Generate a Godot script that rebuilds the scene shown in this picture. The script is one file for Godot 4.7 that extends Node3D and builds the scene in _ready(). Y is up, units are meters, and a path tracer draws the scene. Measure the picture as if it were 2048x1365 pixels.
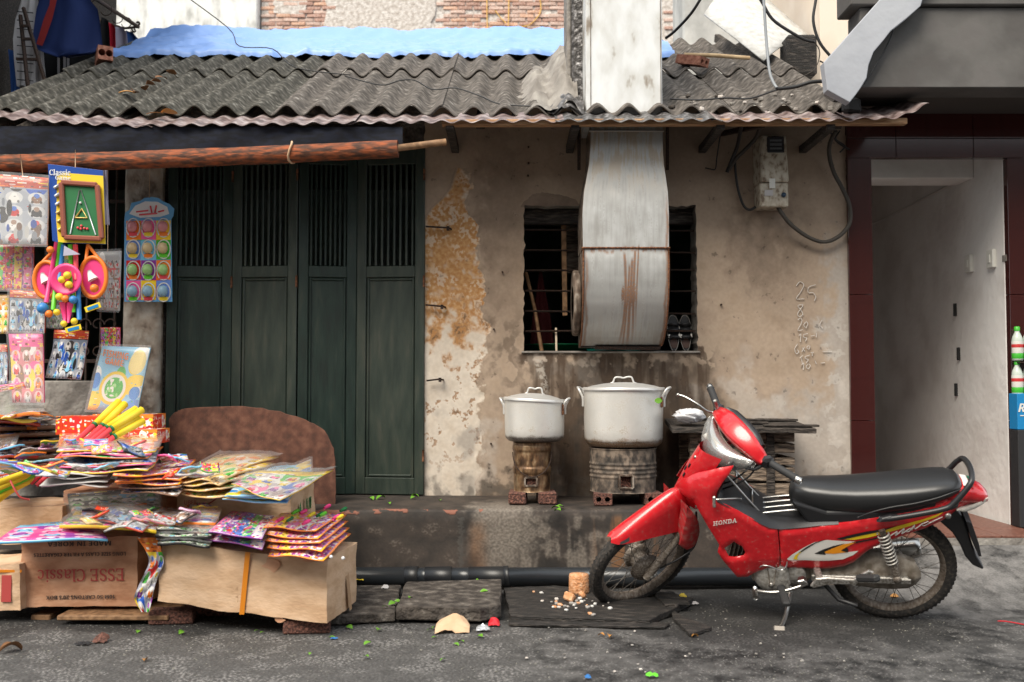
extends Node3D
# An old tiled-and-patched lane house: toy stall, folding doors, duct, soup pots and a parked red motorbike.

const FOCAL := 2000.0                       # focal length in photograph pixels (2048 wide)
const CAM := Vector3(0, 1.08, 6.04)
var pitch := atan(86.0 / 2000.0)
var M := {}                                 # materials
var rng := RandomNumberGenerator.new()

# ---------------------------------------------------------------- positions
func ray(px: float, py: float) -> Vector3:
	var u := (px - 1024.0) / FOCAL
	var v := (682.5 - py) / FOCAL
	return Vector3(u, v * cos(pitch) + sin(pitch), v * sin(pitch) - cos(pitch))

func at(px: float, py: float, z: float) -> Vector3:      # the point of the plane z that lies under a pixel
	var r := ray(px, py)
	return CAM + r * ((z - CAM.z) / r.z)

func on(px: float, py: float, y: float) -> Vector3:      # the point of the level y that lies under a pixel
	var r := ray(px, py)
	return CAM + r * ((y - CAM.y) / r.y)

func pix(p: Vector3) -> Vector2:
	var d := p - CAM
	var fw := d.y * sin(pitch) - d.z * cos(pitch)
	var up := d.y * cos(pitch) + d.z * sin(pitch)
	return Vector2(1024.0 + FOCAL * d.x / fw, 682.5 - FOCAL * up / fw)

# ---------------------------------------------------------------- shapes
class Shape:
	var st := SurfaceTool.new()
	var uv := Vector2.ZERO
	var tint := Color(1, 1, 1)
	func _init() -> void:
		st.begin(Mesh.PRIMITIVE_TRIANGLES)
		st.set_smooth_group(-1)
	func smooth(yes := true) -> Shape:
		st.set_smooth_group(0 if yes else -1)
		return self
	func v(p: Vector3, t := Vector2.ZERO) -> void:
		st.set_uv(t)
		st.set_color(tint)
		st.add_vertex(p)
	func tri(a: Vector3, b: Vector3, c: Vector3, ta := Vector2.ZERO, tb := Vector2.ZERO, tc := Vector2.ZERO) -> void:
		if (b - a).cross(c - a).length_squared() < 1e-16:
			return
		v(a, ta); v(b, tb); v(c, tc)
	func quad(a: Vector3, b: Vector3, c: Vector3, d: Vector3, ta := Vector2(0, 0), tb := Vector2(1, 0), tc := Vector2(1, 1), td := Vector2(0, 1)) -> void:
		tri(a, b, c, ta, tb, tc)
		tri(a, c, d, ta, tc, td)
	func face(p: Array, outward: Vector3, t: Array = []) -> void:      # a convex polygon turned so that it faces outward
		var n: Vector3 = (p[1] - p[0]).cross(p[2] - p[0])
		var turned := n.dot(outward) > 0.0                # front faces run clockwise
		for i in range(1, p.size() - 1):
			var a := 0
			var b := i + 1 if turned else i
			var c := i if turned else i + 1
			if t.size() == p.size():
				tri(p[a], p[b], p[c], t[a], t[b], t[c])
			else:
				tri(p[a], p[b], p[c])
	func box(c: Vector3, size: Vector3, bevel := 0.0, basis := Basis.IDENTITY) -> Shape:
		var h := size * 0.5
		var corner: Array = []
		for i in 8:
			corner.append(Vector3(h.x * (1 if i & 1 else -1), h.y * (1 if i & 2 else -1), h.z * (1 if i & 4 else -1)))
		return hexa_local(corner, c, bevel, basis)
	func hexa_local(corner: Array, c: Vector3, b: float, basis: Basis) -> Shape:
		var mid := Vector3.ZERO
		for p in corner:
			mid += p / 8.0
		var fs := [[0, 2, 6, 4], [1, 5, 7, 3], [0, 4, 5, 1], [2, 3, 7, 6], [0, 1, 3, 2], [4, 6, 7, 5]]
		var inset := {}                              # (face, corner) -> point
		for f in 6:
			var q: Array = fs[f]
			var fc := Vector3.ZERO
			for i in q:
				fc += corner[i] / 4.0
			for k in 4:
				var p: Vector3 = corner[q[k]]
				var e1: Vector3 = corner[q[(k + 1) % 4]] - p
				var e2: Vector3 = corner[q[(k + 3) % 4]] - p
				inset[f * 8 + q[k]] = c + basis * (p + e1.normalized() * minf(b, e1.length() * 0.45) + e2.normalized() * minf(b, e2.length() * 0.45))
			var ring: Array = []
			for i in q:
				ring.append(inset[f * 8 + i])
			face(ring, basis * (fc - mid), [Vector2(0, 0), Vector2(1, 0), Vector2(1, 1), Vector2(0, 1)])
		if b <= 0.0:
			return self
		for f in 6:
			for g in range(f + 1, 6):
				var both: Array = []
				for i in fs[f]:
					if fs[g].has(i):
						both.append(i)
				if both.size() == 2:
					var away: Vector3 = (corner[both[0]] + corner[both[1]]) * 0.5 - mid
					face([inset[f * 8 + both[0]], inset[f * 8 + both[1]], inset[g * 8 + both[1]], inset[g * 8 + both[0]]], basis * away)
		for i in 8:
			var three: Array = []
			for f in 6:
				if fs[f].has(i):
					three.append(inset[f * 8 + i])
			face(three, basis * (corner[i] - mid))
		return self
	func hexa(corner: Array, bevel := 0.0) -> Shape:       # corners: x in bit 0, y in bit 1, z in bit 2
		return hexa_local(corner, Vector3.ZERO, bevel, Basis.IDENTITY)
	func bar(a: Vector3, b: Vector3, w: float, h: float, bevel := 0.0, up := Vector3.UP) -> Shape:
		var z := (b - a).normalized()
		var u := up if absf(z.dot(up)) < 0.98 else Vector3.RIGHT
		var x := u.cross(z).normalized()
		return box((a + b) * 0.5, Vector3(w, h, a.distance_to(b)), bevel, Basis(x, z.cross(x), z))
	func grid(rows: Array, uvs: Array = [], closed := false) -> Shape:       # rows of points
		for i in rows.size() - 1:
			var n: int = rows[i].size()
			for j in (n if closed else n - 1):
				var k := (j + 1) % n
				if uvs.size():
					quad(rows[i][j], rows[i][k], rows[i + 1][k], rows[i + 1][j], uvs[i][j], uvs[i][k], uvs[i + 1][k], uvs[i + 1][j])
				else:
					var w := float(maxi(1, n if closed else n - 1))
					var h := float(maxi(1, rows.size() - 1))
					quad(rows[i][j], rows[i][k], rows[i + 1][k], rows[i + 1][j], Vector2(j / w, i / h), Vector2((j + 1) / w, i / h), Vector2((j + 1) / w, (i + 1) / h), Vector2(j / w, (i + 1) / h))
		return self
	func fan(ring: Array, outward: Vector3) -> Shape:      # cap of a ring around its middle
		var mid := Vector3.ZERO
		for p in ring:
			mid += p / float(ring.size())
		for j in ring.size():
			face([mid, ring[j], ring[(j + 1) % ring.size()]], outward)
		return self
	func tube(path: Array, r, sides := 8, caps := true, up := Vector3.UP, squash := 1.0) -> Shape:
		var rows: Array = []
		var n := path.size()
		var x := Vector3.ZERO
		for i in n:
			var t: Vector3 = (path[mini(i + 1, n - 1)] - path[maxi(i - 1, 0)]).normalized()
			if i == 0:
				x = up.cross(t) if absf(up.dot(t)) < 0.97 else Vector3.RIGHT.cross(t)
			x = (x - t * x.dot(t)).normalized()
			var y := t.cross(x)
			var rad: float = r[i] if r is Array else r
			var ring: Array = []
			for k in sides:
				var a := TAU * k / sides
				ring.append(path[i] + (x * cos(a) + y * sin(a) * squash) * rad)
			rows.append(ring)
		grid(rows, [], true)
		if caps:
			fan(rows[0], path[0] - path[1])
			fan(rows[n - 1], path[n - 1] - path[n - 2])
		return self
	func lathe(profile: Array, sides := 32, origin := Vector3.ZERO, basis := Basis.IDENTITY, wobble = null) -> Shape:   # profile of (radius, height)
		var rows: Array = []
		for i in profile.size():
			var ring: Array = []
			for k in sides:
				var a := TAU * k / sides
				var r: float = profile[i].x
				if wobble != null:
					r *= wobble.call(a, profile[i].y)
				ring.append(origin + basis * Vector3(cos(a) * r, profile[i].y, sin(a) * r))
			rows.append(ring)
		return grid(rows, [], true)
	func loft(rings: Array, caps := true) -> Shape:
		grid(rings, [], true)
		if caps:
			var n := rings.size()
			fan(rings[0], _mid(rings[0]) - _mid(rings[1]))
			fan(rings[n - 1], _mid(rings[n - 1]) - _mid(rings[n - 2]))
		return self
	func _mid(r: Array) -> Vector3:
		var m := Vector3.ZERO
		for p in r:
			m += p / float(r.size())
		return m
	func slab(outline: Array, w0: float, w1: float, b := 0.0, basis := Basis.IDENTITY, origin := Vector3.ZERO) -> Shape:   # a 2D outline given depth from w0 to w1 with eased edges
		var pts := PackedVector2Array(outline)
		if Geometry2D.is_polygon_clockwise(pts):
			pts.reverse()
		var levels: Array = [[w0, 0.0], [w1, 0.0]]
		if b > 0.0:
			levels = [[w0, b], [w0 + b * 0.35, b * 0.35], [w0 + b, 0.0], [w1 - b, 0.0], [w1 - b * 0.35, b * 0.35], [w1, b]]
		var n := pts.size()
		var rows: Array = []
		for l in levels:
			var ring: Array = []
			for i in n:
				var p := pts[i]
				if l[1] > 0.0:
					var e1 := (p - pts[(i + n - 1) % n]).normalized()
					var e2 := (pts[(i + 1) % n] - p).normalized()
					var nn := Vector2(-e1.y - e2.y, e1.x + e2.x)
					if nn.length() > 0.01:
						nn = nn.normalized()
						var k := maxf(0.5, nn.dot(Vector2(-e1.y, e1.x)))
						p += nn * float(l[1]) / k
				ring.append(origin + basis * Vector3(p.x, p.y, l[0]))
			rows.append(ring)
		grid(rows, [], true)
		var idx := Geometry2D.triangulate_polygon(pts)
		for i in range(0, idx.size(), 3):
			face([rows[0][idx[i]], rows[0][idx[i + 1]], rows[0][idx[i + 2]]], basis * Vector3(0, 0, signf(w0 - w1)))
			var last: Array = rows[rows.size() - 1]
			face([last[idx[i]], last[idx[i + 1]], last[idx[i + 2]]], basis * Vector3(0, 0, signf(w1 - w0)))
		return self
	func sheet(p00: Vector3, p10: Vector3, p11: Vector3, p01: Vector3, thick: float, nx := 6, ny := 6, bend = null, rect := Rect2(0, 0, 1, 1)) -> Shape:   # a thin four-cornered sheet with thickness
		var rows: Array = []
		var uvs: Array = []
		var n := (p10 - p00).cross(p01 - p00).normalized()
		for j in ny + 1:
			var row: Array = []
			var ur: Array = []
			for i in nx + 1:
				var u := float(i) / nx
				var w := float(j) / ny
				var p := p00.lerp(p10, u).lerp(p01.lerp(p11, u), w)
				if bend != null:
					p += bend.call(u, w)
				row.append(p)
				ur.append(rect.position + Vector2(u, w) * rect.size)
			rows.append(row)
			uvs.append(ur)
		grid(rows, uvs)
		if thick > 0.0:
			var back: Array = []
			for row in rows:
				var br: Array = []
				for p in row:
					br.append(p + n * thick)
				br.reverse()
				back.append(br)
			var bu: Array = []
			for ur in uvs:
				var q: Array = ur.duplicate()
				q.reverse()
				bu.append(q)
			grid(back, bu)
			var rim_a: Array = []
			var rim_b: Array = []
			for i in nx + 1:
				rim_a.append(rows[0][i]); rim_b.append(back[0][nx - i])
			for j in range(1, ny + 1):
				rim_a.append(rows[j][nx]); rim_b.append(back[j][0])
			for i in range(nx - 1, -1, -1):
				rim_a.append(rows[ny][i]); rim_b.append(back[ny][nx - i])
			for j in range(ny - 1, 0, -1):
				rim_a.append(rows[j][0]); rim_b.append(back[j][nx])
			var c: Vector2 = rect.position + rect.size * 0.02
			for i in rim_a.size():
				var k := (i + 1) % rim_a.size()
				quad(rim_a[k], rim_a[i], rim_b[i], rim_b[k], c, c, c, c)
		return self
	func mesh() -> ArrayMesh:
		st.generate_normals()
		return st.commit()

func S() -> Shape:
	return Shape.new()

# ---------------------------------------------------------------- objects
var taken := {}
func numbered(called: String) -> String:
	var n: int = taken.get(called, 0)
	taken[called] = n + 1
	return called if n == 0 else "%s_%03d" % [called, n]

func part(called: String, s, m: Material, parent: Node, where := Transform3D.IDENTITY) -> MeshInstance3D:
	var o := MeshInstance3D.new()
	o.name = called
	o.mesh = s.mesh() if s is Shape else s
	o.material_override = null
	for i in o.mesh.get_surface_count():
		o.set_surface_override_material(i, m)
	o.transform = where
	parent.add_child(o, true)
	return o

func tag(o: Node, label: String, category: String, group := "") -> void:
	o.set_meta("label", label)
	o.set_meta("category", category)
	if group != "":
		o.set_meta("group", group)

func thing(called: String, label: String, category: String, where := Vector3.ZERO, group := "") -> Node3D:
	var o := Node3D.new()
	o.name = numbered(called)
	add_child(o)
	o.position = where
	tag(o, label, category, group)
	return o

func single(called: String, s, m: Material, label: String, category: String, group := "", where := Transform3D.IDENTITY) -> MeshInstance3D:
	var o := part(numbered(called), s, m, self, where)
	tag(o, label, category, group)
	return o

func setting(called: String, s, m: Material) -> MeshInstance3D:
	var o := part(called, s, m, self)
	o.set_meta("kind", "structure")
	return o

# ---------------------------------------------------------------- materials
func lin(r: float, g: float, b: float, a := 1.0) -> Color:
	var c := Color(r, g, b).linear_to_srgb()
	c.a = a
	return c

func mat(called: String, c: Color, rough := 0.8, metal := 0.0) -> StandardMaterial3D:
	var m := StandardMaterial3D.new()
	m.resource_name = called
	m.albedo_color = c
	m.roughness = rough
	m.metallic = metal
	m.cull_mode = BaseMaterial3D.CULL_DISABLED
	M[called] = m
	return m

func noise(freq: float, octaves := 4, sd := 1, kind := FastNoiseLite.TYPE_SIMPLEX_SMOOTH) -> FastNoiseLite:
	var n := FastNoiseLite.new()
	n.seed = sd
	n.frequency = freq
	n.noise_type = kind
	n.fractal_octaves = octaves
	n.fractal_type = FastNoiseLite.FRACTAL_FBM if octaves > 1 else FastNoiseLite.FRACTAL_NONE
	return n

func noise_tex(n: FastNoiseLite, stops: Array, size := 512) -> NoiseTexture2D:      # stops: [offset, linear colour]
	var g := Gradient.new()
	var off := PackedFloat32Array()
	var col := PackedColorArray()
	for s in stops:
		off.append(s[0])
		col.append(s[1])
	g.offsets = off
	g.colors = col
	var t := NoiseTexture2D.new()
	t.width = size
	t.height = size
	t.seamless = true
	t.noise = n
	t.color_ramp = g
	return t

func grunge(called: String, stops: Array, freq: float, scale: Vector3, rough := 0.85, metal := 0.0, bump := 0.0, sd := 1, world := true, octaves := 5) -> StandardMaterial3D:   # a triplanar noise material
	var m := mat(called, Color.WHITE, rough, metal)
	m.albedo_texture = noise_tex(noise(freq, octaves, sd), stops)
	m.uv1_triplanar = true
	m.uv1_world_triplanar = world
	m.uv1_scale = scale
	if bump > 0.0:
		m.heightmap_enabled = true
		if shared_bump == null:
			shared_bump = noise_tex(noise(0.045, 5, 7), [[0.2, Color.BLACK], [0.8, Color.WHITE]])
		m.heightmap_texture = shared_bump
		m.heightmap_scale = bump
	return m

var shared_bump: NoiseTexture2D = null
func bytes_of(n: FastNoiseLite, w: int, h: int) -> PackedByteArray:
	var im := n.get_image(w, h, false, false, false)
	im.convert(Image.FORMAT_L8)
	return im.get_data()

func picture(w: int, h: int, paint: Callable) -> ImageTexture:      # paint(x, y) gives a linear colour
	var data := PackedByteArray()
	data.resize(w * h * 3)
	var k := 0
	for y in h:
		for x in w:
			var c: Color = paint.call(x, y)
			c = c.linear_to_srgb()
			data[k] = clampi(int(c.r * 255.0), 0, 255)
			data[k + 1] = clampi(int(c.g * 255.0), 0, 255)
			data[k + 2] = clampi(int(c.b * 255.0), 0, 255)
			k += 3
	return ImageTexture.create_from_image(Image.create_from_data(w, h, false, Image.FORMAT_RGB8, data))

func ss(a: float, b: float, x: float) -> float:
	return smoothstep(a, b, x)

func curve(pts: Array, per := 6) -> Array:       # a smooth path through points
	var out: Array = []
	for i in pts.size() - 1:
		var a = pts[maxi(i - 1, 0)]
		var d = pts[mini(i + 2, pts.size() - 1)]
		for k in per:
			out.append(pts[i].cubic_interpolate(pts[i + 1], a, d, float(k) / per))
	out.append(pts[pts.size() - 1])
	return out

func letters(text: String, height: float, depth: float, font_name := "Droid Sans", weight := 400) -> TextMesh:
	var f := SystemFont.new()
	f.font_names = PackedStringArray([font_name])
	f.font_weight = weight
	var t := TextMesh.new()
	t.text = text
	t.font = f
	t.font_size = 48
	t.pixel_size = height / 35.0
	t.depth = depth
	t.curve_step = 2.0
	return t

func _ready() -> void:
	rng.seed = 77
	# ---- camera
	var cam := Camera3D.new()
	cam.name = "camera"
	add_child(cam)
	cam.position = CAM
	cam.rotation.x = pitch
	cam.fov = rad_to_deg(2.0 * atan(682.5 / FOCAL))
	cam.near = 0.05
	cam.far = 400.0
	cam.current = true
	var lens := CameraAttributesPhysical.new()            # a fast wide-angle lens focused on the wall
	lens.frustum_focal_length = 24.0 / (2.0 * 682.5 / FOCAL)
	lens.exposure_aperture = 2.4
	lens.frustum_focus_distance = 5.6
	lens.frustum_near = 0.05
	lens.frustum_far = 400.0
	cam.attributes = lens
	# ---- sky, exposure
	var we := WorldEnvironment.new()
	we.name = "environment"
	var env := Environment.new()
	env.background_mode = Environment.BG_SKY
	var sky := Sky.new()
	var air := ProceduralSkyMaterial.new()
	air.sky_top_color = Color(0.80, 0.83, 0.86)
	air.sky_horizon_color = Color(0.90, 0.91, 0.92)
	air.sky_curve = 0.2
	air.ground_bottom_color = Color(0.35, 0.34, 0.33)
	air.ground_horizon_color = Color(0.6, 0.6, 0.6)
	air.sun_angle_max = 1.0
	sky.sky_material = air
	env.sky = sky
	env.ambient_light_source = Environment.AMBIENT_SOURCE_SKY
	env.tonemap_mode = Environment.TONE_MAPPER_LINEAR
	env.tonemap_exposure = 3.25
	env.background_energy_multiplier = 0.62
	env.sdfgi_enabled = true
	env.ssao_enabled = true
	env.ssil_enabled = true
	we.environment = env
	add_child(we)
	# ---- sun behind a bright overcast, high over the lane and a little to the left of the camera
	var sun := DirectionalLight3D.new()
	sun.name = "sun"
	add_child(sun)
	sun.look_at_from_position(Vector3(-4.5, 10.0, 7.0), Vector3(0, 0, 0))
	sun.light_energy = 0.5
	sun.light_color = Color(1.0, 0.97, 0.92)
	sun.light_angular_distance = 35.0
	sun.shadow_enabled = true
	materials()
	street()
	right_house()
	old_house()
	backdrop()
	opposite()
	roof_things()
	duct()
	wall_things()
	window_things()
	kitchen()
	gutter()
	motorbike()
	stall()
	hanging()
	litter()

# ---------------------------------------------------------------- shared materials
func materials() -> void:
	grunge("cement", [[0.25, lin(0.16, 0.145, 0.13)], [0.5, lin(0.24, 0.22, 0.2)], [0.75, lin(0.33, 0.31, 0.28)]], 0.012, Vector3(0.9, 0.9, 0.9), 0.95, 0.0, 0.35, 3)
	grunge("cement_dark", [[0.25, lin(0.03, 0.024, 0.02)], [0.5, lin(0.062, 0.051, 0.043)], [0.72, lin(0.105, 0.09, 0.077)], [0.85, lin(0.16, 0.14, 0.12)]], 0.014, Vector3(1.5, 1.5, 1.5), 0.9, 0.0, 0.5, 4)
	grunge("whitewash", [[0.3, lin(0.5, 0.48, 0.45)], [0.5, lin(0.64, 0.625, 0.6)], [0.8, lin(0.72, 0.71, 0.69)]], 0.008, Vector3(0.6, 0.6, 0.6), 0.95, 0.0, 0.2, 5)
	grunge("passage_white", [[0.25, lin(0.66, 0.63, 0.6)], [0.5, lin(0.75, 0.725, 0.7)], [0.8, lin(0.79, 0.775, 0.75)]], 0.006, Vector3(0.5, 0.5, 0.5), 0.9, 0.0, 0.15, 6)
	grunge("room_wall", [[0.3, lin(0.12, 0.16, 0.14)], [0.7, lin(0.2, 0.25, 0.22)]], 0.01, Vector3(0.6, 0.6, 0.6), 0.9, 0.0, 0.0, 7)
	var g := grunge("granite", [[0.3, lin(0.02, 0.003, 0.003)], [0.5, lin(0.04, 0.007, 0.006)], [0.62, lin(0.06, 0.012, 0.01)], [0.8, lin(0.1, 0.026, 0.02)]], 0.2, Vector3(2.2, 2.2, 2.2), 0.12, 0.0, 0.0, 8)
	g.clearcoat_enabled = true
	g.clearcoat = 0.4
	g.clearcoat_roughness = 0.05
	grunge("asbestos", [[0.15, lin(0.036, 0.031, 0.026)], [0.4, lin(0.075, 0.064, 0.055)], [0.6, lin(0.11, 0.095, 0.083)], [0.78, lin(0.15, 0.133, 0.118)], [0.9, lin(0.28, 0.265, 0.24)]], 0.03, Vector3(1.1, 1.1, 1.1), 0.95, 0.0, 0.03, 9)
	grunge("asbestos_mossy", [[0.15, lin(0.016, 0.015, 0.01)], [0.42, lin(0.042, 0.039, 0.03)], [0.62, lin(0.07, 0.064, 0.052)], [0.76, lin(0.11, 0.103, 0.088)], [0.9, lin(0.22, 0.215, 0.19)]], 0.035, Vector3(1.1, 1.1, 1.1), 0.95, 0.0, 0.03, 10)
	grunge("eave_metal", [[0.2, lin(0.09, 0.06, 0.055)], [0.45, lin(0.2, 0.145, 0.138)], [0.65, lin(0.28, 0.22, 0.21)], [0.85, lin(0.42, 0.37, 0.36)]], 0.02, Vector3(0.9, 0.9, 0.9), 0.5, 0.15, 0.1, 11)
	grunge("soot_metal", [[0.2, lin(0.02, 0.018, 0.017)], [0.5, lin(0.06, 0.055, 0.052)], [0.7, lin(0.2, 0.19, 0.19)], [0.85, lin(0.38, 0.37, 0.37)]], 0.03, Vector3(1.5, 1.5, 1.5), 0.5, 0.2, 0.3, 12)
	grunge("old_wood", [[0.25, lin(0.05, 0.035, 0.026)], [0.5, lin(0.13, 0.098, 0.075)], [0.75, lin(0.22, 0.175, 0.14)]], 0.02, Vector3(0.8, 5.0, 5.0), 0.85, 0.0, 0.3, 13)
	grunge("dark_wood", [[0.25, lin(0.014, 0.011, 0.009)], [0.5, lin(0.036, 0.028, 0.023)], [0.75, lin(0.085, 0.07, 0.058)]], 0.02, Vector3(0.8, 5.0, 5.0), 0.85, 0.0, 0.4, 14)
	grunge("raw_wood", [[0.3, lin(0.28, 0.15, 0.075)], [0.6, lin(0.4, 0.23, 0.12)], [0.8, lin(0.5, 0.32, 0.18)]], 0.015, Vector3(0.7, 5.0, 5.0), 0.8, 0.0, 0.1, 15)
	grunge("bamboo", [[0.3, lin(0.45, 0.31, 0.17)], [0.7, lin(0.62, 0.47, 0.28)]], 0.02, Vector3(1, 1, 1), 0.6, 0.0, 0.0, 16)
	grunge("stick_wood", [[0.3, lin(0.16, 0.085, 0.04)], [0.7, lin(0.3, 0.17, 0.085)]], 0.02, Vector3(2, 2, 2), 0.7, 0.0, 0.0, 17)
	grunge("brick", [[0.2, lin(0.2, 0.075, 0.05)], [0.5, lin(0.36, 0.155, 0.105)], [0.8, lin(0.5, 0.25, 0.18)]], 0.03, Vector3(2, 2, 2), 0.95, 0.0, 0.2, 18)
	grunge("brick_pale", [[0.2, lin(0.34, 0.19, 0.145)], [0.5, lin(0.47, 0.29, 0.23)], [0.8, lin(0.58, 0.42, 0.36)]], 0.03, Vector3(2, 2, 2), 0.95, 0.0, 0.2, 19)
	grunge("brick_sooty", [[0.25, lin(0.04, 0.02, 0.016)], [0.5, lin(0.12, 0.05, 0.036)], [0.8, lin(0.24, 0.11, 0.08)]], 0.04, Vector3(3, 3, 3), 0.95, 0.0, 0.3, 20)
	grunge("mortar", [[0.2, lin(0.42, 0.37, 0.33)], [0.5, lin(0.56, 0.51, 0.47)], [0.8, lin(0.66, 0.62, 0.58)]], 0.02, Vector3(1.2, 1.2, 1.2), 0.95, 0.0, 0.5, 21)
	grunge("cardboard", [[0.2, lin(0.47, 0.3, 0.175)], [0.5, lin(0.58, 0.39, 0.245)], [0.8, lin(0.64, 0.45, 0.3)]], 0.009, Vector3(1.1, 2.2, 1.1), 0.85, 0.0, 0.12, 22)
	grunge("cardboard_red", [[0.2, lin(0.43, 0.21, 0.115)], [0.5, lin(0.54, 0.285, 0.165)], [0.8, lin(0.6, 0.34, 0.21)]], 0.009, Vector3(1.2, 2.4, 1.2), 0.8, 0.0, 0.1, 23)
	grunge("iron", [[0.2, lin(0.012, 0.008, 0.007)], [0.55, lin(0.035, 0.022, 0.017)], [0.8, lin(0.11, 0.05, 0.028)]], 0.04, Vector3(4, 4, 4), 0.75, 0.3, 0.0, 24)
	grunge("rust", [[0.2, lin(0.05, 0.02, 0.012)], [0.5, lin(0.15, 0.06, 0.028)], [0.8, lin(0.28, 0.13, 0.06)]], 0.04, Vector3(3, 3, 3), 0.85, 0.2, 0.1, 25)
	grunge("roller", [[0.25, lin(0.045, 0.018, 0.01)], [0.45, lin(0.1, 0.036, 0.017)], [0.6, lin(0.24, 0.062, 0.02)], [0.85, lin(0.36, 0.085, 0.022)]], 0.03, Vector3(0.6, 2.5, 2.5), 0.8, 0.0, 0.2, 26)
	grunge("navy_sheet", [[0.3, lin(0.003, 0.004, 0.008)], [0.7, lin(0.007, 0.01, 0.022)]], 0.02, Vector3(1, 3, 1), 0.95, 0.0, 0.0, 27)  # near black: the shade under the eave is put into the colour
	grunge("old_green", [[0.2, lin(0.007, 0.015, 0.0115)], [0.45, lin(0.0095, 0.022, 0.0165)], [0.65, lin(0.0125, 0.026, 0.02)], [0.85, lin(0.024, 0.034, 0.025)]], 0.01, Vector3(2.6, 0.5, 2.6), 0.45, 0.0, 0.06, 28)
	grunge("old_green_lit", [[0.2, lin(0.014, 0.024, 0.018)], [0.45, lin(0.022, 0.033, 0.025)], [0.65, lin(0.029, 0.039, 0.029)], [0.85, lin(0.045, 0.05, 0.038)]], 0.01, Vector3(2.6, 0.5, 2.6), 0.45, 0.0, 0.06, 29)  # lighter copy of the door green, for leaves turned to the light
	for k in ["asbestos", "asbestos_mossy", "eave_metal"]:
		M[k].uv1_triplanar = false
		M[k].uv1_scale = Vector3.ONE
	mat("black", lin(0.012, 0.012, 0.013), 0.6)
	mat("black_cable", lin(0.016, 0.016, 0.017), 0.5)
	mat("grey_cable", lin(0.28, 0.3, 0.32), 0.5)
	mat("brown_cable", lin(0.05, 0.042, 0.034), 0.7)
	mat("white_plastic", lin(0.66, 0.65, 0.6), 0.35)
	mat("pipe_grey", lin(0.02, 0.023, 0.027), 0.3)
	mat("pipe_dark", lin(0.013, 0.014, 0.016), 0.4)
	mat("leaf_green", lin(0.12, 0.3, 0.02), 0.5)
	grunge("charred", [[0.3, lin(0.008, 0.007, 0.006)], [0.6, lin(0.022, 0.018, 0.016)], [0.8, lin(0.07, 0.058, 0.05)]], 0.02, Vector3(0.8, 5.0, 5.0), 0.75, 0.0, 0.4, 39)
	mat("leaf_dry", lin(0.42, 0.2, 0.05), 0.7)
	mat("leaf_brown", lin(0.2, 0.09, 0.035), 0.8)
	toy_prints()

# ---------------------------------------------------------------- ground
func ground_y(x: float, z: float) -> float:
	var ramp := ss(1.75, 2.25, x) * (1.0 - ss(0.42, 1.25, z)) * 0.205      # the slope up to the passage door
	return ramp

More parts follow.
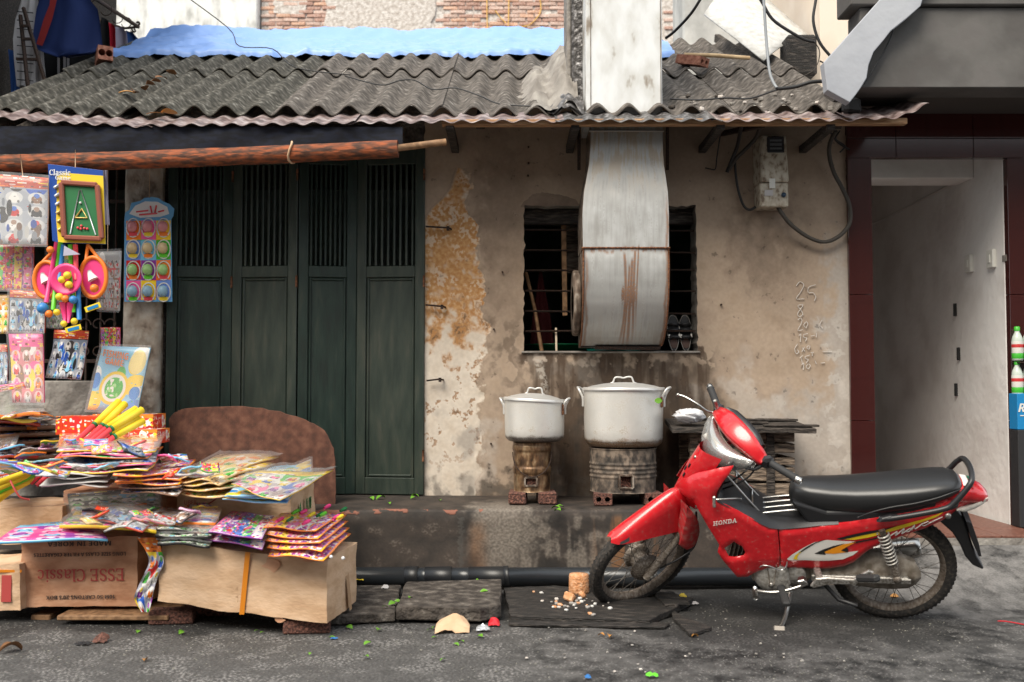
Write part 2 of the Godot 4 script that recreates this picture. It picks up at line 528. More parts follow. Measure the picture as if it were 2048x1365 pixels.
func street() -> void:
	var w := 1452
	var h := 484
	var n1 := bytes_of(noise(0.008, 5, 31), w, h)
	var n2 := bytes_of(noise(0.05, 4, 32), w, h)
	var n3 := bytes_of(noise(0.35, 2, 33), w, h)
	var cells := noise(0.3, 1, 34, FastNoiseLite.TYPE_CELLULAR)
	cells.cellular_return_type = FastNoiseLite.RETURN_DISTANCE
	var n4 := bytes_of(cells, w, h)
	var nw := noise(0.02, 3, 35)
	var n5 := PackedByteArray(bytes_of(nw, w, h))
	var col := func(ix: int, iy: int) -> Color:
		var k := iy * w + ix
		var x := -3.3 + 6.6 * ix / w
		var z := 0.5 + 2.2 * iy / h
		var a := n1[k] / 255.0
		var b := n2[k] / 255.0
		var c := n3[k] / 255.0
		var d := n4[k] / 255.0
		var e := n5[k] / 255.0
		# worn tarmac with pale chippings on the left, smeared cement and oil on the right
		var left := 1.0 - ss(-0.15, 0.25, x + (a - 0.5) * 1.6 + (b - 0.5) * 0.3)
		var tar := 0.03 + 0.035 * b + 0.055 * (c - 0.35)
		var chip := (1.0 - ss(0.1, 0.3, d)) * ss(0.35, 0.6, c) * (0.25 + ss(0.45, 0.65, e))
		tar += chip * 0.16
		var cem := 0.022 + 0.07 * ss(0.3, 0.75, a * 0.5 + e * 0.5) + 0.09 * (b - 0.5) + 0.07 * (c - 0.5)
		cem += 0.16 * ss(0.68, 0.76, c) * ss(0.45, 0.58, b)
		var g := lerpf(cem, tar, left)
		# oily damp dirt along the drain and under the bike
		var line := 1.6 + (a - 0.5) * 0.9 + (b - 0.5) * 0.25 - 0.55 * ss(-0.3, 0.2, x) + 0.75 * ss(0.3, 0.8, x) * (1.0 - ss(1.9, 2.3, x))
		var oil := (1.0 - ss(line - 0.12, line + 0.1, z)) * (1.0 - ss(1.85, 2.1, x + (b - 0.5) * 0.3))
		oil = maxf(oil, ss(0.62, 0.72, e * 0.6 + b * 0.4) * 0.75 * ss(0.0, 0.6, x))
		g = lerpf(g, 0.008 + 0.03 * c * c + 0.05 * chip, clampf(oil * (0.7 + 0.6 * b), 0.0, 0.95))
		var pave := ss(1.9, 2.15, x + (a - 0.5) * 0.5) * (1.0 - ss(1.25, 1.55, z + (e - 0.5) * 0.8))
		g = lerpf(g, 0.1 + 0.14 * (a - 0.3) + 0.1 * (c - 0.5) + 0.12 * (b - 0.5) - 0.05 * ss(0.5, 0.6, e), pave)
		return Color(g * 1.03, g * 0.985, g * 0.955)
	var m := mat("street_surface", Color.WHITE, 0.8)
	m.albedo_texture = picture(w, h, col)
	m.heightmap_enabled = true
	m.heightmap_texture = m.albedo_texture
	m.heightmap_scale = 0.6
	m.texture_repeat = false
	var lumps := noise(2.2, 4, 36)
	var rows: Array = []
	var uvs: Array = []
	for j in 89:
		var row: Array = []
		var ur: Array = []
		for i in 265:
			var x := -3.3 + 6.6 * i / 264.0
			var z := 0.5 + 2.2 * j / 88.0
			var y := ground_y(x, z) + lumps.get_noise_2d(x, z) * 0.009 * (1.0 - ss(2.3, 2.6, z)) - 0.004
			row.append(Vector3(x, y, z))
			ur.append(Vector2(i / 264.0, j / 88.0))
		rows.append(row)
		uvs.append(ur)
	var s := S().smooth()
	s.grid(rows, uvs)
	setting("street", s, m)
	grunge("tarmac", [[0.2, lin(0.04, 0.039, 0.038)], [0.6, lin(0.085, 0.083, 0.08)], [0.85, lin(0.14, 0.135, 0.13)]], 0.05, Vector3(0.8, 0.8, 0.8), 0.9, 0.0, 0.5, 37)
	s = S()
	s.quad(Vector3(-60, -0.03, -40), Vector3(60, -0.03, -40), Vector3(60, -0.03, 60), Vector3(-60, -0.03, 60))
	setting("ground", s, M.tarmac)
	s = S()
	s.quad(Vector3(-14, -0.008, 2.68), Vector3(14, -0.008, 2.68), Vector3(14, -0.008, 11.6), Vector3(-14, -0.008, 11.6))
	setting("lane", s, M.tarmac)
	# chippings loose on the worn tarmac
	var peb := S()
	peb.lathe([Vector2(0.0, -0.35), Vector2(0.7, -0.2), Vector2(1.0, 0.05), Vector2(0.6, 0.4), Vector2(0.0, 0.5)], 6)
	var pm := mat("chipping", Color.WHITE, 0.9)
	pm.vertex_color_use_as_albedo = true
	var mm := MultiMesh.new()
	mm.transform_format = MultiMesh.TRANSFORM_3D
	mm.use_colors = true
	var am := peb.mesh()
	am.surface_set_material(0, pm)
	mm.mesh = am
	mm.instance_count = 4200
	var clump := noise(1.6, 3, 38)
	var k := 0
	while k < 4200:
		var x := rng.randf_range(-3.2, 2.0)
		var z := rng.randf_range(1.0, 2.65)
		var want := 0.25 + 0.6 * clump.get_noise_2d(x, z)
		want += 0.5 * (1.0 - ss(-0.9, 0.3, x)) * ss(1.0, 1.5, z) * (1.0 - ss(1.8, 2.3, z))
		if rng.randf() > want:
			continue
		var r := rng.randf_range(0.0014, 0.0042) * (1.4 if rng.randf() < 0.08 else 1.0)
		var b := Basis.from_euler(Vector3(rng.randf_range(-0.3, 0.3), rng.randf() * TAU, rng.randf_range(-0.3, 0.3))).scaled(Vector3(r * rng.randf_range(0.7, 1.5), r * 0.7, r))
		mm.set_instance_transform(k, Transform3D(b, Vector3(x, ground_y(x, z) - 0.004 + lumps.get_noise_2d(x, z) * 0.009 * (1.0 - ss(2.3, 2.6, z)) + r * 0.2, z)))
		var g := rng.randf_range(0.05, 0.26)
		mm.set_instance_color(k, Color(g * 1.04, g, g * rng.randf_range(0.82, 0.96)))
		k += 1
	var mi := MultiMeshInstance3D.new()
	mi.name = "gravel"
	mi.multimesh = mm
	mi.material_override = pm
	add_child(mi)
	mi.set_meta("kind", "stuff")
	tag(mi, "pale stone chippings scattered over the worn tarmac", "gravel")

# ---------------------------------------------------------------- the old house
const EAVE_Z := 0.42
func roof_y(z: float) -> float:
	return 2.63 + 0.5 * (EAVE_Z - z)

var rough_edge: FastNoiseLite
var peel_edges := [[335, 917, 932], [350, 912, 938], [375, 905, 942], [395, 890, 932], [415, 868, 926], [432, 856, 944], [450, 850, 962], [475, 850, 955], [520, 850, 952], [560, 850, 966], [600, 850, 962], [640, 850, 970], [655, 850, 984], [690, 850, 968], [760, 850, 962], [830, 850, 958], [880, 850, 966], [940, 850, 958], [1010, 850, 952]]
func peel(px: float, py: float) -> float:       # inside the patch where the plaster has come off, above 0
	var wob := rough_edge.get_noise_2d(px, py) * 16.0 + rough_edge.get_noise_2d(px * 3.1 + 500.0, py * 3.1) * 7.0
	if py < 335.0 or py > 1010.0:
		return -1.0
	for i in peel_edges.size() - 1:
		var a: Array = peel_edges[i]
		var b: Array = peel_edges[i + 1]
		if py <= b[0]:
			var t: float = (py - a[0]) / (b[0] - a[0])
			var l := lerpf(a[1], b[1], t)
			var r := lerpf(a[2], b[2], t)
			return clampf(minf(px - l + 4.0, r - px + wob) / 6.0, -1.0, 1.0)
	return -1.0

func blob(px: float, py: float, cx: float, cy: float, rx: float, ry: float, soft := 0.5) -> float:
	var d := sqrt(pow((px - cx) / rx, 2.0) + pow((py - cy) / ry, 2.0))
	return 1.0 - ss(1.0 - soft, 1.0 + soft, d)

func wall_material() -> StandardMaterial3D:
	var w := 780
	var h := 700
	var n1 := bytes_of(noise(0.007, 5, 41), w, h)
	var n2 := bytes_of(noise(0.03, 5, 42), w, h)
	var n3 := bytes_of(noise(0.11, 4, 43), w, h)
	var st := noise(0.05, 3, 44)
	var streak := PackedByteArray()
	var im := st.get_image(w, 64, false, false, false)
	im.convert(Image.FORMAT_L8)
	im.resize(w, h, Image.INTERPOLATE_CUBIC)
	streak = im.get_data()
	var col := func(ix: int, iy: int) -> Color:
		var k := iy * w + ix
		var q := pix(Vector3(-0.56 + 2.62 * ix / w, 2.86 - 2.48 * iy / h, 0))
		var px := q.x
		var py := q.y
		var a := n1[k] / 255.0
		var b := n2[k] / 255.0
		var c := n3[k] / 255.0
		var s := streak[k] / 255.0
		var wx := px + (a - 0.5) * 120.0 + (b - 0.5) * 60.0
		var wy := py + (b - 0.5) * 110.0 + (c - 0.5) * 16.0
		var t := 0.5 + 0.9 * (a - 0.5) + 0.5 * (b - 0.5)
		var base := Color(0.3, 0.22, 0.155).lerp(Color(0.48, 0.385, 0.3), clampf(t, 0.0, 1.0))
		# patchy brown tone, heavier on the upper wall
		var film := ss(0.4, 0.62, a * 0.6 + b * 0.4 + 0.1 * (1.0 - ss(300.0, 620.0, wy)))
		base = base.lerp(Color(0.21, 0.14, 0.095), film * 0.42)
		base = base.lerp(Color(0.17, 0.12, 0.085), 0.75 * blob(wx, wy, 1000, 470, 45, 200, 0.6) * (0.4 + 0.8 * b))
		base = base.lerp(Color(0.14, 0.1, 0.072), 0.6 * blob(wx, wy, 1540, 500, 70, 110, 0.7) * b * 1.6)
		# pale cement at the right end and low on the right
		var cem := maxf(ss(1640.0, 1672.0, wx + (s - 0.5) * 30.0) * ss(430.0, 560.0, wy), blob(wx, wy, 1640, 880, 110, 90, 0.5))
		base = base.lerp(Color(0.37, 0.34, 0.31), cem * 0.7)
		var flake := ss(0.56, 0.6, b) * ss(1630.0, 1650.0, px + (a - 0.5) * 90.0) * ss(600.0, 680.0, py)
		base = base.lerp(Color(0.55, 0.51, 0.46), flake * 0.35)
		base = base.lerp(Color(0.5, 0.45, 0.4), 0.5 * ss(0.55, 0.68, a) * ss(640.0, 760.0, py))
		# patched cement over the window
		if blob(px, py + (b - 0.5) * 16.0, 1100, 420, 62, 34, 0.12) > 0.5 and py < 414.0:
			base = Color(0.19, 0.14, 0.105) * (0.8 + 0.5 * b)
		# soot of the cooking fires: thick below the window, in runs
		var run := (s - 0.5) * 2.0
		var soot := ss(1030.0, 1066.0, wx) * (1.0 - ss(1392.0, 1450.0, wx - maxf(0.0, py - 720.0) * 0.25)) * ss(700.0, 716.0, wy) 
		soot *= clampf(0.86 + 0.7 * run + 0.6 * (b - 0.5), 0.0, 1.0)
		soot = maxf(soot, 0.95 * blob(wx, wy, 1165, 890, 42, 190, 0.4))
		soot = maxf(soot, 0.98 * blob(wx, wy, 1355, 900, 60, 190, 0.35))
		soot = maxf(soot, 0.8 * blob(wx, wy, 1240, 735, 150, 30, 0.5))
		soot = maxf(soot, 0.55 * blob(wx, wy, 1012, 720, 30, 80, 0.7) * ss(0.42, 0.58, b))
		soot = maxf(soot, 0.7 * blob(wx, wy, 1030, 1000, 150, 40, 0.5))
		var sc := Color(0.026, 0.018, 0.013).lerp(Color(0.1, 0.063, 0.04), clampf(s * 0.8 + (b - 0.5) * 0.9, 0.0, 1.0))
		base = base.lerp(sc, clampf(soot, 0.0, 1.0) * 0.96)
		if py > 712.0 and py < 800.0:                                     # limewash runs under the sill
			var lw := blob(px + (c - 0.5) * 6.0 - (py - 712.0) * 0.25, py, 1074, 745, 8, 40, 0.4) * ss(0.4, 0.55, c)
			base = base.lerp(Color(0.42, 0.38, 0.33), lw * 0.7)
		# the patch of lost plaster: ochre under-coat above, flaking lime below
		var pl := peel(px, py)
		if pl > 0.0:
			var och := ss(0.37, 0.68, 0.5 + 0.9 * (b - 0.5) + (a - 0.5) * 0.5 + 0.30 * blob(px, py, 905, 520, 60, 150, 0.6) - 0.34 * ss(660.0, 800.0, py))
			var lime := Color(0.52, 0.44, 0.35).lerp(Color(0.74, 0.68, 0.6), b)
			var ochre := Color(0.4, 0.18, 0.05).lerp(Color(0.52, 0.31, 0.13), clampf((c - 0.3) * 1.6, 0.0, 1.0))
			var under := lime.lerp(ochre, och)
			var fl := ss(0.54, 0.58, c * 0.45 + b * 0.6) * (1.0 - ss(700.0, 900.0, py) * 0.5)
			under = under.lerp(lime * 0.98, fl * 0.5 * och * ss(0.5, 0.62, a + 0.1))
			var br := ss(0.6, 0.64, b) * ss(540.0, 640.0, py) * (1.0 - ss(860.0, 990.0, py)) * ss(0.42, 0.52, c)
			under = under.lerp(Color(0.27, 0.14, 0.06), br * 0.85)
			under = under.lerp(Color(0.3, 0.27, 0.24), 0.7 * ss(0.58, 0.7, a) * ss(760.0, 860.0, py))
			base = base.lerp(under.lerp(base, 0.12), clampf(pl * 1.5, 0.0, 1.0))
		else:
			if pl > -0.55:
				base = base * 0.9
		# low grime
		base = base.lerp(Color(0.1, 0.085, 0.07), 0.7 * ss(940.0, 1000.0, wy) * ss(0.35, 0.6, b))
		base = base.lerp(base * 0.55, ss(0.7, 0.78, b) * ss(0.5, 0.6, c))                   # spots and scuffs
		base = base * (0.9 + 0.2 * c)
		return base
	var m := mat("old_plaster", Color.WHITE, 0.95)
	m.albedo_texture = picture(w, h, col)
	m.texture_repeat = false
	m.heightmap_enabled = true
	m.heightmap_texture = m.albedo_texture
	m.heightmap_scale = 0.5
	return m

func front_wall(parent: Node3D) -> void:
	rough_edge = noise(0.02, 4, 45)
	var m := wall_material()
	var x0: float = at(1048, 560, 0).x
	var x1: float = at(1394, 560, 0).x
	var y0: float = at(1200, 706, 0).y
	var y1: float = at(1200, 412, 0).y
	var xs: Array = []
	var ys: Array = []
	var seg := func(out: Array, a: float, b: float, step: float) -> void:
		var n := maxi(1, int(round((b - a) / step)))
		for i in n:
			out.append(a + (b - a) * i / n)
	seg.call(xs, -0.535, x0, 0.02); seg.call(xs, x0, x1, 0.03); seg.call(xs, x1, 2.035, 0.02); xs.append(2.035)
	seg.call(ys, 0.38, y0, 0.02); seg.call(ys, y0, y1, 0.03); seg.call(ys, y1, 2.78, 0.02); ys.append(2.78)
	var bump := noise(2.5, 4, 46)
	var pt := func(x: float, y: float) -> Vector3:
		var q := pix(Vector3(x, y, 0))
		var z := bump.get_noise_2d(x, y) * 0.008
		z -= 0.009 * ss(-0.2, 0.6, peel(q.x, q.y))
		var dx := 0.0
		var dy := 0.0
		if (absf(x - x0) < 0.001 or absf(x - x1) < 0.001) and y > y0 - 0.01 and y < y1 + 0.01:
			dx = bump.get_noise_2d(x * 3.0, y * 9.0) * 0.014
		if (absf(y - y0) < 0.001 or absf(y - y1) < 0.001) and x > x0 - 0.01 and x < x1 + 0.01:
			dy = bump.get_noise_2d(x * 9.0, y * 3.0) * 0.014
		if absf(x + 0.535) < 0.001:
			dx = bump.get_noise_2d(7.0, y * 6.0) * 0.012
		if absf(x - 2.035) < 0.001:
			dx = bump.get_noise_2d(3.0, y * 4.0) * 0.01 + 0.03 * (1.0 - ss(0.4, 2.6, y))
		return Vector3(x + dx, y + dy, z)
	var s := S().smooth()
	var tx := func(p: Vector3) -> Vector2:
		return Vector2((p.x + 0.56) / 2.62, (2.86 - p.y) / 2.48)
	for j in ys.size() - 1:
		for i in xs.size() - 1:
			var cx: float = (xs[i] + xs[i + 1]) * 0.5
			var cy: float = (ys[j] + ys[j + 1]) * 0.5
			if cx > x0 and cx < x1 and cy > y0 and cy < y1:
				continue
			var a: Vector3 = pt.call(xs[i], ys[j])
			var b: Vector3 = pt.call(xs[i + 1], ys[j])
			var c: Vector3 = pt.call(xs[i + 1], ys[j + 1])
			var d: Vector3 = pt.call(xs[i], ys[j + 1])
			s.quad(a, d, c, b, tx.call(a), tx.call(d), tx.call(c), tx.call(b))
	part("wall", s, m, parent)
	# the sides of the window opening, and the two ends of the wall
	var rim := S()
	var ends := [S(), S()]
	var back := Vector3(0, 0, -0.2)
	for k in 2:
		var x: float = x0 if k == 0 else x1
		for j in ys.size() - 1:
			if ys[j] >= y0 - 0.001 and ys[j + 1] <= y1 + 0.001:
				var a: Vector3 = pt.call(x, ys[j])
				var b: Vector3 = pt.call(x, ys[j + 1])
				rim.face([a, b, b + back, a + back], Vector3(1 if k == 0 else -1, 0, 0))
		var y: float = y0 if k == 0 else y1
		for i in xs.size() - 1:
			if xs[i] >= x0 - 0.001 and xs[i + 1] <= x1 + 0.001:
				var a: Vector3 = pt.call(xs[i], y)
				var b: Vector3 = pt.call(xs[i + 1], y)
				rim.face([a, b, b + back, a + back], Vector3(0, 1 if k == 0 else -1, 0))
	for x in [-0.535, 2.035]:
		for j in ys.size() - 1:
			var a: Vector3 = pt.call(x, ys[j])
			var b: Vector3 = pt.call(x, ys[j + 1])
			ends[0 if x < 0.0 else 1].face([a, b, b + back, a + back], Vector3(signf(x - 0.5), 0, 0))
	part("window_reveal", rim, M.cement, parent)
	for e in ends:
		part("wall_end", e, M.cement, parent)
	# a thin mortar sill and the grille of the window
	s = S()
	s.box(Vector3((x0 + x1) * 0.5, y0 + 0.004, -0.03), Vector3(x1 - x0 + 0.03, 0.012, 0.09), 0.003)
	part("window_sill", s, M.cement, parent)
	var frame := S()
	frame.box(Vector3((x0 + x1) * 0.5, y1 - 0.05, -0.12), Vector3(x1 - x0, 0.09, 0.06), 0.004)
	part("window_head", frame, M.dark_wood, parent)
	for i in 7:
		var py := 462.0 + 40.6 * i
		var bar := S().smooth()
		var a: Vector3 = at(1050, py - 2.0, -0.06)
		var b: Vector3 = at(1398, py + 4.0 * sin(i * 2.0), -0.06)
		bar.tube([a, a.lerp(b, 0.5) + Vector3(0, 0.004 * sin(i * 1.7), 0), b], 0.0065, 6)
		part("window_bar", bar, M.iron, parent)
		var lug := S()
		lug.box(b + Vector3(-0.012, -0.006, 0.012), Vector3(0.03, 0.028, 0.03), 0.008, Basis(Vector3.FORWARD, 0.4 * sin(i * 3.0)))
		part("bar_mortar", lug, M.cement_dark, parent)
	# iron door hooks in the peeled patch
	for q in [[862, 455, 900, 457], [862, 611, 888, 614], [864, 762, 884, 760]]:
		var a: Vector3 = at(q[0] - 10, q[1], 0.0)
		var b: Vector3 = at(q[2], q[3], 0.03)
		var hook := S().smooth()
		hook.tube([Vector3(a.x, a.y, 0.035), Vector3(b.x - 0.02, b.y + 0.003, 0.035), Vector3(b.x, b.y, 0.03), Vector3(b.x + 0.006, b.y, -0.02)], 0.006, 6)
		hook.tube([b + Vector3(-0.012, 0.012, 0.005), b + Vector3(-0.012, -0.014, 0.005)], 0.01, 6)
		part("door_hook", hook, M.iron, parent)

func door_leaf(parent: Node3D, a: Vector3, b: Vector3, top: float, m: Material) -> void:
	var w := a.distance_to(b) - 0.006
	var h := top - a.y
	var x := (b - a).normalized()
	var where := Transform3D(Basis(x, Vector3.UP, x.cross(Vector3.UP)), a + x * 0.003)
	var st := 0.058
	var mid := at(600, 543, 0).y - a.y             # the lock rail
	var s := S()
	s.box(Vector3(st * 0.5, h * 0.5, 0), Vector3(st, h, 0.034), 0.003)
	s.box(Vector3(w - st * 0.5, h * 0.5, 0), Vector3(st, h, 0.034), 0.003)
	s.box(Vector3(w * 0.5, 0.05, -0.001), Vector3(w - 2 * st, 0.1, 0.032), 0.003)
	s.box(Vector3(w * 0.5, h - 0.05, -0.001), Vector3(w - 2 * st, 0.1, 0.032), 0.003)
	s.box(Vector3(w * 0.5, mid, -0.001), Vector3(w - 2 * st, 0.07, 0.032), 0.003)
	var leaf := part("door_leaf", s, m, parent, where)
	s = S()
	s.box(Vector3(w * 0.5, (mid + 0.065) * 0.5, -0.006), Vector3(w - 2 * st + 0.002, mid - 0.13, 0.014), 0.0)
	part("panel", s, m, leaf)
	for q in [[st + 0.012, 0.1, st + 0.012, mid - 0.035], [w - st - 0.012, 0.1, w - st - 0.012, mid - 0.035], [st + 0.02, 0.112, w - st - 0.02, 0.112], [st + 0.02, mid - 0.047, w - st - 0.02, mid - 0.047]]:
		s = S()
		s.bar(Vector3(q[0], q[1], 0.004), Vector3(q[2], q[3], 0.004), 0.014, 0.014, 0.004, Vector3(0, 0, 1))
		part("moulding", s, m, leaf)
	var n := 8
	for i in n:
		var bx := st + (w - 2 * st) * (i + 0.5) / n
		s = S()
		s.box(Vector3(bx, (mid + 0.035 + h - 0.1) * 0.5, 0), Vector3(0.0135, h - 0.135 - mid, 0.016), 0.003)
		part("bar", s, m, leaf)
	if w > 0.35:
		for y in [0.2, 1.25, 1.9]:
			s = S().smooth()
			s.tube([Vector3(w - 0.002, y, 0.018), Vector3(w - 0.002, y + 0.07, 0.018)], 0.007, 6)
			part("hinge", s, M.rust, leaf)

func corrugated(parent: Node3D, called: String, m: Material, x0: float, x1: float, pitch_: float, amp: float, ny: int, edge: Callable, thick: float, phase := 0.0) -> void:
	# edge(x, t) gives the middle point of the sheet at distance t (0..1) from its lower edge
	var n := maxi(6, int(ceil((x1 - x0) / pitch_ * 10.0)))
	var top: Array = []
	var low: Array = []
	for j in ny + 1:
		var r1: Array = []
		var r2: Array = []
		for i in n + 1:
			var x := x0 + (x1 - x0) * i / n
			var p: Vector3 = edge.call(x, float(j) / ny)
			p.y += cos((x - phase) / pitch_ * TAU) * amp
			r1.append(p)
			r2.append(p + Vector3(0, -thick, -thick * 0.2))
		top.append(r1)
		low.append(r2)
	var s := S().smooth()
	var uvs: Array = []
	for r in top:
		uvs.append(r.map(func(p: Vector3) -> Vector2: return Vector2(p.x * 1.1, p.z * 1.15 + phase)))
	s.grid(top, uvs)
	for r in low:
		r.reverse()
	s.grid(low)
	s.smooth(false)
	for i in n:
		s.quad(top[0][i + 1], top[0][i], low[0][n - i], low[0][n - i - 1])
	for j in ny:
		s.quad(top[j][0], top[j + 1][0], low[j + 1][n], low[j][n])
		s.quad(top[j + 1][n], top[j][n], low[j][0], low[j + 1][0])
	part(called, s, m, parent)

func old_house() -> void:
	var house := thing("old_house", "old low house with stained plaster wall, green folding doors and corrugated roof", "house")
	front_wall(house)
	plinth(house)
	# doors
	var dy := at(600, 990, 0).y
	var folds := [[327, 0.0], [460, -0.055], [592, 0.0], [711, -0.055], [849, 0.0]]
	for i in 4:
		var a: Vector3 = at(folds[i][0], 990, folds[i][1])
		var b: Vector3 = at(folds[i + 1][0], 990, folds[i + 1][1])
		a.y = dy
		b.y = dy
		door_leaf(house, a, b, 2.52, M.old_green if i % 2 == 0 else M.old_green_lit)  # every second leaf has its lit tone painted in
	var s := S()
	s.box(Vector3(-1.32, 2.65, -0.1), Vector3(1.575, 0.26, 0.2), 0.004)
	part("door_lintel", s, M.cement_dark, house)
	for x in [-2.117, -0.531]:
		s = S()
		s.box(Vector3(x, 1.465, -0.06), Vector3(0.016, 2.1, 0.05), 0.003)
		part("door_post", s, M.dark_wood, house)
	# left bay: plaster pier, dwarf wall and an iron grille
	var xa := at(246, 700, 0).x
	var bump := noise(3.0, 4, 47)
	s = S().smooth()
	var rows: Array = []
	for j in 49:
		var row: Array = []
		for i in 13:
			var x := lerpf(xa, -2.125, i / 12.0)
			var y := 0.3 + 2.48 * j / 48.0
			row.append(Vector3(x, y, 0.03 + bump.get_noise_2d(x * 2.0, y * 2.0) * 0.01 - (0.02 if i == 0 or i == 12 else 0.0)))
		row.push_front(row[0] + Vector3(0, 0, -0.26))
		row.append(row[row.size() - 1] + Vector3(0, 0, -0.26))
		rows.push_front(row)
	s.grid(rows)
	grunge("pier_plaster", [[0.15, lin(0.13, 0.095, 0.07)], [0.38, lin(0.29, 0.235, 0.185)], [0.6, lin(0.39, 0.34, 0.28)], [0.85, lin(0.48, 0.44, 0.38)]], 0.012, Vector3(1.3, 1.0, 1.3), 0.95, 0.0, 0.3, 48)
	part("pier", s, M.pier_plaster, house)
	var wy := at(150, 762, 0).y
	s = S()
	s.box(Vector3((xa - 3.5) * 0.5, (0.2 + wy) * 0.5, -0.09), Vector3(3.5 + xa, wy - 0.2, 0.2), 0.006)
	part("dwarf_wall", s, M.cement, house)
	s = S()
	s.box(Vector3((xa - 3.5) * 0.5, 2.61, -0.09), Vector3(3.5 + xa, 0.34, 0.2), 0.006)
	part("window_lintel", s, M.cement_dark, house)
	for i in 7:
		var gx: float = at(60 + 28 * i, 680, -0.05).x
		s = S().smooth()
		s.tube([Vector3(gx, wy, -0.05), Vector3(gx, 2.44, -0.05)], 0.007, 6)
		part("grille_bar", s, M.iron, house)
	for q in [[195, 650, 1], [222, 650, -1], [195, 705, 1], [222, 705, -1], [168, 650, 1], [168, 705, -1]]:
		var c: Vector3 = at(q[0], q[1], -0.035)
		var pts: Array = []
		for k in 15:
			var t := k / 14.0
			var ang := t * 4.6
			pts.append(c + Vector3(cos(ang) * q[2], sin(ang), 0) * 0.042 * (1.0 - t * 0.55))
		s = S().smooth()
		s.tube(pts, 0.005, 5)
		part("grille_scroll", s, M.iron, house)
	for y in [wy + 0.12, 1.62, 2.2]:
		s = S()
		s.box(Vector3((xa - 3.5) * 0.5, y, -0.05), Vector3(3.5 + xa, 0.022, 0.012), 0.002)
		part("grille_rail", s, M.iron, house)
	# the rooms behind the openings
	s = S()
	s.face([Vector3(-3.5, 0.2, -2.6), Vector3(2.0, 0.2, -2.6), Vector3(2.0, 2.79, -2.6), Vector3(-3.5, 2.79, -2.6)], Vector3(0, 0, 1))
	part("room_back_wall", s, M.room_wall, house)
	for q in [[-3.5, 1], [-0.28, 1], [-0.4, -1], [1.98, -1]]:
		s = S()
		s.face([Vector3(q[0], 0.2, -2.6), Vector3(q[0], 0.2, -0.2), Vector3(q[0], 2.79, -0.2), Vector3(q[0], 2.79, -2.6)], Vector3(q[1], 0, 0))
		part("room_side_wall", s, M.room_wall, house)
	s = S()
	s.face([Vector3(-3.5, 0.4, -2.6), Vector3(2.0, 0.4, -2.6), Vector3(2.0, 0.4, -0.02), Vector3(-3.5, 0.4, -0.02)], Vector3.UP)
	part("room_floor", s, M.cement_dark, house)
	s = S()
	s.face([Vector3(-3.5, 2.77, -2.6), Vector3(2.0, 2.77, -2.6), Vector3(2.0, 2.77, -0.02), Vector3(-3.5, 2.77, -0.02)], Vector3.DOWN)
	part("room_ceiling", s, M.dark_wood, house)
	# fibre-cement roof: two courses of sheets, the upper lapping the lower
	var k := 0
	for course in 2:
		var x := -3.05
		while x < 1.9:
			var x2 := minf(x + 0.885, 1.95)
			var lift := 0.006 * (k % 3) + course * 0.02
			var skew := rng.randf_range(-0.012, 0.012)
			var z0 := EAVE_Z + rng.randf_range(-0.015, 0.015)
			var z1 := -0.82
			if course == 1:
				z0 = -0.66 + rng.randf_range(-0.02, 0.02)
				z1 = -2.02
			var sag := rng.randf_range(-0.006, 0.006)
			var edge := func(px: float, t: float) -> Vector3:
				var z := lerpf(z0 + skew * (px - x), z1, t)
				return Vector3(px + t * skew, roof_y(z) + lift + sag * sin(t * PI), z)
			corrugated(house, "roof_sheet", M.asbestos_mossy if x < -1.5 else M.asbestos, x - (0.09 if x > -3.0 else 0.0), x2, 0.177, 0.03, 8, edge, 0.007, -3.05)
			x = x2
			k += 1
	for i in 8:
		var rx := -2.9 + 0.68 * i
		if absf(rx - 0.7) < 0.3:
			continue
		s = S()
		s.bar(Vector3(rx, roof_y(0.4) - 0.075, 0.4), Vector3(rx, roof_y(-2.9) - 0.075, -2.9), 0.05, 0.07, 0.004)
		part("rafter", s, M.dark_wood, house)
	# the strip of thin painted metal sheets under the eave
	var sags := [[-400, 224], [0, 232], [150, 242], [290, 249], [600, 245], [720, 241], [1000, 239], [1300, 240], [1500, 236], [1680, 235], [1790, 236], [1835, 228], [1870, 216]]
	var front := func(x: float) -> Vector3:
		var px := 1024.0 + x * FOCAL / 5.44
		var py := 236.0
		for i in sags.size() - 1:
			if px >= sags[i][0] and px <= sags[i + 1][0]:
				py = lerpf(sags[i][1], sags[i + 1][1], (px - sags[i][0]) / (sags[i + 1][0] - sags[i][0]))
		var p: Vector3 = at(px, py, 0.6)
		p.x = x
		return p
	var cuts := [-3.4, -1.98, -0.86, 0.3, 1.16, 1.9, 2.3]
	for i in cuts.size() - 1:
		var xa2: float = cuts[i] - (0.06 if i > 0 else 0.0)
		var lift := 0.008 * (i % 2)
		var far := 0.19 if i == 5 else 0.36
		var turn := 0.05 * sin(i * 2.3)
		var edge := func(x: float, t: float) -> Vector3:
			var p: Vector3 = front.call(x)
			p.z = lerpf(0.6 + turn * (x - xa2) * 0.4, far, t)
			p.y += (0.46 if i < 5 else 0.44) * (0.6 - p.z) + lift - 0.012
			if i == 5:
				p.y += 0.03 * ss(2.1, 2.32, x) * (1.0 - t) - 0.02 * ss(2.0, 2.3, x) * t
			return p
		corrugated(house, "eave_sheet", M.soot_metal if i == 3 else M.eave_metal, xa2, cuts[i + 1], 0.112, 0.0085 if i < 5 else 0.007, 5, edge, 0.0015, 0.03 * i)
	s = S()
	s.bar(at(884, 247, 0.53), at(1812, 244, 0.53), 0.05, 0.034, 0.003)
	part("eave_batten", s, M.raw_wood, house)
	s = S()
	s.bar(at(-60, 262, 0.5), at(800, 256, 0.5), 0.05, 0.04, 0.003)
	part("eave_batten", s, M.dark_wood, house)
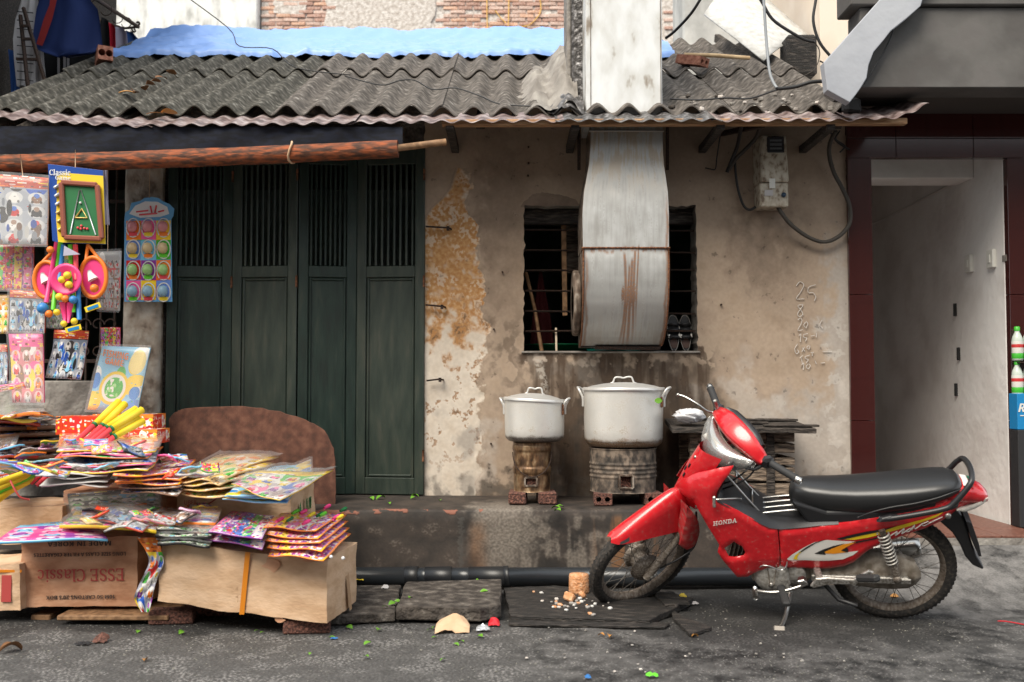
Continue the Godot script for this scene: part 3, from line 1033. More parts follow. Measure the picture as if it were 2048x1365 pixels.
	for px in [900, 1150, 1440, 1660]:
		s = S()
		var e: Vector3 = at(px, 256, 0.52)
		s.bar(Vector3(e.x, e.y, -0.1), Vector3(e.x, e.y + 0.005, 0.55), 0.045, 0.045, 0.004)
		part("eave_bracket", s, M.dark_wood, house)

func plinth(parent: Node3D) -> void:
	var w := 1100
	var h := 200
	var n1 := bytes_of(noise(0.008, 5, 51), w, h)
	var n2 := bytes_of(noise(0.035, 5, 52), w, h)
	var n3 := bytes_of(noise(0.25, 3, 53), w, h)
	var stn := noise(0.04, 4, 54).get_image(w, 24, false, false, false)
	stn.convert(Image.FORMAT_L8)
	stn.resize(w, h, Image.INTERPOLATE_CUBIC)
	var st := stn.get_data()
	var col := func(ix: int, iy: int) -> Color:
		var k := iy * w + ix
		var px := 1024.0 + (-3.5 + 5.52 * ix / w) * 367.0            # roughly, in photograph pixels along the front
		var t := float(iy) / h                                       # 0 at the wall, 0.58 at the lip, 1 at the ground
		var a := n1[k] / 255.0
		var b := n2[k] / 255.0
		var c := n3[k] / 255.0
		var s := st[k] / 255.0
		var g := Color(0.016, 0.013, 0.011).lerp(Color(0.058, 0.043, 0.034), clampf(0.5 + 1.3 * (b - 0.5) + 0.8 * (a - 0.5), 0.0, 1.0))
		var pale := blob(px + (b - 0.5) * 90.0 + (s - 0.5) * 40.0, t * 100.0, 1000, 62, 58, 34, 0.5)
		pale = maxf(pale, 0.75 * ss(990.0, 1010.0, px) * (1.0 - ss(1190.0, 1260.0, px)) * ss(0.6, 0.64, t) * ss(0.46, 0.6, s * 0.6 + b * 0.4))
		pale = maxf(pale, 0.3 * ss(0.62, 0.7, b) * ss(0.5, 0.6, t) * ss(0.45, 0.6, c))
		g = g.lerp(Color(0.21, 0.18, 0.15), pale * (0.3 + 0.8 * c))
		var rust := ss(930.0, 950.0, px) * (1.0 - ss(955.0, 985.0, px)) * ss(0.62, 0.7, t) * b
		rust = maxf(rust, ss(1170.0, 1220.0, px) * (1.0 - ss(1330.0, 1380.0, px)) * ss(0.6, 0.64, t) * ss(0.5, 0.65, s))
		g = g.lerp(Color(0.16, 0.075, 0.03), rust * 0.9)
		if px > 560.0 and px < 965.0 and absf(t - 0.585 - (b - 0.5) * 0.02) < 0.018 and a * 0.5 + b * 0.5 > 0.5:        # bare brick along the lip
			g = Color(0.22, 0.085, 0.055)
		if absf(px - 922.0 + (c - 0.5) * 14.0) < 5.0 and t > 0.62:
			g = g.lerp(Color(0.07, 0.066, 0.06), 0.4)
		g = g.lerp(Color(0.2, 0.16, 0.13), 0.7 * ss(0.96, 0.985, t + (b - 0.5) * 0.03))
		return g * (0.8 + 0.4 * c)
	var m := mat("plinth_cement", Color.WHITE, 0.75)
	m.albedo_texture = picture(w, h, col)
	m.texture_repeat = false
	m.heightmap_enabled = true
	m.heightmap_texture = m.albedo_texture
	m.heightmap_scale = 0.8
	var bump := noise(1.7, 5, 55)
	var top := at(600, 992, 0).y
	var rows: Array = []
	var uvs: Array = []
	var prof := [[-0.24, 0.0, 0.0], [0.0, 0.0, 0.02], [0.12, 0.0, 0.15], [0.24, -0.002, 0.27], [0.36, -0.004, 0.39], [0.48, -0.005, 0.5], [0.575, -0.006, 0.56], [0.594, -0.011, 0.58], [0.602, -0.024, 0.6], [0.603, -0.08, 0.66], [0.604, -0.15, 0.74], [0.606, -0.22, 0.83], [0.61, -0.3, 0.91], [0.615, -0.43, 1.0]]
	for j in prof.size():
		var row: Array = []
		var ur: Array = []
		for i in 221:
			var x := -3.5 + 5.52 * i / 220.0
			var e := bump.get_noise_2d(x * 1.5, prof[j][0] + prof[j][1])
			var lip := 0.7 if j >= 6 and j <= 8 else 0.3
			row.append(Vector3(x, top + prof[j][1] + e * 0.012 * lip * (1.0 if j > 1 else 0.2), prof[j][0] + (e * 0.016 * lip if j > 4 else 0.0)))
			ur.append(Vector2(i / 220.0, prof[j][2]))
		rows.append(row)
		uvs.append(ur)
	var s := S().smooth()
	s.grid(rows, uvs)
	s.smooth(false)
	for x in [0, 220]:
		var side: Array = []
		for r in rows:
			side.append(r[x])
		side.append(Vector3(side[0].x, -0.1, -0.24))
		for i in range(1, side.size() - 1):
			s.face([side[side.size() - 1], side[i - 1], side[i]], Vector3(x - 100.0, 0, 0))
	part("plinth", s, m, parent)

# ---------------------------------------------------------------- the house next door, on the right
func right_house() -> void:
	var house := thing("granite_house", "narrow modern house with dark red granite cladding and a white passage doorway", "house")
	var xl := at(1692, 600, 0).x
	var xo := at(1745, 600, 0).x                 # opening
	var xr := at(2016, 600, 0).x
	var fy := 0.235                              # floor of the passage
	var yo := at(1850, 318, 0).y
	var yt := at(1850, 230, 0).y
	var slab := func(x0: float, x1: float, y0: float, y1: float) -> void:
		var p := S()
		p.box(Vector3((x0 + x1) * 0.5, (y0 + y1) * 0.5, 0.0), Vector3(x1 - x0 - 0.003, y1 - y0 - 0.003, 0.05), 0.0015)
		part("granite_panel", p, M.granite, house)
	for q in [[0.1, 0.86], [0.86, 1.62], [1.62, yo]]:
		slab.call(xl + 0.012, xo, q[0], q[1])
		slab.call(xr, xr + 0.62, q[0], q[1])
	for q in [[xl + 0.012, xo + 0.15], [xo + 0.15, xo + 0.62], [xo + 0.62, xr + 0.62]]:
		slab.call(q[0], q[1], yo, yo + 0.12)
		slab.call(q[0] + 0.0, q[1], yo + 0.12, yt + 0.05)
	slab.call(xr + 0.62, xr + 3.0, 1.9, yt + 0.05)
	# masonry behind the cladding
	var s := S()
	s.box(Vector3((xl + xo) * 0.5 + 0.004, 1.4, -2.3), Vector3(xo - xl - 0.008, 3.2, 4.54), 0.0)
	part("party_wall", s, M.passage_white, house)
	s = S()
	s.box(Vector3(xr + 0.06, 1.4, -2.54), Vector3(0.12, 3.2, 5.02), 0.004)
	part("passage_wall", s, M.passage_white, house)
	s = S()
	s.box(Vector3((xo + xr) * 0.5, 1.4, -2.5), Vector3(xr - xo, 3.2, 0.1), 0.0)
	part("added_passage_end", s, M.passage_white, house)  # unseen white wall, brought close to brighten the passage
	s = S()
	s.box(Vector3((xo + xr) * 0.5, at(1850, 372, -0.66).y + 0.15, -0.53), Vector3(xr - xo - 0.004, 0.3, 0.25), 0.004)
	part("passage_beam", s, M.passage_white, house)
	s = S()
	s.box(Vector3((xo + xr) * 0.5, 2.88, -2.5), Vector3(xr - xo, 0.1, 4.9), 0.0)
	part("passage_ceiling", s, M.passage_white, house)
	grunge("floor_tile", [[0.3, lin(0.13, 0.052, 0.036)], [0.6, lin(0.18, 0.075, 0.052)], [0.8, lin(0.23, 0.11, 0.08)]], 0.03, Vector3(2, 2, 2), 0.45, 0.0, 0.0, 61)
	s = S()
	s.box(Vector3((xo + xr) * 0.5, fy - 0.06, -2.2), Vector3(xr - xo, 0.1, 5.3), 0.0)
	part("passage_floor", s, M.cement, house)
	for i in 3:
		for j in 8:
			s = S()
			var tw := (xr - xo - 0.02) / 3.0
			s.box(Vector3(xo + 0.005 + tw * (i + 0.5), fy - 0.004 + rng.randf_range(-0.001, 0.001), 0.3 - 0.3 * j), Vector3(tw - 0.004, 0.012, 0.296), 0.002)
			part("floor_tile", s, M.floor_tile, house)
	# conduit, switches and clips on the passage wall
	s = S().smooth()
	s.tube([Vector3(xr - 0.008, at(1960, 346, -0.4).y, -0.42), Vector3(xr - 0.008, 2.41, -1.9), Vector3(xr - 0.008, 2.39, -4.8)], 0.007, 6)
	part("conduit", s, M.passage_white, house)
	var wall_point := func(px: float, py: float) -> Vector3:
		var r := ray(px, py)
		return CAM + r * ((xr - CAM.x) / r.x)
	for q in [[1942, 528], [1987, 518]]:
		var p: Vector3 = wall_point.call(q[0], q[1])
		s = S()
		s.box(p + Vector3(-0.012, 0, 0), Vector3(0.024, 0.115, 0.085), 0.004)
		var sw := part("light_switch", s, M.white_plastic, house)
		s = S()
		s.box(p + Vector3(-0.027, 0, 0.0), Vector3(0.006, 0.05, 0.03), 0.002)
		part("rocker", s, M.white_plastic, sw)
	for q in [[1913, 620], [1920, 708], [1915, 780]]:
		var p: Vector3 = wall_point.call(q[0], q[1])
		s = S()
		s.box(p + Vector3(-0.008, 0, 0), Vector3(0.016, 0.085, 0.024), 0.002)
		part("wall_clip", s, M.black, house)
	var lab: Vector3 = wall_point.call(2010, 517)
	s = S()
	s.box(lab + Vector3(-0.002, 0, 0), Vector3(0.003, 0.04, 0.05), 0.0)
	part("wall_label", s, M.cement, house)
	# the balcony beam, its soffit and the parapet over it
	grunge("beam_shade_grey", [[0.3, lin(0.085, 0.08, 0.076)], [0.7, lin(0.12, 0.114, 0.108)]], 0.008, Vector3(0.4, 0.4, 0.4), 0.9, 0.0, 0.1, 62)  # grey darkened to stand in for shade on the beam
	mat("soffit_shade_brown", lin(0.06, 0.05, 0.045), 0.9)  # dark brown carries the shade under the balcony
	var by := at(1900, 175, 0.58).y
	var by2 := at(1900, 15, 0.58).y
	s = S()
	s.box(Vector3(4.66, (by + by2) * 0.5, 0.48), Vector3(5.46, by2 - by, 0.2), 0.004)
	part("balcony_beam", s, M.beam_shade_grey, house)
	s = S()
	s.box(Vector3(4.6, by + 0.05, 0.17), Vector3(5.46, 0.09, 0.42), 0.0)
	part("balcony_soffit", s, M.soffit_shade_brown, house)
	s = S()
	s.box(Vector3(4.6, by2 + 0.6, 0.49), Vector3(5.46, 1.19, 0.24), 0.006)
	part("balcony_parapet", s, M.beam_shade_grey, house)
	# pale rendered side of the balcony stair, stepping down to the eave
	grunge("pale_render", [[0.3, lin(0.33, 0.345, 0.38)], [0.7, lin(0.4, 0.415, 0.45)]], 0.006, Vector3(0.5, 0.5, 0.5), 0.9, 0.0, 0.1, 63)
	var out := func(pts: Array, z: float) -> Array:
		var r: Array = []
		for q in pts:
			var p: Vector3 = at(q[0], q[1], z)
			r.append(Vector2(p.x, p.y))
		return r
	s = S()
	s.slab(out.call([[1900, -160], [1848, -8], [1842, 12], [1815, 36], [1782, 62], [1770, 78], [1748, 104], [1738, 130], [1734, 156], [1722, 176], [1712, 190], [1700, 205], [1655, 180], [1648, 125], [1765, -6], [1880, -160]], 0.68), 0.61, 0.68, 0.004)
	part("stair_side", s, M.pale_render, house)
	# cream upper house beyond, with a window
	var up := thing("cream_house", "cream painted upper storey with a window behind the stair side", "house")
	grunge("cream_paint", [[0.3, lin(0.66, 0.56, 0.46)], [0.7, lin(0.74, 0.65, 0.55)]], 0.006, Vector3(0.4, 0.4, 0.4), 0.9, 0.0, 0.0, 64)
	var c0 := at(1641, 100, -1.4)
	s = S()
	s.box(Vector3(c0.x + 1.6, 5.5, -2.4), Vector3(3.2, 5.4, 2.0), 0.006)
	part("wall", s, M.cream_paint, up)
	var wx := at(1712, 12, -1.4)
	s = S()
	s.box(wx + Vector3(0.42, 0.5, -0.02), Vector3(0.9, 1.3, 0.08), 0.006)
	var fr := part("window", s, M.whitewash, up)
	mat("dim_glass", lin(0.05, 0.055, 0.06), 0.1)
	s = S()
	s.box(wx + Vector3(0.42, 0.52, 0.015), Vector3(0.76, 1.16, 0.02), 0.002)
	part("pane", s, M.dim_glass, fr)
	s = S()
	s.box(wx + Vector3(0.42, 0.05, 0.03), Vector3(0.76, 0.05, 0.02), 0.004)
	part("rail", s, M.whitewash, fr)
	# drinks stacked by the granite pier
	mat("bottle_green", lin(0.05, 0.4, 0.03), 0.4)
	mat("bottle_body", lin(0.5, 0.56, 0.5), 0.15)
	mat("bottle_label", lin(0.62, 0.6, 0.56), 0.5)
	mat("label_red", lin(0.5, 0.03, 0.03), 0.5)
	for row in 2:
		for i in 2:
			var b: Vector3 = at(2036 + 22 * i, 722 + 68 * row, 0.09)
			var t := thing("drink_bottle", "small white labelled bottle with green cap stacked by the granite pier", "bottle", b, "green capped bottles stacked by the granite pier")
			s = S().smooth()
			s.lathe([Vector2(0.0, 0.0), Vector2(0.028, 0.0), Vector2(0.031, 0.01), Vector2(0.031, 0.12), Vector2(0.026, 0.145), Vector2(0.014, 0.17), Vector2(0.013, 0.19)], 14)
			part("body", s, M.bottle_body, t)
			s = S().smooth()
			s.lathe([Vector2(0.0315, 0.045), Vector2(0.032, 0.05), Vector2(0.032, 0.11), Vector2(0.0315, 0.115)], 14)
			part("label", s, M.bottle_label, t)
			s = S().smooth()
			s.lathe([Vector2(0.0322, 0.078), Vector2(0.0324, 0.08), Vector2(0.0324, 0.096), Vector2(0.0322, 0.098)], 14)
			part("label_band", s, M.label_red, t)
			s = S().smooth()
			s.lathe([Vector2(0.031, 0.012), Vector2(0.0318, 0.014), Vector2(0.0318, 0.042), Vector2(0.031, 0.044)], 14)
			part("base_band", s, M.bottle_green, t)
			s = S().smooth()
			s.lathe([Vector2(0.016, 0.178), Vector2(0.0165, 0.2), Vector2(0.012, 0.204), Vector2(0.0, 0.204)], 12)
			part("cap", s, M.bottle_green, t)
	s = S()
	var sh := at(2062, 792, 0.09)
	s.box(sh + Vector3(0.03, -0.005, 0.0), Vector3(0.24, 0.008, 0.11), 0.001)
	var rack := thing("bottle_rack", "thin two-tier rack holding green capped bottles by the granite pier", "rack")
	part("shelf", s, M.iron, rack)
	s = S()
	s.box(at(2062, 724, 0.09) + Vector3(0.03, -0.005, 0.0), Vector3(0.24, 0.006, 0.11), 0.001)
	part("shelf", s, M.iron, rack)
	for dx in [-0.08, 0.14]:
		s = S()
		var f := Vector3(sh.x + dx, 0.0, 0.05)
		s.bar(Vector3(f.x, 0.24, f.z), Vector3(f.x, sh.y + 0.4, f.z), 0.012, 0.012, 0.001)
		part("post", s, M.iron, rack)
	mat("drink_blue", lin(0.01, 0.2, 0.46), 0.4)
	var pk := at(2028, 860, 0.1)
	var pack := thing("drink_carton", "bright blue drinks carton with white lettering by the granite pier", "carton")
	s = S()
	s.box(pk + Vector3(0.13, 0.108, 0.0), Vector3(0.26, 0.212, 0.1), 0.003)
	part("carton", s, M.drink_blue, pack)
	s = S()
	s.box(Vector3(pk.x + 0.13, (pk.y + 0.24) * 0.5, 0.1), Vector3(0.26, pk.y - 0.24, 0.1), 0.003)
	mat("crate_dark", lin(0.02, 0.02, 0.022), 0.6)
	single("plastic_crate", s, M.crate_dark, "black crate under the blue drinks carton", "crate")
	var t := part("lettering", letters("Re", 0.05, 0.002, "Droid Sans", 800), M.white_plastic, pack)
	t.transform = Transform3D(Basis(Vector3(1, 0, 0), Vector3(0.25, 1, 0), Vector3(0, 0, 1)), pk + Vector3(0.045, 0.13, 0.052))
	s = S()
	s.box(pk + Vector3(0.05, 0.085, 0.0515), Vector3(0.07, 0.006, 0.002), 0.0)
	part("print_line", s, M.white_plastic, pack)

# ---------------------------------------------------------------- walls behind the roof, houses left and opposite
func backdrop() -> void:
	var zb := -9.0
	var x0 := at(522, 40, zb).x
	var x1 := at(1362, 40, zb).x
	# tall brick gable with patches of plaster
	var g := thing("brick_gable", "tall brick gable wall with patches of pale plaster behind the tarpaulin", "wall")
	var s := S()
	s.box(Vector3((x0 + x1) * 0.5, 4.6, zb - 0.3), Vector3(x1 - x0, 9.0, 0.6), 0.01)
	part("mortar_bed", s, M.mortar, g)
	var kinds: Array = []
	for v in 5:
		var b := S()
		var cs: Array = []
		for i in 8:
			cs.append(Vector3(0.105 * (1 if i & 1 else -1), 0.0255 * (1 if i & 2 else -1), 0.02 * (1 if i & 4 else -1)) + Vector3(rng.randf_range(-0.008, 0.008), rng.randf_range(-0.005, 0.005), rng.randf_range(-0.006, 0.006)))
		b.hexa(cs, 0.005)
		kinds.append(b.mesh())
	grunge("brick_pink", [[0.2, lin(0.48, 0.31, 0.25)], [0.5, lin(0.58, 0.42, 0.35)], [0.8, lin(0.66, 0.54, 0.48)]], 0.03, Vector3(2, 2, 2), 0.95, 0.0, 0.2, 71)
	grunge("brick_orange", [[0.2, lin(0.5, 0.27, 0.18)], [0.5, lin(0.62, 0.38, 0.27)], [0.8, lin(0.66, 0.5, 0.4)]], 0.03, Vector3(2, 2, 2), 0.95, 0.0, 0.2, 72)
	var ms := [M.brick_pale, M.brick_pink, M.brick_orange, M.brick_pale, M.brick_pink]
	var patches := [[650, 705, 880, -40], [660, 20, 875, 75], [560, 10, 590, 40], [535, 40, 570, 70], [1010, 4, 1050, 12], [940, 6, 960, 18]]
	var y := 6.2
	var row := 0
	while y < 7.05:
		var x := x0 + 0.11 + (0.115 if row % 2 else 0.0)
		while x < x1 - 0.1:
			var q := pix(Vector3(x, y, zb))
			var bare := true
			if q.x > 672 and q.x < 872 and not (q.x > 830 and q.y < 30 and row % 2):
				bare = false
			if q.x > 1135 and q.x < 1330:
				bare = false
			if rng.randf() < 0.07:
				bare = false
			if bare:
				part("brick", kinds[rng.randi() % 5], ms[rng.randi() % 5], g, Transform3D(Basis(Vector3.BACK, rng.randf_range(-0.02, 0.02)), Vector3(x + rng.randf_range(-0.006, 0.006), y, zb + rng.randf_range(-0.008, 0.012))))
			x += 0.232
		y += 0.0615
		row += 1
	var lump := noise(0.9, 4, 73)
	for q in [[650, 872, -60, 90], [548, 612, -10, 30]]:
		var a: Vector3 = at(q[0], q[3], zb)
		var b: Vector3 = at(q[1], q[2], zb)
		var pts: Array = []
		for i in 36:
			var ang := TAU * i / 36.0
			var r := 1.0 + 0.25 * lump.get_noise_2d(cos(ang) * 2.0 + q[0], sin(ang) * 2.0)
			pts.append(Vector2((a.x + b.x) * 0.5 + (b.x - a.x) * 0.5 * r * clampf(cos(ang) * 1.35, -1, 1), (a.y + b.y) * 0.5 + (b.y - a.y) * 0.5 * r * clampf(sin(ang) * 1.35, -1, 1)))
		s = S()
		s.slab(pts, zb - 0.02, zb + 0.028, 0.006)
		part("plaster_patch", s, M.mortar, g)
	mat("yellow_wire", lin(0.75, 0.45, 0.1), 0.5)
	for q in [[[974, -20], [974, 30], [976, 75]], [[1018, -20], [1017, 40], [1015, 70]], [[1076, -20], [1082, 18], [1070, 40], [1052, 52], [1018, 54]], [[990, 20], [1000, 34], [1012, 46]]]:
		var pts: Array = []
		for p in q:
			pts.append(at(p[0], p[1], zb + 0.05))
		s = S().smooth()
		s.tube(curve(pts, 4), 0.008, 5)
		single("yellow_cable", s, M.yellow_wire, "thin yellow cable hanging on the brick gable", "cable", "yellow cables on the brick gable")
	# whitewashed wall on the left
	grunge("limewash_old", [[0.15, lin(0.42, 0.42, 0.4)], [0.4, lin(0.62, 0.62, 0.6)], [0.6, lin(0.7, 0.7, 0.68)], [0.85, lin(0.76, 0.76, 0.74)]], 0.01, Vector3(0.9, 0.35, 0.9), 0.95, 0.0, 0.3, 74)
	s = S()
	s.box(Vector3(x0 - 3.0, 4.6, zb - 0.15), Vector3(5.96, 9.0, 0.6), 0.02)
	single("whitewashed_wall", s, M.limewash_old, "tall whitewashed wall with faint stains beside the brick gable", "wall")
	# grey rendered wall on the right
	grunge("grey_render", [[0.2, lin(0.38, 0.39, 0.39)], [0.5, lin(0.47, 0.48, 0.48)], [0.8, lin(0.55, 0.56, 0.55)]], 0.01, Vector3(0.6, 0.4, 0.6), 0.95, 0.0, 0.2, 75)
	var ga := at(1345, 60, -3.4)
	var gb := at(1640, 60, -3.4)
	s = S()
	s.box(Vector3((ga.x + gb.x) * 0.5 + 0.05, 4.2, -3.7), Vector3(gb.x - ga.x - 0.1, 8.4, 0.6), 0.02)
	single("grey_rendered_wall", s, M.grey_render, "grey rendered wall rising behind the right end of the corrugated roof", "wall")
	# dark lean-to on the left, beyond the gable end of the roof
	var lean := thing("dark_lean_to", "dark timber lean-to behind the washing line", "shed")
	s = S()
	s.box(Vector3(-4.25, 3.2, -1.6), Vector3(1.0, 6.4, 3.4), 0.01)
	part("wall", s, M.charred, lean)  # near-black char tone stands in for the shadow on this wall
	s = S()
	s.box(Vector3(-3.9, 5.1, -1.3), Vector3(1.9, 0.08, 4.2), 0.004)
	part("roof", s, M.dark_wood, lean)
	for z in [-0.1, -1.9]:
		s = S()
		s.bar(Vector3(-3.62, 2.0, z), Vector3(-3.62, 5.06, z), 0.08, 0.08, 0.004)
		part("post", s, M.dark_wood, lean)

func opposite() -> void:
	# the houses across the lane, behind the photographer: they close the lane and shade it
	var h := thing("lane_house", "row house across the lane behind the photographer", "house")
	var s := S()
	s.box(Vector3(0, 2.6, 13.0), Vector3(26, 5.2, 3.0), 0.01)
	part("wall", s, M.cement, h)
	for i in 9:
		s = S()
		s.box(Vector3(-10.4 + 2.6 * i, 1.15, 11.48), Vector3(1.3, 2.3, 0.06), 0.01)
		part("door", s, M.old_green_lit, h)
		s = S()
		s.box(Vector3(-10.4 + 2.6 * i, 3.7, 11.48), Vector3(1.1, 1.3, 0.06), 0.01)
		part("window", s, M.dark_wood, h)
	s = S()
	s.box(Vector3(0, 5.3, 12.9), Vector3(26.4, 0.14, 3.4), 0.02)
	part("cornice", s, M.cement, h)

# ---------------------------------------------------------------- on the roof
func tarp_height(x: float, z: float) -> float:
	return roof_y(z) + 0.075

func leaf(called: String, where: Vector3, size: float, m: Material, label: String, group: String, turn := 0.0, tip := 0.0, curl := 0.35) -> void:
	var rows: Array = []
	for i in 7:
		var t := i / 6.0
		var wd := sin(PI * (0.08 + 0.9 * t)) * 0.36 * size
		var mid := Vector3((t - 0.5) * size, sin(t * PI) * curl * size * 0.35, 0)
		rows.append([mid + Vector3(0, curl * size * 0.22, -wd), mid + Vector3(0, 0.02 * size, -wd * 0.5), mid, mid + Vector3(0, 0.02 * size, wd * 0.5), mid + Vector3(0, curl * size * 0.16, wd)])
	var s := S().smooth()
	s.grid(rows)
	single(called, s, m, label, "leaf", group, Transform3D(Basis.from_euler(Vector3(tip, turn, 0.1)), where + Vector3(0, 0.003, 0)))

func rope(called: String, pts: Array, r: float, m: Material, label: String, category := "cable", group := "", per := 5) -> void:
	# pts: [px, py, z]
	var path: Array = []
	for q in pts:
		path.append(at(q[0], q[1], q[2]))
	var s := S().smooth()
	s.tube(curve(path, per), r, 6)
	single(called, s, m, label, category, group)

func roof_things() -> void:
	# blue tarpaulin
	var m := mat("tarp_blue", lin(0.2, 0.36, 0.76), 0.45)
	m.clearcoat_enabled = true
	m.clearcoat = 0.2
	m.clearcoat_roughness = 0.4
	var wr := noise(1.1, 4, 81)
	var wr2 := noise(5.0, 3, 82)
	var fold := noise(3.2, 3, 85)
	fold.fractal_type = FastNoiseLite.FRACTAL_RIDGED
	var tarp := thing("blue_tarpaulin", "crumpled blue plastic tarpaulin spread over the top of the corrugated roof", "tarpaulin")
	var rows: Array = []
	for j in 25:
		var row: Array = []
		var t := j / 24.0
		for i in 181:
			var x := -2.96 + 4.16 * i / 180.0
			var z := lerpf(-2.06 + 0.03 * wr.get_noise_2d(x * 0.8, 3.0), -1.26 + 0.03 * wr.get_noise_2d(x * 2.0, 9.0), t)
			var y := tarp_height(x, z) + 0.035 * wr.get_noise_2d(x * 1.2 + z, z * 2.5) + 0.026 * fold.get_noise_2d(x * 0.8 + z * 0.9, z * 0.5 - x * 0.3)
			y += 0.05 * (1.0 - ss(0.0, 0.25, t)) + 0.04 * exp(-pow((x + 2.55) / 0.28, 2.0)) * (1.0 - t)
			row.append(Vector3(x, y, z))
		rows.append(row)
	for d in [[0.015, 0.01], [0.02, 0.03], [0.022, 0.055]]:           # the hanging hem
		var row: Array = []
		for i in 181:
			var p: Vector3 = rows[24][i]
			row.append(Vector3(p.x, p.y - d[1] - 0.008 * wr2.get_noise_2d(p.x * 3.0, d[1] * 9.0), p.z + d[0] + 0.012 * wr2.get_noise_2d(p.x * 4.0, 5.0)))
		rows.append(row)
	var s := S().smooth()
	s.grid(rows)
	part("cover", s, m, tarp)
	mat("tarp_red", lin(0.42, 0.1, 0.07), 0.5)
	var low: Array = [[], []]
	for i in 91:
		var x := -2.1 + 2.3 * i / 90.0
		var p := Vector3(x, tarp_height(x, -1.22) - 0.07 + 0.006 * wr2.get_noise_2d(x * 2.0, 1.0), -1.21)
		low[0].append(p + Vector3(0, 0.03, -0.3))
		low[1].append(p - Vector3(0, 0.03, 0))
	s = S().smooth()
	s.grid(low)
	part("red_lining", s, M.tarp_red, tarp)
	# hollow bricks that weigh the tarpaulin down, a bamboo stick, fallen leaves
	hollow_brick(at(207, 114, -1.0), Basis(Vector3.UP, 0.5), Vector3(0.1, 0.1, 0.21), M.brick, "orange hollow brick weighing down the left corner of the blue tarpaulin")
	hollow_brick(at(1385, 122, -0.7), Basis(Vector3.UP, 0.75) * Basis(Vector3.RIGHT, 0.3), Vector3(0.1, 0.06, 0.21), M.brick, "pale orange hollow brick lying flat beside the bamboo stick on the roof")
	s = S().smooth()
	s.tube([at(1368, 110, -0.75), at(1430, 111, -0.75), at(1500, 116, -0.75)], [0.016, 0.015, 0.014], 8)
	single("bamboo_stick", s, M.bamboo, "short pale bamboo stick lying on the corrugated roof", "stick")
	for q in [[253, 188, 0.1, 0.09, 0.4], [268, 186, 0.1, 0.08, 1.9], [300, 170, -0.08, 0.075, 2.7], [322, 158, -0.22, 0.08, 0.9], [342, 147, -0.36, 0.07, 4.0], [290, 178, 0.0, 0.07, 5.0], [312, 164, -0.15, 0.06, 3.1]]:
		var p: Vector3 = at(q[0], q[1], q[2])
		leaf("dry_leaf", p, q[3], M.leaf_dry if int(q[0]) % 2 else M.leaf_brown, "curled dry brown leaf caught in a gutter of the corrugated roof", "dry leaves in the roof gutter", q[4], 0.3, 0.35)
	for q in [[309, 229, 0.5, 0.09, 0.2], [338, 227, 0.49, 0.1, 3.0]]:
		leaf("yellow_leaf", at(q[0], q[1], q[2]), q[3], M.leaf_dry, "yellow fallen leaf lying on the pink eave sheet", "yellow leaves on the eave sheet", q[4], 0.2, 0.2)
	# tarred flue beside the duct and the cement collar at its foot
	var fl := thing("tarred_flue", "narrow tar-streaked masonry flue rising beside the pale duct", "chimney")
	s = S()
	s.box(Vector3(at(1156, 100, 0.1).x, 4.0, -0.1), Vector3(0.075, 2.7, 0.42), 0.012)
	part("shaft", s, M.soot_metal, fl)
	s = S()
	s.box(Vector3(at(1146, 100, 0.1).x - 0.02, 4.1, -0.1), Vector3(0.03, 2.7, 0.36), 0.01)
	part("render_coat", s, M.cement, fl)
	var lump := noise(6.0, 4, 83)
	rows = []
	for j in 22:
		var row: Array = []
		for i in 26:
			var u := i / 25.0
			var v := j / 21.0
			var x := 0.0 + 0.39 * u
			var z := 0.42 - 1.15 * v
			var e := ss(0.0, 0.5, u + 0.25 * lump.get_noise_2d(v * 2.0, 0.3) - 0.25 * absf(v - 0.55))
			var y := roof_y(z) + cos((x + 3.05) / 0.177 * TAU) * 0.03 - 0.01 + e * (0.04 + 0.3 * pow(u, 2.2) * ss(0.1, 0.5, v) * (1.0 - v * 0.4)) + e * lump.get_noise_2d(x * 2.0, z * 2.0) * 0.05
			row.append(Vector3(x, y - (0.03 if e < 0.02 else 0.0), z))
		rows.append(row)
	s = S().smooth()
	s.grid(rows)
	part("cement_collar", s, M.cement, fl)
	rows = []
	for j in 10:
		var row: Array = []
		for i in 14:
			var u := i / 13.0
			var v := j / 9.0
			var x := 0.2 + 0.21 * u
			var z := 0.44 - 0.3 * v
			row.append(Vector3(x, roof_y(z) + cos((x + 3.05) / 0.177 * TAU) * 0.026 + 0.012 + 0.05 * u * ss(0.0, 0.2, v) + 0.03 * lump.get_noise_2d(x * 3.0, z * 3.0), z))
		rows.append(row)
	s = S().smooth()
	s.grid(rows)
	part("tar_skirt", s, M.soot_metal, fl)
	# flat fibre-cement sheet leaning on the right end of the roof
	grunge("pale_sheet", [[0.2, lin(0.4, 0.39, 0.37)], [0.5, lin(0.52, 0.52, 0.5)], [0.8, lin(0.62, 0.62, 0.61)]], 0.02, Vector3(1.2, 1.2, 1.2), 0.9, 0.0, 0.3, 84)
	var wave := func(u: float, v: float) -> Vector3:
		return Vector3(0, 0.03 * sin(u * 5.0) * v, 0.05 * sin(u * 3.0 + v))
	s = S().smooth()
	s.sheet(at(1408, 28, -1.6), at(1470, -60, -2.2), at(1628, 66, -1.5), at(1525, 125, -0.95), 0.008, 10, 10, wave)
	single("cement_board", s, M.pale_sheet, "pale flat cement board leaning crookedly on the right end of the roof", "board")
	s = S()
	s.box(at(1597, 118, -1.1), Vector3(0.22, 0.3, 0.2), 0.02)
	single("brick_stub", s, M.charred, "sooty brick stub under the leaning cement board", "masonry")
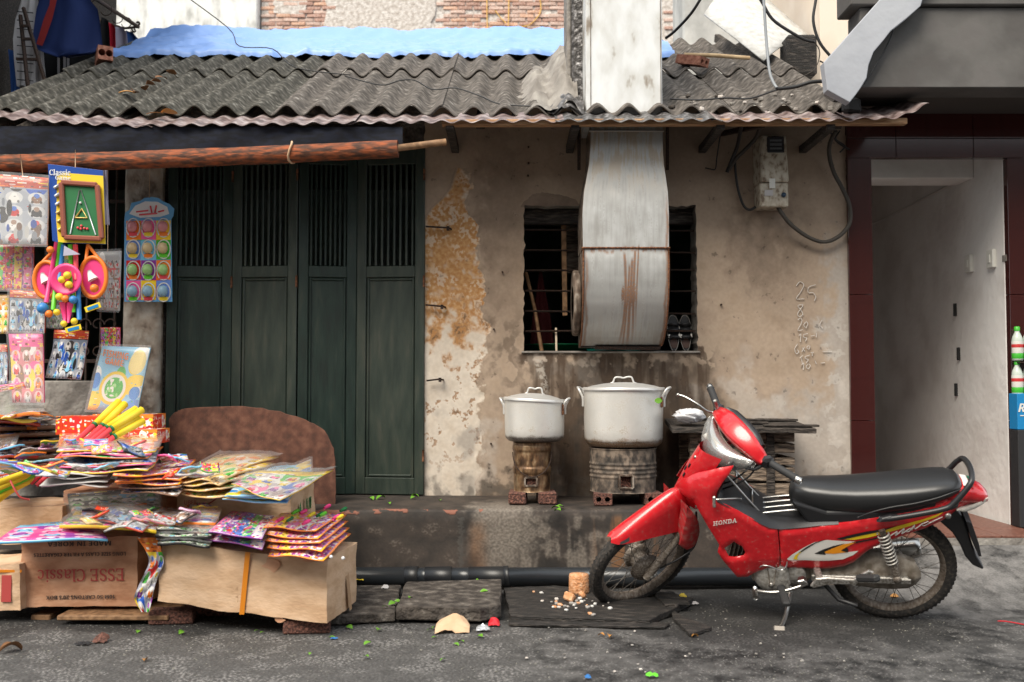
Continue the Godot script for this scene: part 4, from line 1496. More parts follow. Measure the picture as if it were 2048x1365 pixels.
	# rubble on the right of the roof
	for i in 26:
		var px := rng.randf_range(1330, 1690)
		var z := rng.randf_range(0.05, 0.44)
		var x := (px - 1024.0) / FOCAL * (6.04 - z)
		var b := S()
		var r := rng.randf_range(0.008, 0.024)
		b.hexa(_lump(Vector3(r, r * 0.7, r * 0.8)), r * 0.3)
		single("rubble", b, [M.mortar, M.cement, M.cement_dark][i % 3], "bit of broken mortar lying on the corrugated roof", "rubble", "mortar rubble on the roof", Transform3D(Basis(Vector3.UP, rng.randf() * TAU), Vector3(x, roof_y(z) + cos((x + 3.05) / 0.177 * TAU) * 0.03 + 0.022, z)))
	# wires
	rope("roof_wire", [[340, -30, -1.2], [455, 55, -1.3], [478, 92, -1.05], [545, 98, -1.0], [590, 135, -0.7], [700, 150, -0.45]], 0.004, M.black_cable, "thin wire dropping over the blue tarpaulin onto the corrugated roof", "wire")
	rope("roof_wire", [[690, 152, -0.3], [760, 170, 0.0], [800, 161, 0.0], [830, 161, 0.0], [865, 179, 0.1], [910, 176, 0.15], [960, 192, 0.2], [1000, 208, 0.3], [1075, 213, 0.35]], 0.004, M.black_cable, "thin wire winding along the lower roof sheets to the flue", "wire")
	rope("roof_wire", [[1340, 198, 0.4], [1400, 200, 0.42], [1450, 196, 0.42], [1500, 197, 0.42], [1552, 180, 0.4]], 0.005, M.black_cable, "thin wire lying along the roof edge right of the duct", "wire")
	rope("power_cable", [[1415, -30, 0.2], [1400, 0, 0.2], [1380, 30, 0.1], [1350, 62, -0.1], [1332, 76, -0.2]], 0.009, M.black_cable, "thick black cable running up behind the duct", "cable")
	rope("power_cable", [[1500, -30, 0.3], [1522, 0, 0.3], [1545, 38, 0.3], [1585, 66, 0.3], [1612, 80, 0.3], [1630, 84, 0.3]], 0.009, M.black_cable, "thick black cable ending in a clamp before the cement board", "cable")
	rope("power_cable", [[1634, -30, 0.35], [1632, 0, 0.35], [1627, 42, 0.35], [1640, 85, 0.35], [1668, 120, 0.35], [1690, 148, 0.35], [1704, 190, 0.38]], 0.0085, M.black_cable, "black cable curving down the cream wall to the roof corner", "cable")
	rope("power_cable", [[1552, 178, 0.42], [1590, 174, 0.42], [1625, 164, 0.42], [1660, 164, 0.42], [1690, 175, 0.42], [1708, 198, 0.42], [1704, 216, 0.42]], 0.011, M.black_cable, "thick black cable arching over the right corner of the roof", "cable")
	rope("grey_conduit", [[1526, -30, 0.35], [1529, 20, 0.35], [1533, 80, 0.35], [1539, 140, 0.38], [1547, 165, 0.4], [1556, 178, 0.42]], 0.0085, M.grey_cable, "pale grey conduit hanging before the cement board", "conduit")
	rope("phone_wire", [[1640, 122, 0.5], [1668, 134, 0.5], [1700, 133, 0.52], [1735, 115, 0.55], [1768, 78, 0.6], [1790, 40, 0.6], [1806, -20, 0.6]], 0.004, M.black_cable, "thin wire swinging across the pale stair side", "wire")
	rope("phone_wire", [[1808, -20, 0.62], [1795, 35, 0.62], [1778, 85, 0.62], [1752, 130, 0.62], [1730, 168, 0.62]], 0.005, M.black_cable, "thin wire dropping past the grey beam to the eave", "wire")
	rope("phone_wire", [[1630, 84, 0.3], [1640, 105, 0.3], [1632, 135, 0.3], [1612, 150, 0.3], [1560, 176, 0.4]], 0.003, M.brown_cable, "loose thin wire tangle hanging from the cable clamp", "wire")
	rope("phone_wire", [[1680, 205, 0.45], [1676, 186, 0.45], [1684, 178, 0.45], [1698, 184, 0.45], [1702, 210, 0.45]], 0.0025, M.black_cable, "small loop of thin wire on the roof corner", "wire")
	s = S()
	s.hexa(_lump(Vector3(0.05, 0.045, 0.04)), 0.015)
	single("cable_joint", s, M.black, "taped black cable joint on the roof corner", "cable joint", "", Transform3D(Basis.IDENTITY, at(1703, 213, 0.45)))
	washing()

func _lump(h: Vector3) -> Array:
	var cs: Array = []
	for i in 8:
		cs.append(Vector3(h.x * (1 if i & 1 else -1), h.y * (1 if i & 2 else -1), h.z * (1 if i & 4 else -1)) * Vector3(rng.randf_range(0.6, 1.1), rng.randf_range(0.6, 1.1), rng.randf_range(0.6, 1.1)))
	return cs

func hollow_brick(where: Vector3, basis: Basis, size: Vector3, m: Material, label: String, group := "") -> void:
	var b := CSGBox3D.new()
	b.name = numbered("hollow_brick")
	b.size = size
	b.material = m
	add_child(b)
	b.transform = Transform3D(basis, where)
	tag(b, label, "brick", group)
	for i in 2:
		var c := CSGCylinder3D.new()
		c.name = "hole"
		c.operation = CSGShape3D.OPERATION_SUBTRACTION
		c.radius = minf(size.x, size.y) * 0.24
		c.height = size.z * 1.2
		c.sides = 14
		c.material = m
		b.add_child(c, true)
		c.rotation.x = PI / 2
		var off := (i - 0.5) * maxf(size.x, size.y) * 0.48
		c.position = Vector3(off, 0, 0) if size.x >= size.y else Vector3(0, off, 0)

func cloth(called: String, outline: Array, z: float, m: Material, label: String, folds := 3.0, depth := 0.02, slant := 0.0) -> MeshInstance3D:
	# outline: left and right edge by row: [py, x left, x right]
	var rows: Array = []
	for q in outline:
		var row: Array = []
		for i in 15:
			var u := i / 14.0
			var p: Vector3 = at(lerpf(q[1], q[2], u), q[0], z + slant * (u - 0.5))
			p.z += depth * sin(u * folds * TAU + q[0] * 0.02)
			row.append(p)
		rows.append(row)
	var s := S().smooth()
	s.grid(rows)
	var back: Array = []
	for r in rows:
		var br: Array = []
		for p in r:
			br.append(p + Vector3(0, 0, -0.03))
		br.reverse()
		back.append(br)
	s.grid(back)
	return single(called, s, m, label, "clothing")

func washing() -> void:
	mat("cloth_navy", lin(0.006, 0.022, 0.11), 0.85)
	mat("cloth_red", lin(0.22, 0.012, 0.012), 0.85)
	mat("cloth_crimson", lin(0.5, 0.01, 0.03), 0.85)
	mat("cloth_white", lin(0.5, 0.48, 0.48), 0.9)
	mat("cloth_lilac", lin(0.42, 0.4, 0.5), 0.9)
	mat("cloth_black", lin(0.008, 0.008, 0.009), 0.9)
	mat("cloth_blue", lin(0.02, 0.08, 0.28), 0.85)
	var sh := cloth("hanging_shorts", [[-40, 85, 172], [0, 78, 178], [16, 74, 192], [40, 71, 197], [70, 68, 201], [95, 66, 204], [106, 90, 190], [112, 108, 142]], -1.0, M.cloth_navy, "navy blue sports shorts with a dark red side stripe drying on the line", 2.0)
	var s := S().smooth()
	s.grid([[at(104, -40, -0.96), at(113, -40, -0.96)], [at(98, 10, -0.955), at(113, 0, -0.955)], [at(86, 40, -0.955), at(104, 38, -0.955)], [at(78, 68, -0.955), at(92, 72, -0.955)], [at(72, 88, -0.955), at(84, 92, -0.955)]])
	part("stripe", s, M.cloth_red, sh)
	var st := cloth("hanging_shirt", [[-40, 46, 62], [0, 42, 72], [40, 32, 74], [80, 28, 70], [120, 29, 68], [172, 32, 66]], -1.2, M.cloth_white, "white checked shirt drying beside the navy shorts", 2.0)
	for i in 9:
		s = S().smooth()
		var y := 22.0 + 17.0 * i
		s.grid([[at(33, y, -1.165), at(66, y + 3, -1.165)], [at(33, y + 2, -1.165), at(66, y + 5, -1.165)]])
		part("check_line", s, M.cloth_black, st)
	cloth("hanging_shirt", [[90, 78, 84], [130, 72, 86], [178, 70, 90]], -1.3, M.cloth_white, "white cloth hanging behind the navy shorts", 1.0)
	var tr := cloth("hanging_trousers", [[60, 88, 190], [100, 86, 192], [150, 88, 180], [190, 90, 150]], -1.35, M.cloth_black, "black track trousers with white stripes hanging behind the navy shorts", 2.0)
	for x in [114, 126, 133]:
		s = S().smooth()
		s.grid([[at(x, 100, -1.3), at(x + 5, 100, -1.3)], [at(x, 160, -1.3), at(x + 5, 160, -1.3)]])
		part("stripe", s, M.cloth_white, tr)
	cloth("hanging_shirt", [[36, 204, 214], [60, 200, 217], [110, 200, 219]], -1.7, M.cloth_black, "black shirt seen edge-on along the washing line", 1.0)
	cloth("hanging_shirt", [[46, 216, 224], [56, 216, 229], [110, 215, 230]], -2.0, M.cloth_crimson, "bright red shirt on the washing line beside the tarpaulin", 1.0)
	cloth("hanging_shirt", [[54, 230, 242], [64, 229, 252], [110, 228, 256]], -2.3, M.cloth_lilac, "pale lilac shirt on the washing line beside the tarpaulin", 1.0)
	cloth("hanging_shirt", [[62, 252, 262], [78, 254, 276], [110, 254, 280]], -2.6, M.cloth_blue, "blue shirt at the far end of the washing line", 1.0)
	cloth("hanging_towel", [[100, 18, 34], [140, 20, 34], [190, 20, 34]], -1.25, M.cloth_blue, "blue towel low beside the ladder", 1.0)
	var rack := thing("washing_rack", "dark wrought iron washing rack with a scrolled end above the roof", "rack")
	s = S().smooth()
	s.tube([at(150, -30, -0.9), at(195, 0, -1.4), at(240, 30, -2.0), at(276, 54, -2.7)], 0.016, 6)
	part("rail", s, M.iron, rack)
	s = S().smooth()
	s.tube([at(276, 54, -2.7), at(246, 57, -2.5), at(170, 30, -1.6)], 0.012, 6)
	part("rail", s, M.iron, rack)
	s = S().smooth()
	s.tube(curve([at(274, 54, -2.7), at(278, 48, -2.7), at(276, 44, -2.7), at(272, 46, -2.7)], 4), 0.01, 5)
	part("scroll", s, M.iron, rack)
	s = S().smooth()
	s.tube(curve([at(262, 56, -2.6), at(266, 64, -2.6), at(270, 62, -2.6), at(268, 58, -2.6)], 4), 0.008, 5)
	part("scroll", s, M.iron, rack)
	for q in [[178, -6, -1.3], [212, 20, -1.7], [234, 36, -2.1], [252, 45, -2.4]]:
		s = S().smooth()
		var pts: Array = []
		for k in 9:
			var a := k / 8.0 * 4.4
			pts.append(at(q[0], q[1], q[2]) + Vector3(sin(a), cos(a), 0) * 0.045)
		s.tube(pts, 0.004, 5)
		part("hanger_hook", s, M.iron, rack)
	for x in [-3.35, -3.0]:
		s = S().smooth()
		s.tube([at(150, -30, -0.9) + Vector3(x + 3.2, 0, 0), Vector3(x - 0.3, 5.05, -1.0)], 0.012, 6)
		part("stay", s, M.iron, rack)
	var lad := thing("ladder", "narrow dark metal ladder leaning by the white shirt", "ladder")
	for q in [[[40, 30], [55, 172]], [[46, 15], [90, 165]]]:
		s = S()
		s.bar(at(q[0][0], q[0][1], -0.85), at(q[1][0], q[1][1], -0.75), 0.022, 0.022, 0.003)
		part("rail", s, M.iron, lad)
	for q in [[42, 52, 58, 52], [46, 78, 66, 78], [32, 118, 76, 119]]:
		s = S()
		s.bar(at(q[0], q[1], -0.8), at(q[2], q[3], -0.8), 0.018, 0.018, 0.002)
		part("rung", s, M.iron, lad)

# ---------------------------------------------------------------- the sheet metal duct
func duct() -> void:
	var w := 200
	var h := 460
	var n1 := bytes_of(noise(0.02, 5, 91), w, h)
	var n3 := bytes_of(noise(0.25, 3, 92), w, h)
	var stn := noise(0.09, 4, 93).get_image(w, 48, false, false, false)
	stn.convert(Image.FORMAT_L8)
	stn.resize(w, h, Image.INTERPOLATE_CUBIC)
	var st := stn.get_data()
	var col := func(ix: int, iy: int) -> Color:                   # across the sheet, and down along it: the upper half is the straight casing, the lower half the elbow
		var k := iy * w + ix
		var px := 1166.0 + 172.0 * ix / w
		var py := 246.0 + 500.0 * iy / h if iy * 2 < h else 496.0 + 400.0 * (float(iy) / h - 0.5)
		var a := n1[k] / 255.0
		var c := n3[k] / 255.0
		var s := st[k] / 255.0
		var g := Color(0.3, 0.295, 0.28).lerp(Color(0.46, 0.465, 0.46), clampf(0.5 + (a - 0.5) + (s - 0.5), 0.0, 1.0))
		g = g.lerp(Color(0.3, 0.23, 0.15), 0.75 * (1.0 - ss(300.0, 420.0, py)) * ss(0.4, 0.6, a * 0.5 + s * 0.5))
		g = g.lerp(Color(0.2, 0.18, 0.155), 0.35 * ss(0.6, 0.75, s) * ss(0.4, 0.6, c))
		g = g.lerp(Color(0.3, 0.28, 0.25), 0.8 * ss(500.0, 640.0, py) * ss(0.42, 0.6, s * 0.5 + a * 0.5))
		g = g.lerp(Color(0.09, 0.07, 0.055), 0.85 * ss(640.0, 690.0, py + (a - 0.5) * 60.0) * ss(0.3, 0.55, s * 0.4 + a * 0.6))
		var rust := 0.0
		for q in [[1248.0, 505.0, 640.0, 2.2], [1256.0, 520.0, 660.0, 1.6], [1263.0, 512.0, 650.0, 2.4], [1270.0, 500.0, 630.0, 2.0], [1276.0, 495.0, 600.0, 1.3]]:
			rust = maxf(rust, (1.0 - ss(q[3] * 0.5, q[3] * 1.8, absf(px - q[0] - 3.0 * sin(py * 0.03 + q[0])))) * ss(q[1] - 8.0, q[1], py) * (1.0 - ss(q[2] - 60.0, q[2] + 20.0, py)))
		rust = maxf(rust, blob(px, py + (c - 0.5) * 20.0, 1262, 553, 12, 14, 0.4))
		rust = maxf(rust, blob(px, py + (c - 0.5) * 20.0, 1246, 552, 4, 9, 0.4))
		rust = maxf(rust, (1.0 - ss(0.0, 5.0, absf(py - 497.0 - (a - 0.5) * 10.0))) * ss(0.35, 0.6, s) * 0.9)
		rust = maxf(rust, (1.0 - ss(0.0, 5.0, absf(px - 1334.0 + (a - 0.5) * 8.0))) * 0.9 * ss(380.0, 440.0, py))
		rust = maxf(rust, (1.0 - ss(0.0, 5.0, absf(px - 1172.0 + (a - 0.5) * 8.0))) * 0.8 * ss(480.0, 520.0, py))
		var rc := Color(0.12, 0.05, 0.025).lerp(Color(0.36, 0.16, 0.06), clampf((c - 0.3) * 1.7, 0.0, 1.0))
		g = g.lerp(rc, clampf(rust * (0.55 + 0.7 * c), 0.0, 1.0) * 0.9)
		return g
	var m := mat("galvanised", Color.WHITE, 0.5, 0.25)
	m.albedo_texture = picture(w, h, col)
	m.texture_repeat = false
	m.heightmap_enabled = true
	m.heightmap_texture = m.albedo_texture
	m.heightmap_scale = 0.06
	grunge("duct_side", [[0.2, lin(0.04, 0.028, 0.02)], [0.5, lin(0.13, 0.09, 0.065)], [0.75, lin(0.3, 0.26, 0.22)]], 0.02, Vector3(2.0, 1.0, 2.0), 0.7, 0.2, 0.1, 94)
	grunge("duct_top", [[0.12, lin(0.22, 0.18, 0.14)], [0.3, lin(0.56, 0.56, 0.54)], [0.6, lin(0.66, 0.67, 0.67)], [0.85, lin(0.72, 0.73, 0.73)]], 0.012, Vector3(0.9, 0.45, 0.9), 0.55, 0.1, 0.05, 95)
	var d := thing("exhaust_duct", "rust-streaked galvanised exhaust duct rising from the kitchen window through the eave", "duct")
	# stations of the casing: py at the front, left and right px at the front, z of the front and of the back
	var sts := [[246, 1182, 1325, 0.37, 0.0], [300, 1181, 1326, 0.375, 0.0], [330, 1178, 1328, 0.38, 0.0], [385, 1168, 1336, 0.40, 0.0], [430, 1165, 1338, 0.41, 0.0], [496, 1166, 1338, 0.415, 0.0]]
	var fronts: Array = []
	for q in sts:
		fronts.append([at(q[1], q[0], q[3]), at(q[2], q[0], q[3]), q[4]])
	_casing(d, "casing", fronts, m, 8, 0.0)
	# lower shell: a quarter drum that turns into the window
	var low: Array = []
	var top_y := at(1250, 498, 0.415).y
	var bot_y := at(1250, 694, 0.2).y
	for i in 15:
		var t := i / 14.0
		var a := t * PI * 0.56
		var z := 0.418 if t < 0.01 else -0.02 + 0.44 * pow(maxf(cos(a), 0.0), 0.75) + 0.03 * sin(a * 2.0)
		if t > 0.86:
			z = lerpf(0.2, 0.0, (t - 0.86) / 0.14)
		var y := lerpf(top_y, bot_y, pow(sin(minf(a, PI * 0.5)), 1.05))
		var l: Vector3 = at(1167, 600, 0.42)
		var r: Vector3 = at(1338, 600, 0.42)
		low.append([Vector3(l.x, y, z), Vector3(r.x, y, z), -0.02])
	_casing(d, "elbow", low, m, 10, 0.5)
	# seams
	for q in [[1178, 1328, 262, 0.38, 0.012], [1163, 1341, 496, 0.425, 0.01]]:
		var s := S()
		s.bar(at(q[0], q[2], q[3]), at(q[1], q[2], q[3]), 0.012, q[4], 0.003)
		part("seam", s, m if q[2] < 300 else M.rust, d)
	for x in [1171, 1335]:
		var s := S().smooth()
		var pts: Array = []
		for i in 12:
			var p: Vector3 = low[i][0] if x == 1171 else low[i][1]
			pts.append(p + Vector3(0, 0, 0.004))
		s.tube(pts, 0.006, 6)
		part("edge_bead", s, M.rust, d)
	# round flange on the left cheek
	var s := S().smooth()
	var cx: float = low[0][0].x
	s.lathe([Vector2(0.1, 0.0), Vector2(0.19, 0.0), Vector2(0.195, 0.008), Vector2(0.195, 0.03), Vector2(0.175, 0.045), Vector2(0.1, 0.045)], 30, Vector3(cx - 0.045, at(1150, 605, 0.2).y, 0.14), Basis(Vector3(0, 1, 0), Vector3(1, 0, 0), Vector3(0, 0, -1)))
	part("flange", s, M.duct_side, d)
	# the pale riser above the roof
	s = S()
	var a := at(1172, 218, 0.36)
	var b := at(1325, 218, 0.36)
	s.box(Vector3((a.x + b.x) * 0.5, a.y + 1.22, 0.15), Vector3(b.x - a.x, 2.6, 0.42), 0.004)
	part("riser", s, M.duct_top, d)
	for x in [a.x + 0.028, b.x - 0.008]:
		s = S()
		s.box(Vector3(x, a.y + 1.22, 0.362), Vector3(0.004, 2.6, 0.004), 0.001)
		part("riser_seam", s, M.duct_side, d)
	s = S()
	s.box(Vector3(at(1250, 246, 0.3).x, at(1250, 246, 0.3).y, 0.16), Vector3(0.39, 0.12, 0.3), 0.004)
	part("neck", s, M.duct_side, d)
	s = S()
	s.bar(at(1190, 696, 0.12), at(1320, 697, 0.12), 0.05, 0.02, 0.003)
	part("support_bar", s, M.iron, d)
	for x in [1158, 1335]:
		s = S()
		s.bar(at(x, 255, 0.2), at(x, 340, 0.1), 0.02, 0.02, 0.002)
		part("hanger", s, M.iron, d)

func _casing(d: Node3D, called: String, st: Array, m: Material, n: int, v0: float) -> void:
	var s := S().smooth()
	var rows: Array = []
	var uvs: Array = []
	var dent := noise(3.0, 3, 96)
	var sub: Array = []
	for i in st.size() - 1:
		for k in 3:
			var t := k / 3.0
			sub.append([st[i][0].lerp(st[i + 1][0], t), st[i][1].lerp(st[i + 1][1], t), lerpf(st[i][2], st[i + 1][2], t)])
	sub.append(st[st.size() - 1])
	var run := [0.0]
	for i in sub.size() - 1:
		run.append(run[i] + sub[i][0].distance_to(sub[i + 1][0]))
	for k in sub.size():
		var q: Array = sub[k]
		var row: Array = []
		var ur: Array = []
		for i in n + 1:
			var p: Vector3 = q[0].lerp(q[1], float(i) / n)
			var e := sin(PI * i / n)
			p.z += e * 0.007 * dent.get_noise_2d(p.x * 2.0, p.y * 2.0) + e * 0.004
			row.append(p)
			ur.append(Vector2(float(i) / n, v0 + 0.5 * run[k] / run[sub.size() - 1]))
		rows.append(row)
		uvs.append(ur)
	s.grid(rows, uvs)
	var body := part(called, s, m, d)
	for side in 2:
		s = S()
		for i in sub.size() - 1:
			var a: Vector3 = sub[i][side]
			var b: Vector3 = sub[i + 1][side]
			s.face([a, b, Vector3(b.x, b.y, minf(b.z, sub[i + 1][2])), Vector3(a.x, a.y, minf(a.z, sub[i][2]))], Vector3(-1 if side == 0 else 1, 0, 0))
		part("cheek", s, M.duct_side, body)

# ---------------------------------------------------------------- on the wall
func wall_things() -> void:
	# electricity meter
	mat("meter_box", lin(0.5, 0.44, 0.34), 0.55)
	grunge("meter_dirty", [[0.2, lin(0.16, 0.11, 0.07)], [0.42, lin(0.4, 0.34, 0.26)], [0.7, lin(0.52, 0.47, 0.38)]], 0.02, Vector3(2.2, 1.6, 2.2), 0.55, 0.0, 0.0, 101)
	var a := at(1524, 268, 0.15)
	var b := at(1578, 413, 0.15)
	var bx := thing("electricity_meter", "dirty beige electricity meter box with a dark dial window on the plaster wall", "meter box")
	var s := S()
	var midy := at(1550, 364, 0.15).y
	s.hexa([Vector3(a.x - 0.02, midy, 0.0), Vector3(b.x + 0.004, midy, 0.0), Vector3(a.x - 0.02, a.y, 0.0), Vector3(b.x, a.y, 0.0), Vector3(a.x - 0.004, midy, 0.15), Vector3(b.x + 0.004, midy, 0.15), Vector3(a.x + 0.006, a.y, 0.12), Vector3(b.x - 0.003, a.y, 0.12)], 0.008)
	part("cover", s, M.meter_dirty, bx)
	s = S()
	s.box(Vector3((a.x + b.x) * 0.5 - 0.006, (midy + b.y) * 0.5 - 0.002, 0.071), Vector3(b.x - a.x + 0.014, midy - b.y - 0.004, 0.142), 0.006)
	part("terminal_cover", s, M.meter_dirty, bx)
	mat("dial_glass", lin(0.03, 0.032, 0.036), 0.12)
	mat("dial_face", lin(0.12, 0.13, 0.14), 0.4)
	var c := at(1552, 289, 0.137)
	s = S()
	s.box(Vector3(c.x, c.y, 0.126), Vector3(0.1, 0.098, 0.02), 0.004)
	var win := part("dial_window", s, M.dial_glass, bx)
	for i in 3:
		s = S()
		s.box(Vector3(c.x, c.y + 0.024 - 0.024 * i, 0.1375), Vector3(0.07, 0.011 + 0.004 * (i % 2), 0.002), 0.0)
		part("dial_line", s, M.dial_face, win)
	s = S()
	s.box(at(1545, 367, 0.153), Vector3(0.035, 0.058, 0.003), 0.0)
	part("sticker", s, M.white_plastic, bx)
	s = S()
	s.box(at(1538, 386, 0.147), Vector3(0.05, 0.034, 0.003), 0.0)
	part("sticker", s, M.cloth_white, bx)
	mat("seal_blue", lin(0.02, 0.05, 0.09), 0.4)
	s = S().smooth()
	s.lathe([Vector2(0.0, -0.006), Vector2(0.014, -0.006), Vector2(0.014, 0.006), Vector2(0.0, 0.006)], 12, at(1568, 390, 0.15), Basis(Vector3.RIGHT, PI / 2))
	part("seal", s, M.seal_blue, bx)
	rope("meter_cable", [[1556, 414, 0.1], [1566, 430, 0.1], [1585, 452, 0.09], [1620, 476, 0.07], [1652, 484, 0.06], [1682, 470, 0.06], [1700, 445, 0.06], [1699, 410, 0.06], [1684, 375, 0.05], [1668, 345, 0.05], [1659, 310, 0.06], [1661, 285, 0.12], [1672, 262, 0.2]], 0.0125, M.brown_cable, "thick brown cable looping from the electricity meter to the wall corner", "cable")
	rope("meter_cable", [[1512, 414, 0.06], [1500, 420, 0.05], [1488, 412, 0.04], [1478, 385, 0.04], [1472, 350, 0.04], [1470, 318, 0.05]], 0.0085, M.black_cable, "black cable hanging left of the electricity meter", "cable")
	rope("meter_cable", [[1454, 345, 0.04], [1462, 325, 0.06], [1474, 295, 0.12], [1480, 268, 0.25], [1484, 250, 0.4]], 0.011, M.black_cable, "black cable rising from the wall to the eave near the meter", "cable")
	rope("meter_cable", [[1458, 340, 0.05], [1472, 318, 0.07], [1490, 300, 0.1], [1512, 276, 0.12], [1524, 245, 0.3]], 0.012, M.brown_cable, "taped brown cable slanting from the wall to the eave by the meter", "cable")
	rope("wire_hook", [[1411, 336, 0.02], [1420, 338, 0.03], [1431, 338, 0.03], [1434, 315, 0.04], [1440, 275, 0.1], [1443, 256, 0.3]], 0.004, M.black_cable, "bent black wire hook hanging on the wall above the window", "wire")
	rope("corner_wire", [[1700, 300, 0.05], [1676, 285, 0.06], [1664, 268, 0.12], [1656, 258, 0.2]], 0.006, M.black_cable, "short black wire end at the wall corner under the eave", "wire")
	rope("corner_wire", [[1680, 305, 0.05], [1690, 292, 0.06], [1672, 278, 0.08], [1680, 262, 0.15]], 0.005, M.black_cable, "frayed black wire twisted at the wall corner under the eave", "wire")
	s = S()
	s.bar(at(1442, 268, 0.05), at(1528, 250, 0.4), 0.03, 0.03, 0.004)
	single("wall_bracket", s, M.iron, "dark iron bracket under the eave beside the meter", "bracket")
	# nails and marks on the plaster
	for q in [[1057, 295], [1057, 327], [1056, 352], [988, 659], [982, 888], [1005, 545], [1442, 610]]:
		s = S().smooth()
		var p: Vector3 = at(q[0], q[1], 0.0)
		s.tube([p + Vector3(0, 0, -0.01), p + Vector3(0, 0, 0.018)], 0.006, 6)
		single("wall_nail", s, M.iron, "rusty nail stub in the stained plaster wall", "nail", "rusty nail stubs in the plaster")
	# chalk sums
	var chalk := mat("chalk", lin(0.56, 0.52, 0.48), 0.95)
	var words := thing("chalk_writing", "white chalk numbers written on the plaster wall near the granite jamb", "writing")
	var strokes := [
		[[1593, 572], [1600, 564], [1608, 570], [1602, 584], [1593, 598], [1609, 598]],
		[[1632, 570], [1618, 575], [1617, 586], [1626, 586], [1632, 594], [1629, 602]],
		[[1604, 610], [1596, 612], [1602, 621], [1606, 629], [1599, 634], [1596, 627], [1606, 612], [1604, 609]],
		[[1596, 640], [1602, 637], [1604, 645], [1596, 661], [1606, 660]], [[1613, 644], [1608, 650], [1612, 656], [1616, 648], [1612, 643]],
		[[1598, 672], [1602, 669], [1601, 684]], [[1616, 668], [1608, 670], [1608, 675], [1614, 677], [1611, 683]], [[1622, 673], [1630, 671]], [[1634, 666], [1633, 675]],
		[[1596, 688], [1590, 698], [1593, 708], [1598, 704], [1594, 700]], [[1604, 695], [1610, 703]], [[1610, 694], [1604, 704]], [[1619, 691], [1614, 695], [1618, 699], [1621, 692]],
		[[1603, 716], [1605, 727]], [[1600, 717], [1606, 711]], [[1620, 711], [1611, 714], [1612, 718], [1617, 720], [1613, 726]], [[1622, 706], [1628, 705]], [[1625, 706], [1625, 712]],
		[[1604, 730], [1608, 727], [1607, 740]], [[1616, 729], [1613, 734], [1617, 738], [1621, 732], [1617, 728]], [[1642, 727], [1650, 726]], [[1630, 721], [1633, 728]], [[1646, 704], [1664, 704]], [[1645, 640], [1640, 650], [1646, 657]]]
	for st in strokes:
		var pts: Array = []
		for q in st:
			pts.append(at(q[0], q[1], 0.0095))
		s = S().smooth()
		s.tube(curve(pts, 4), 0.0022, 5)
		part("stroke", s, chalk, words)

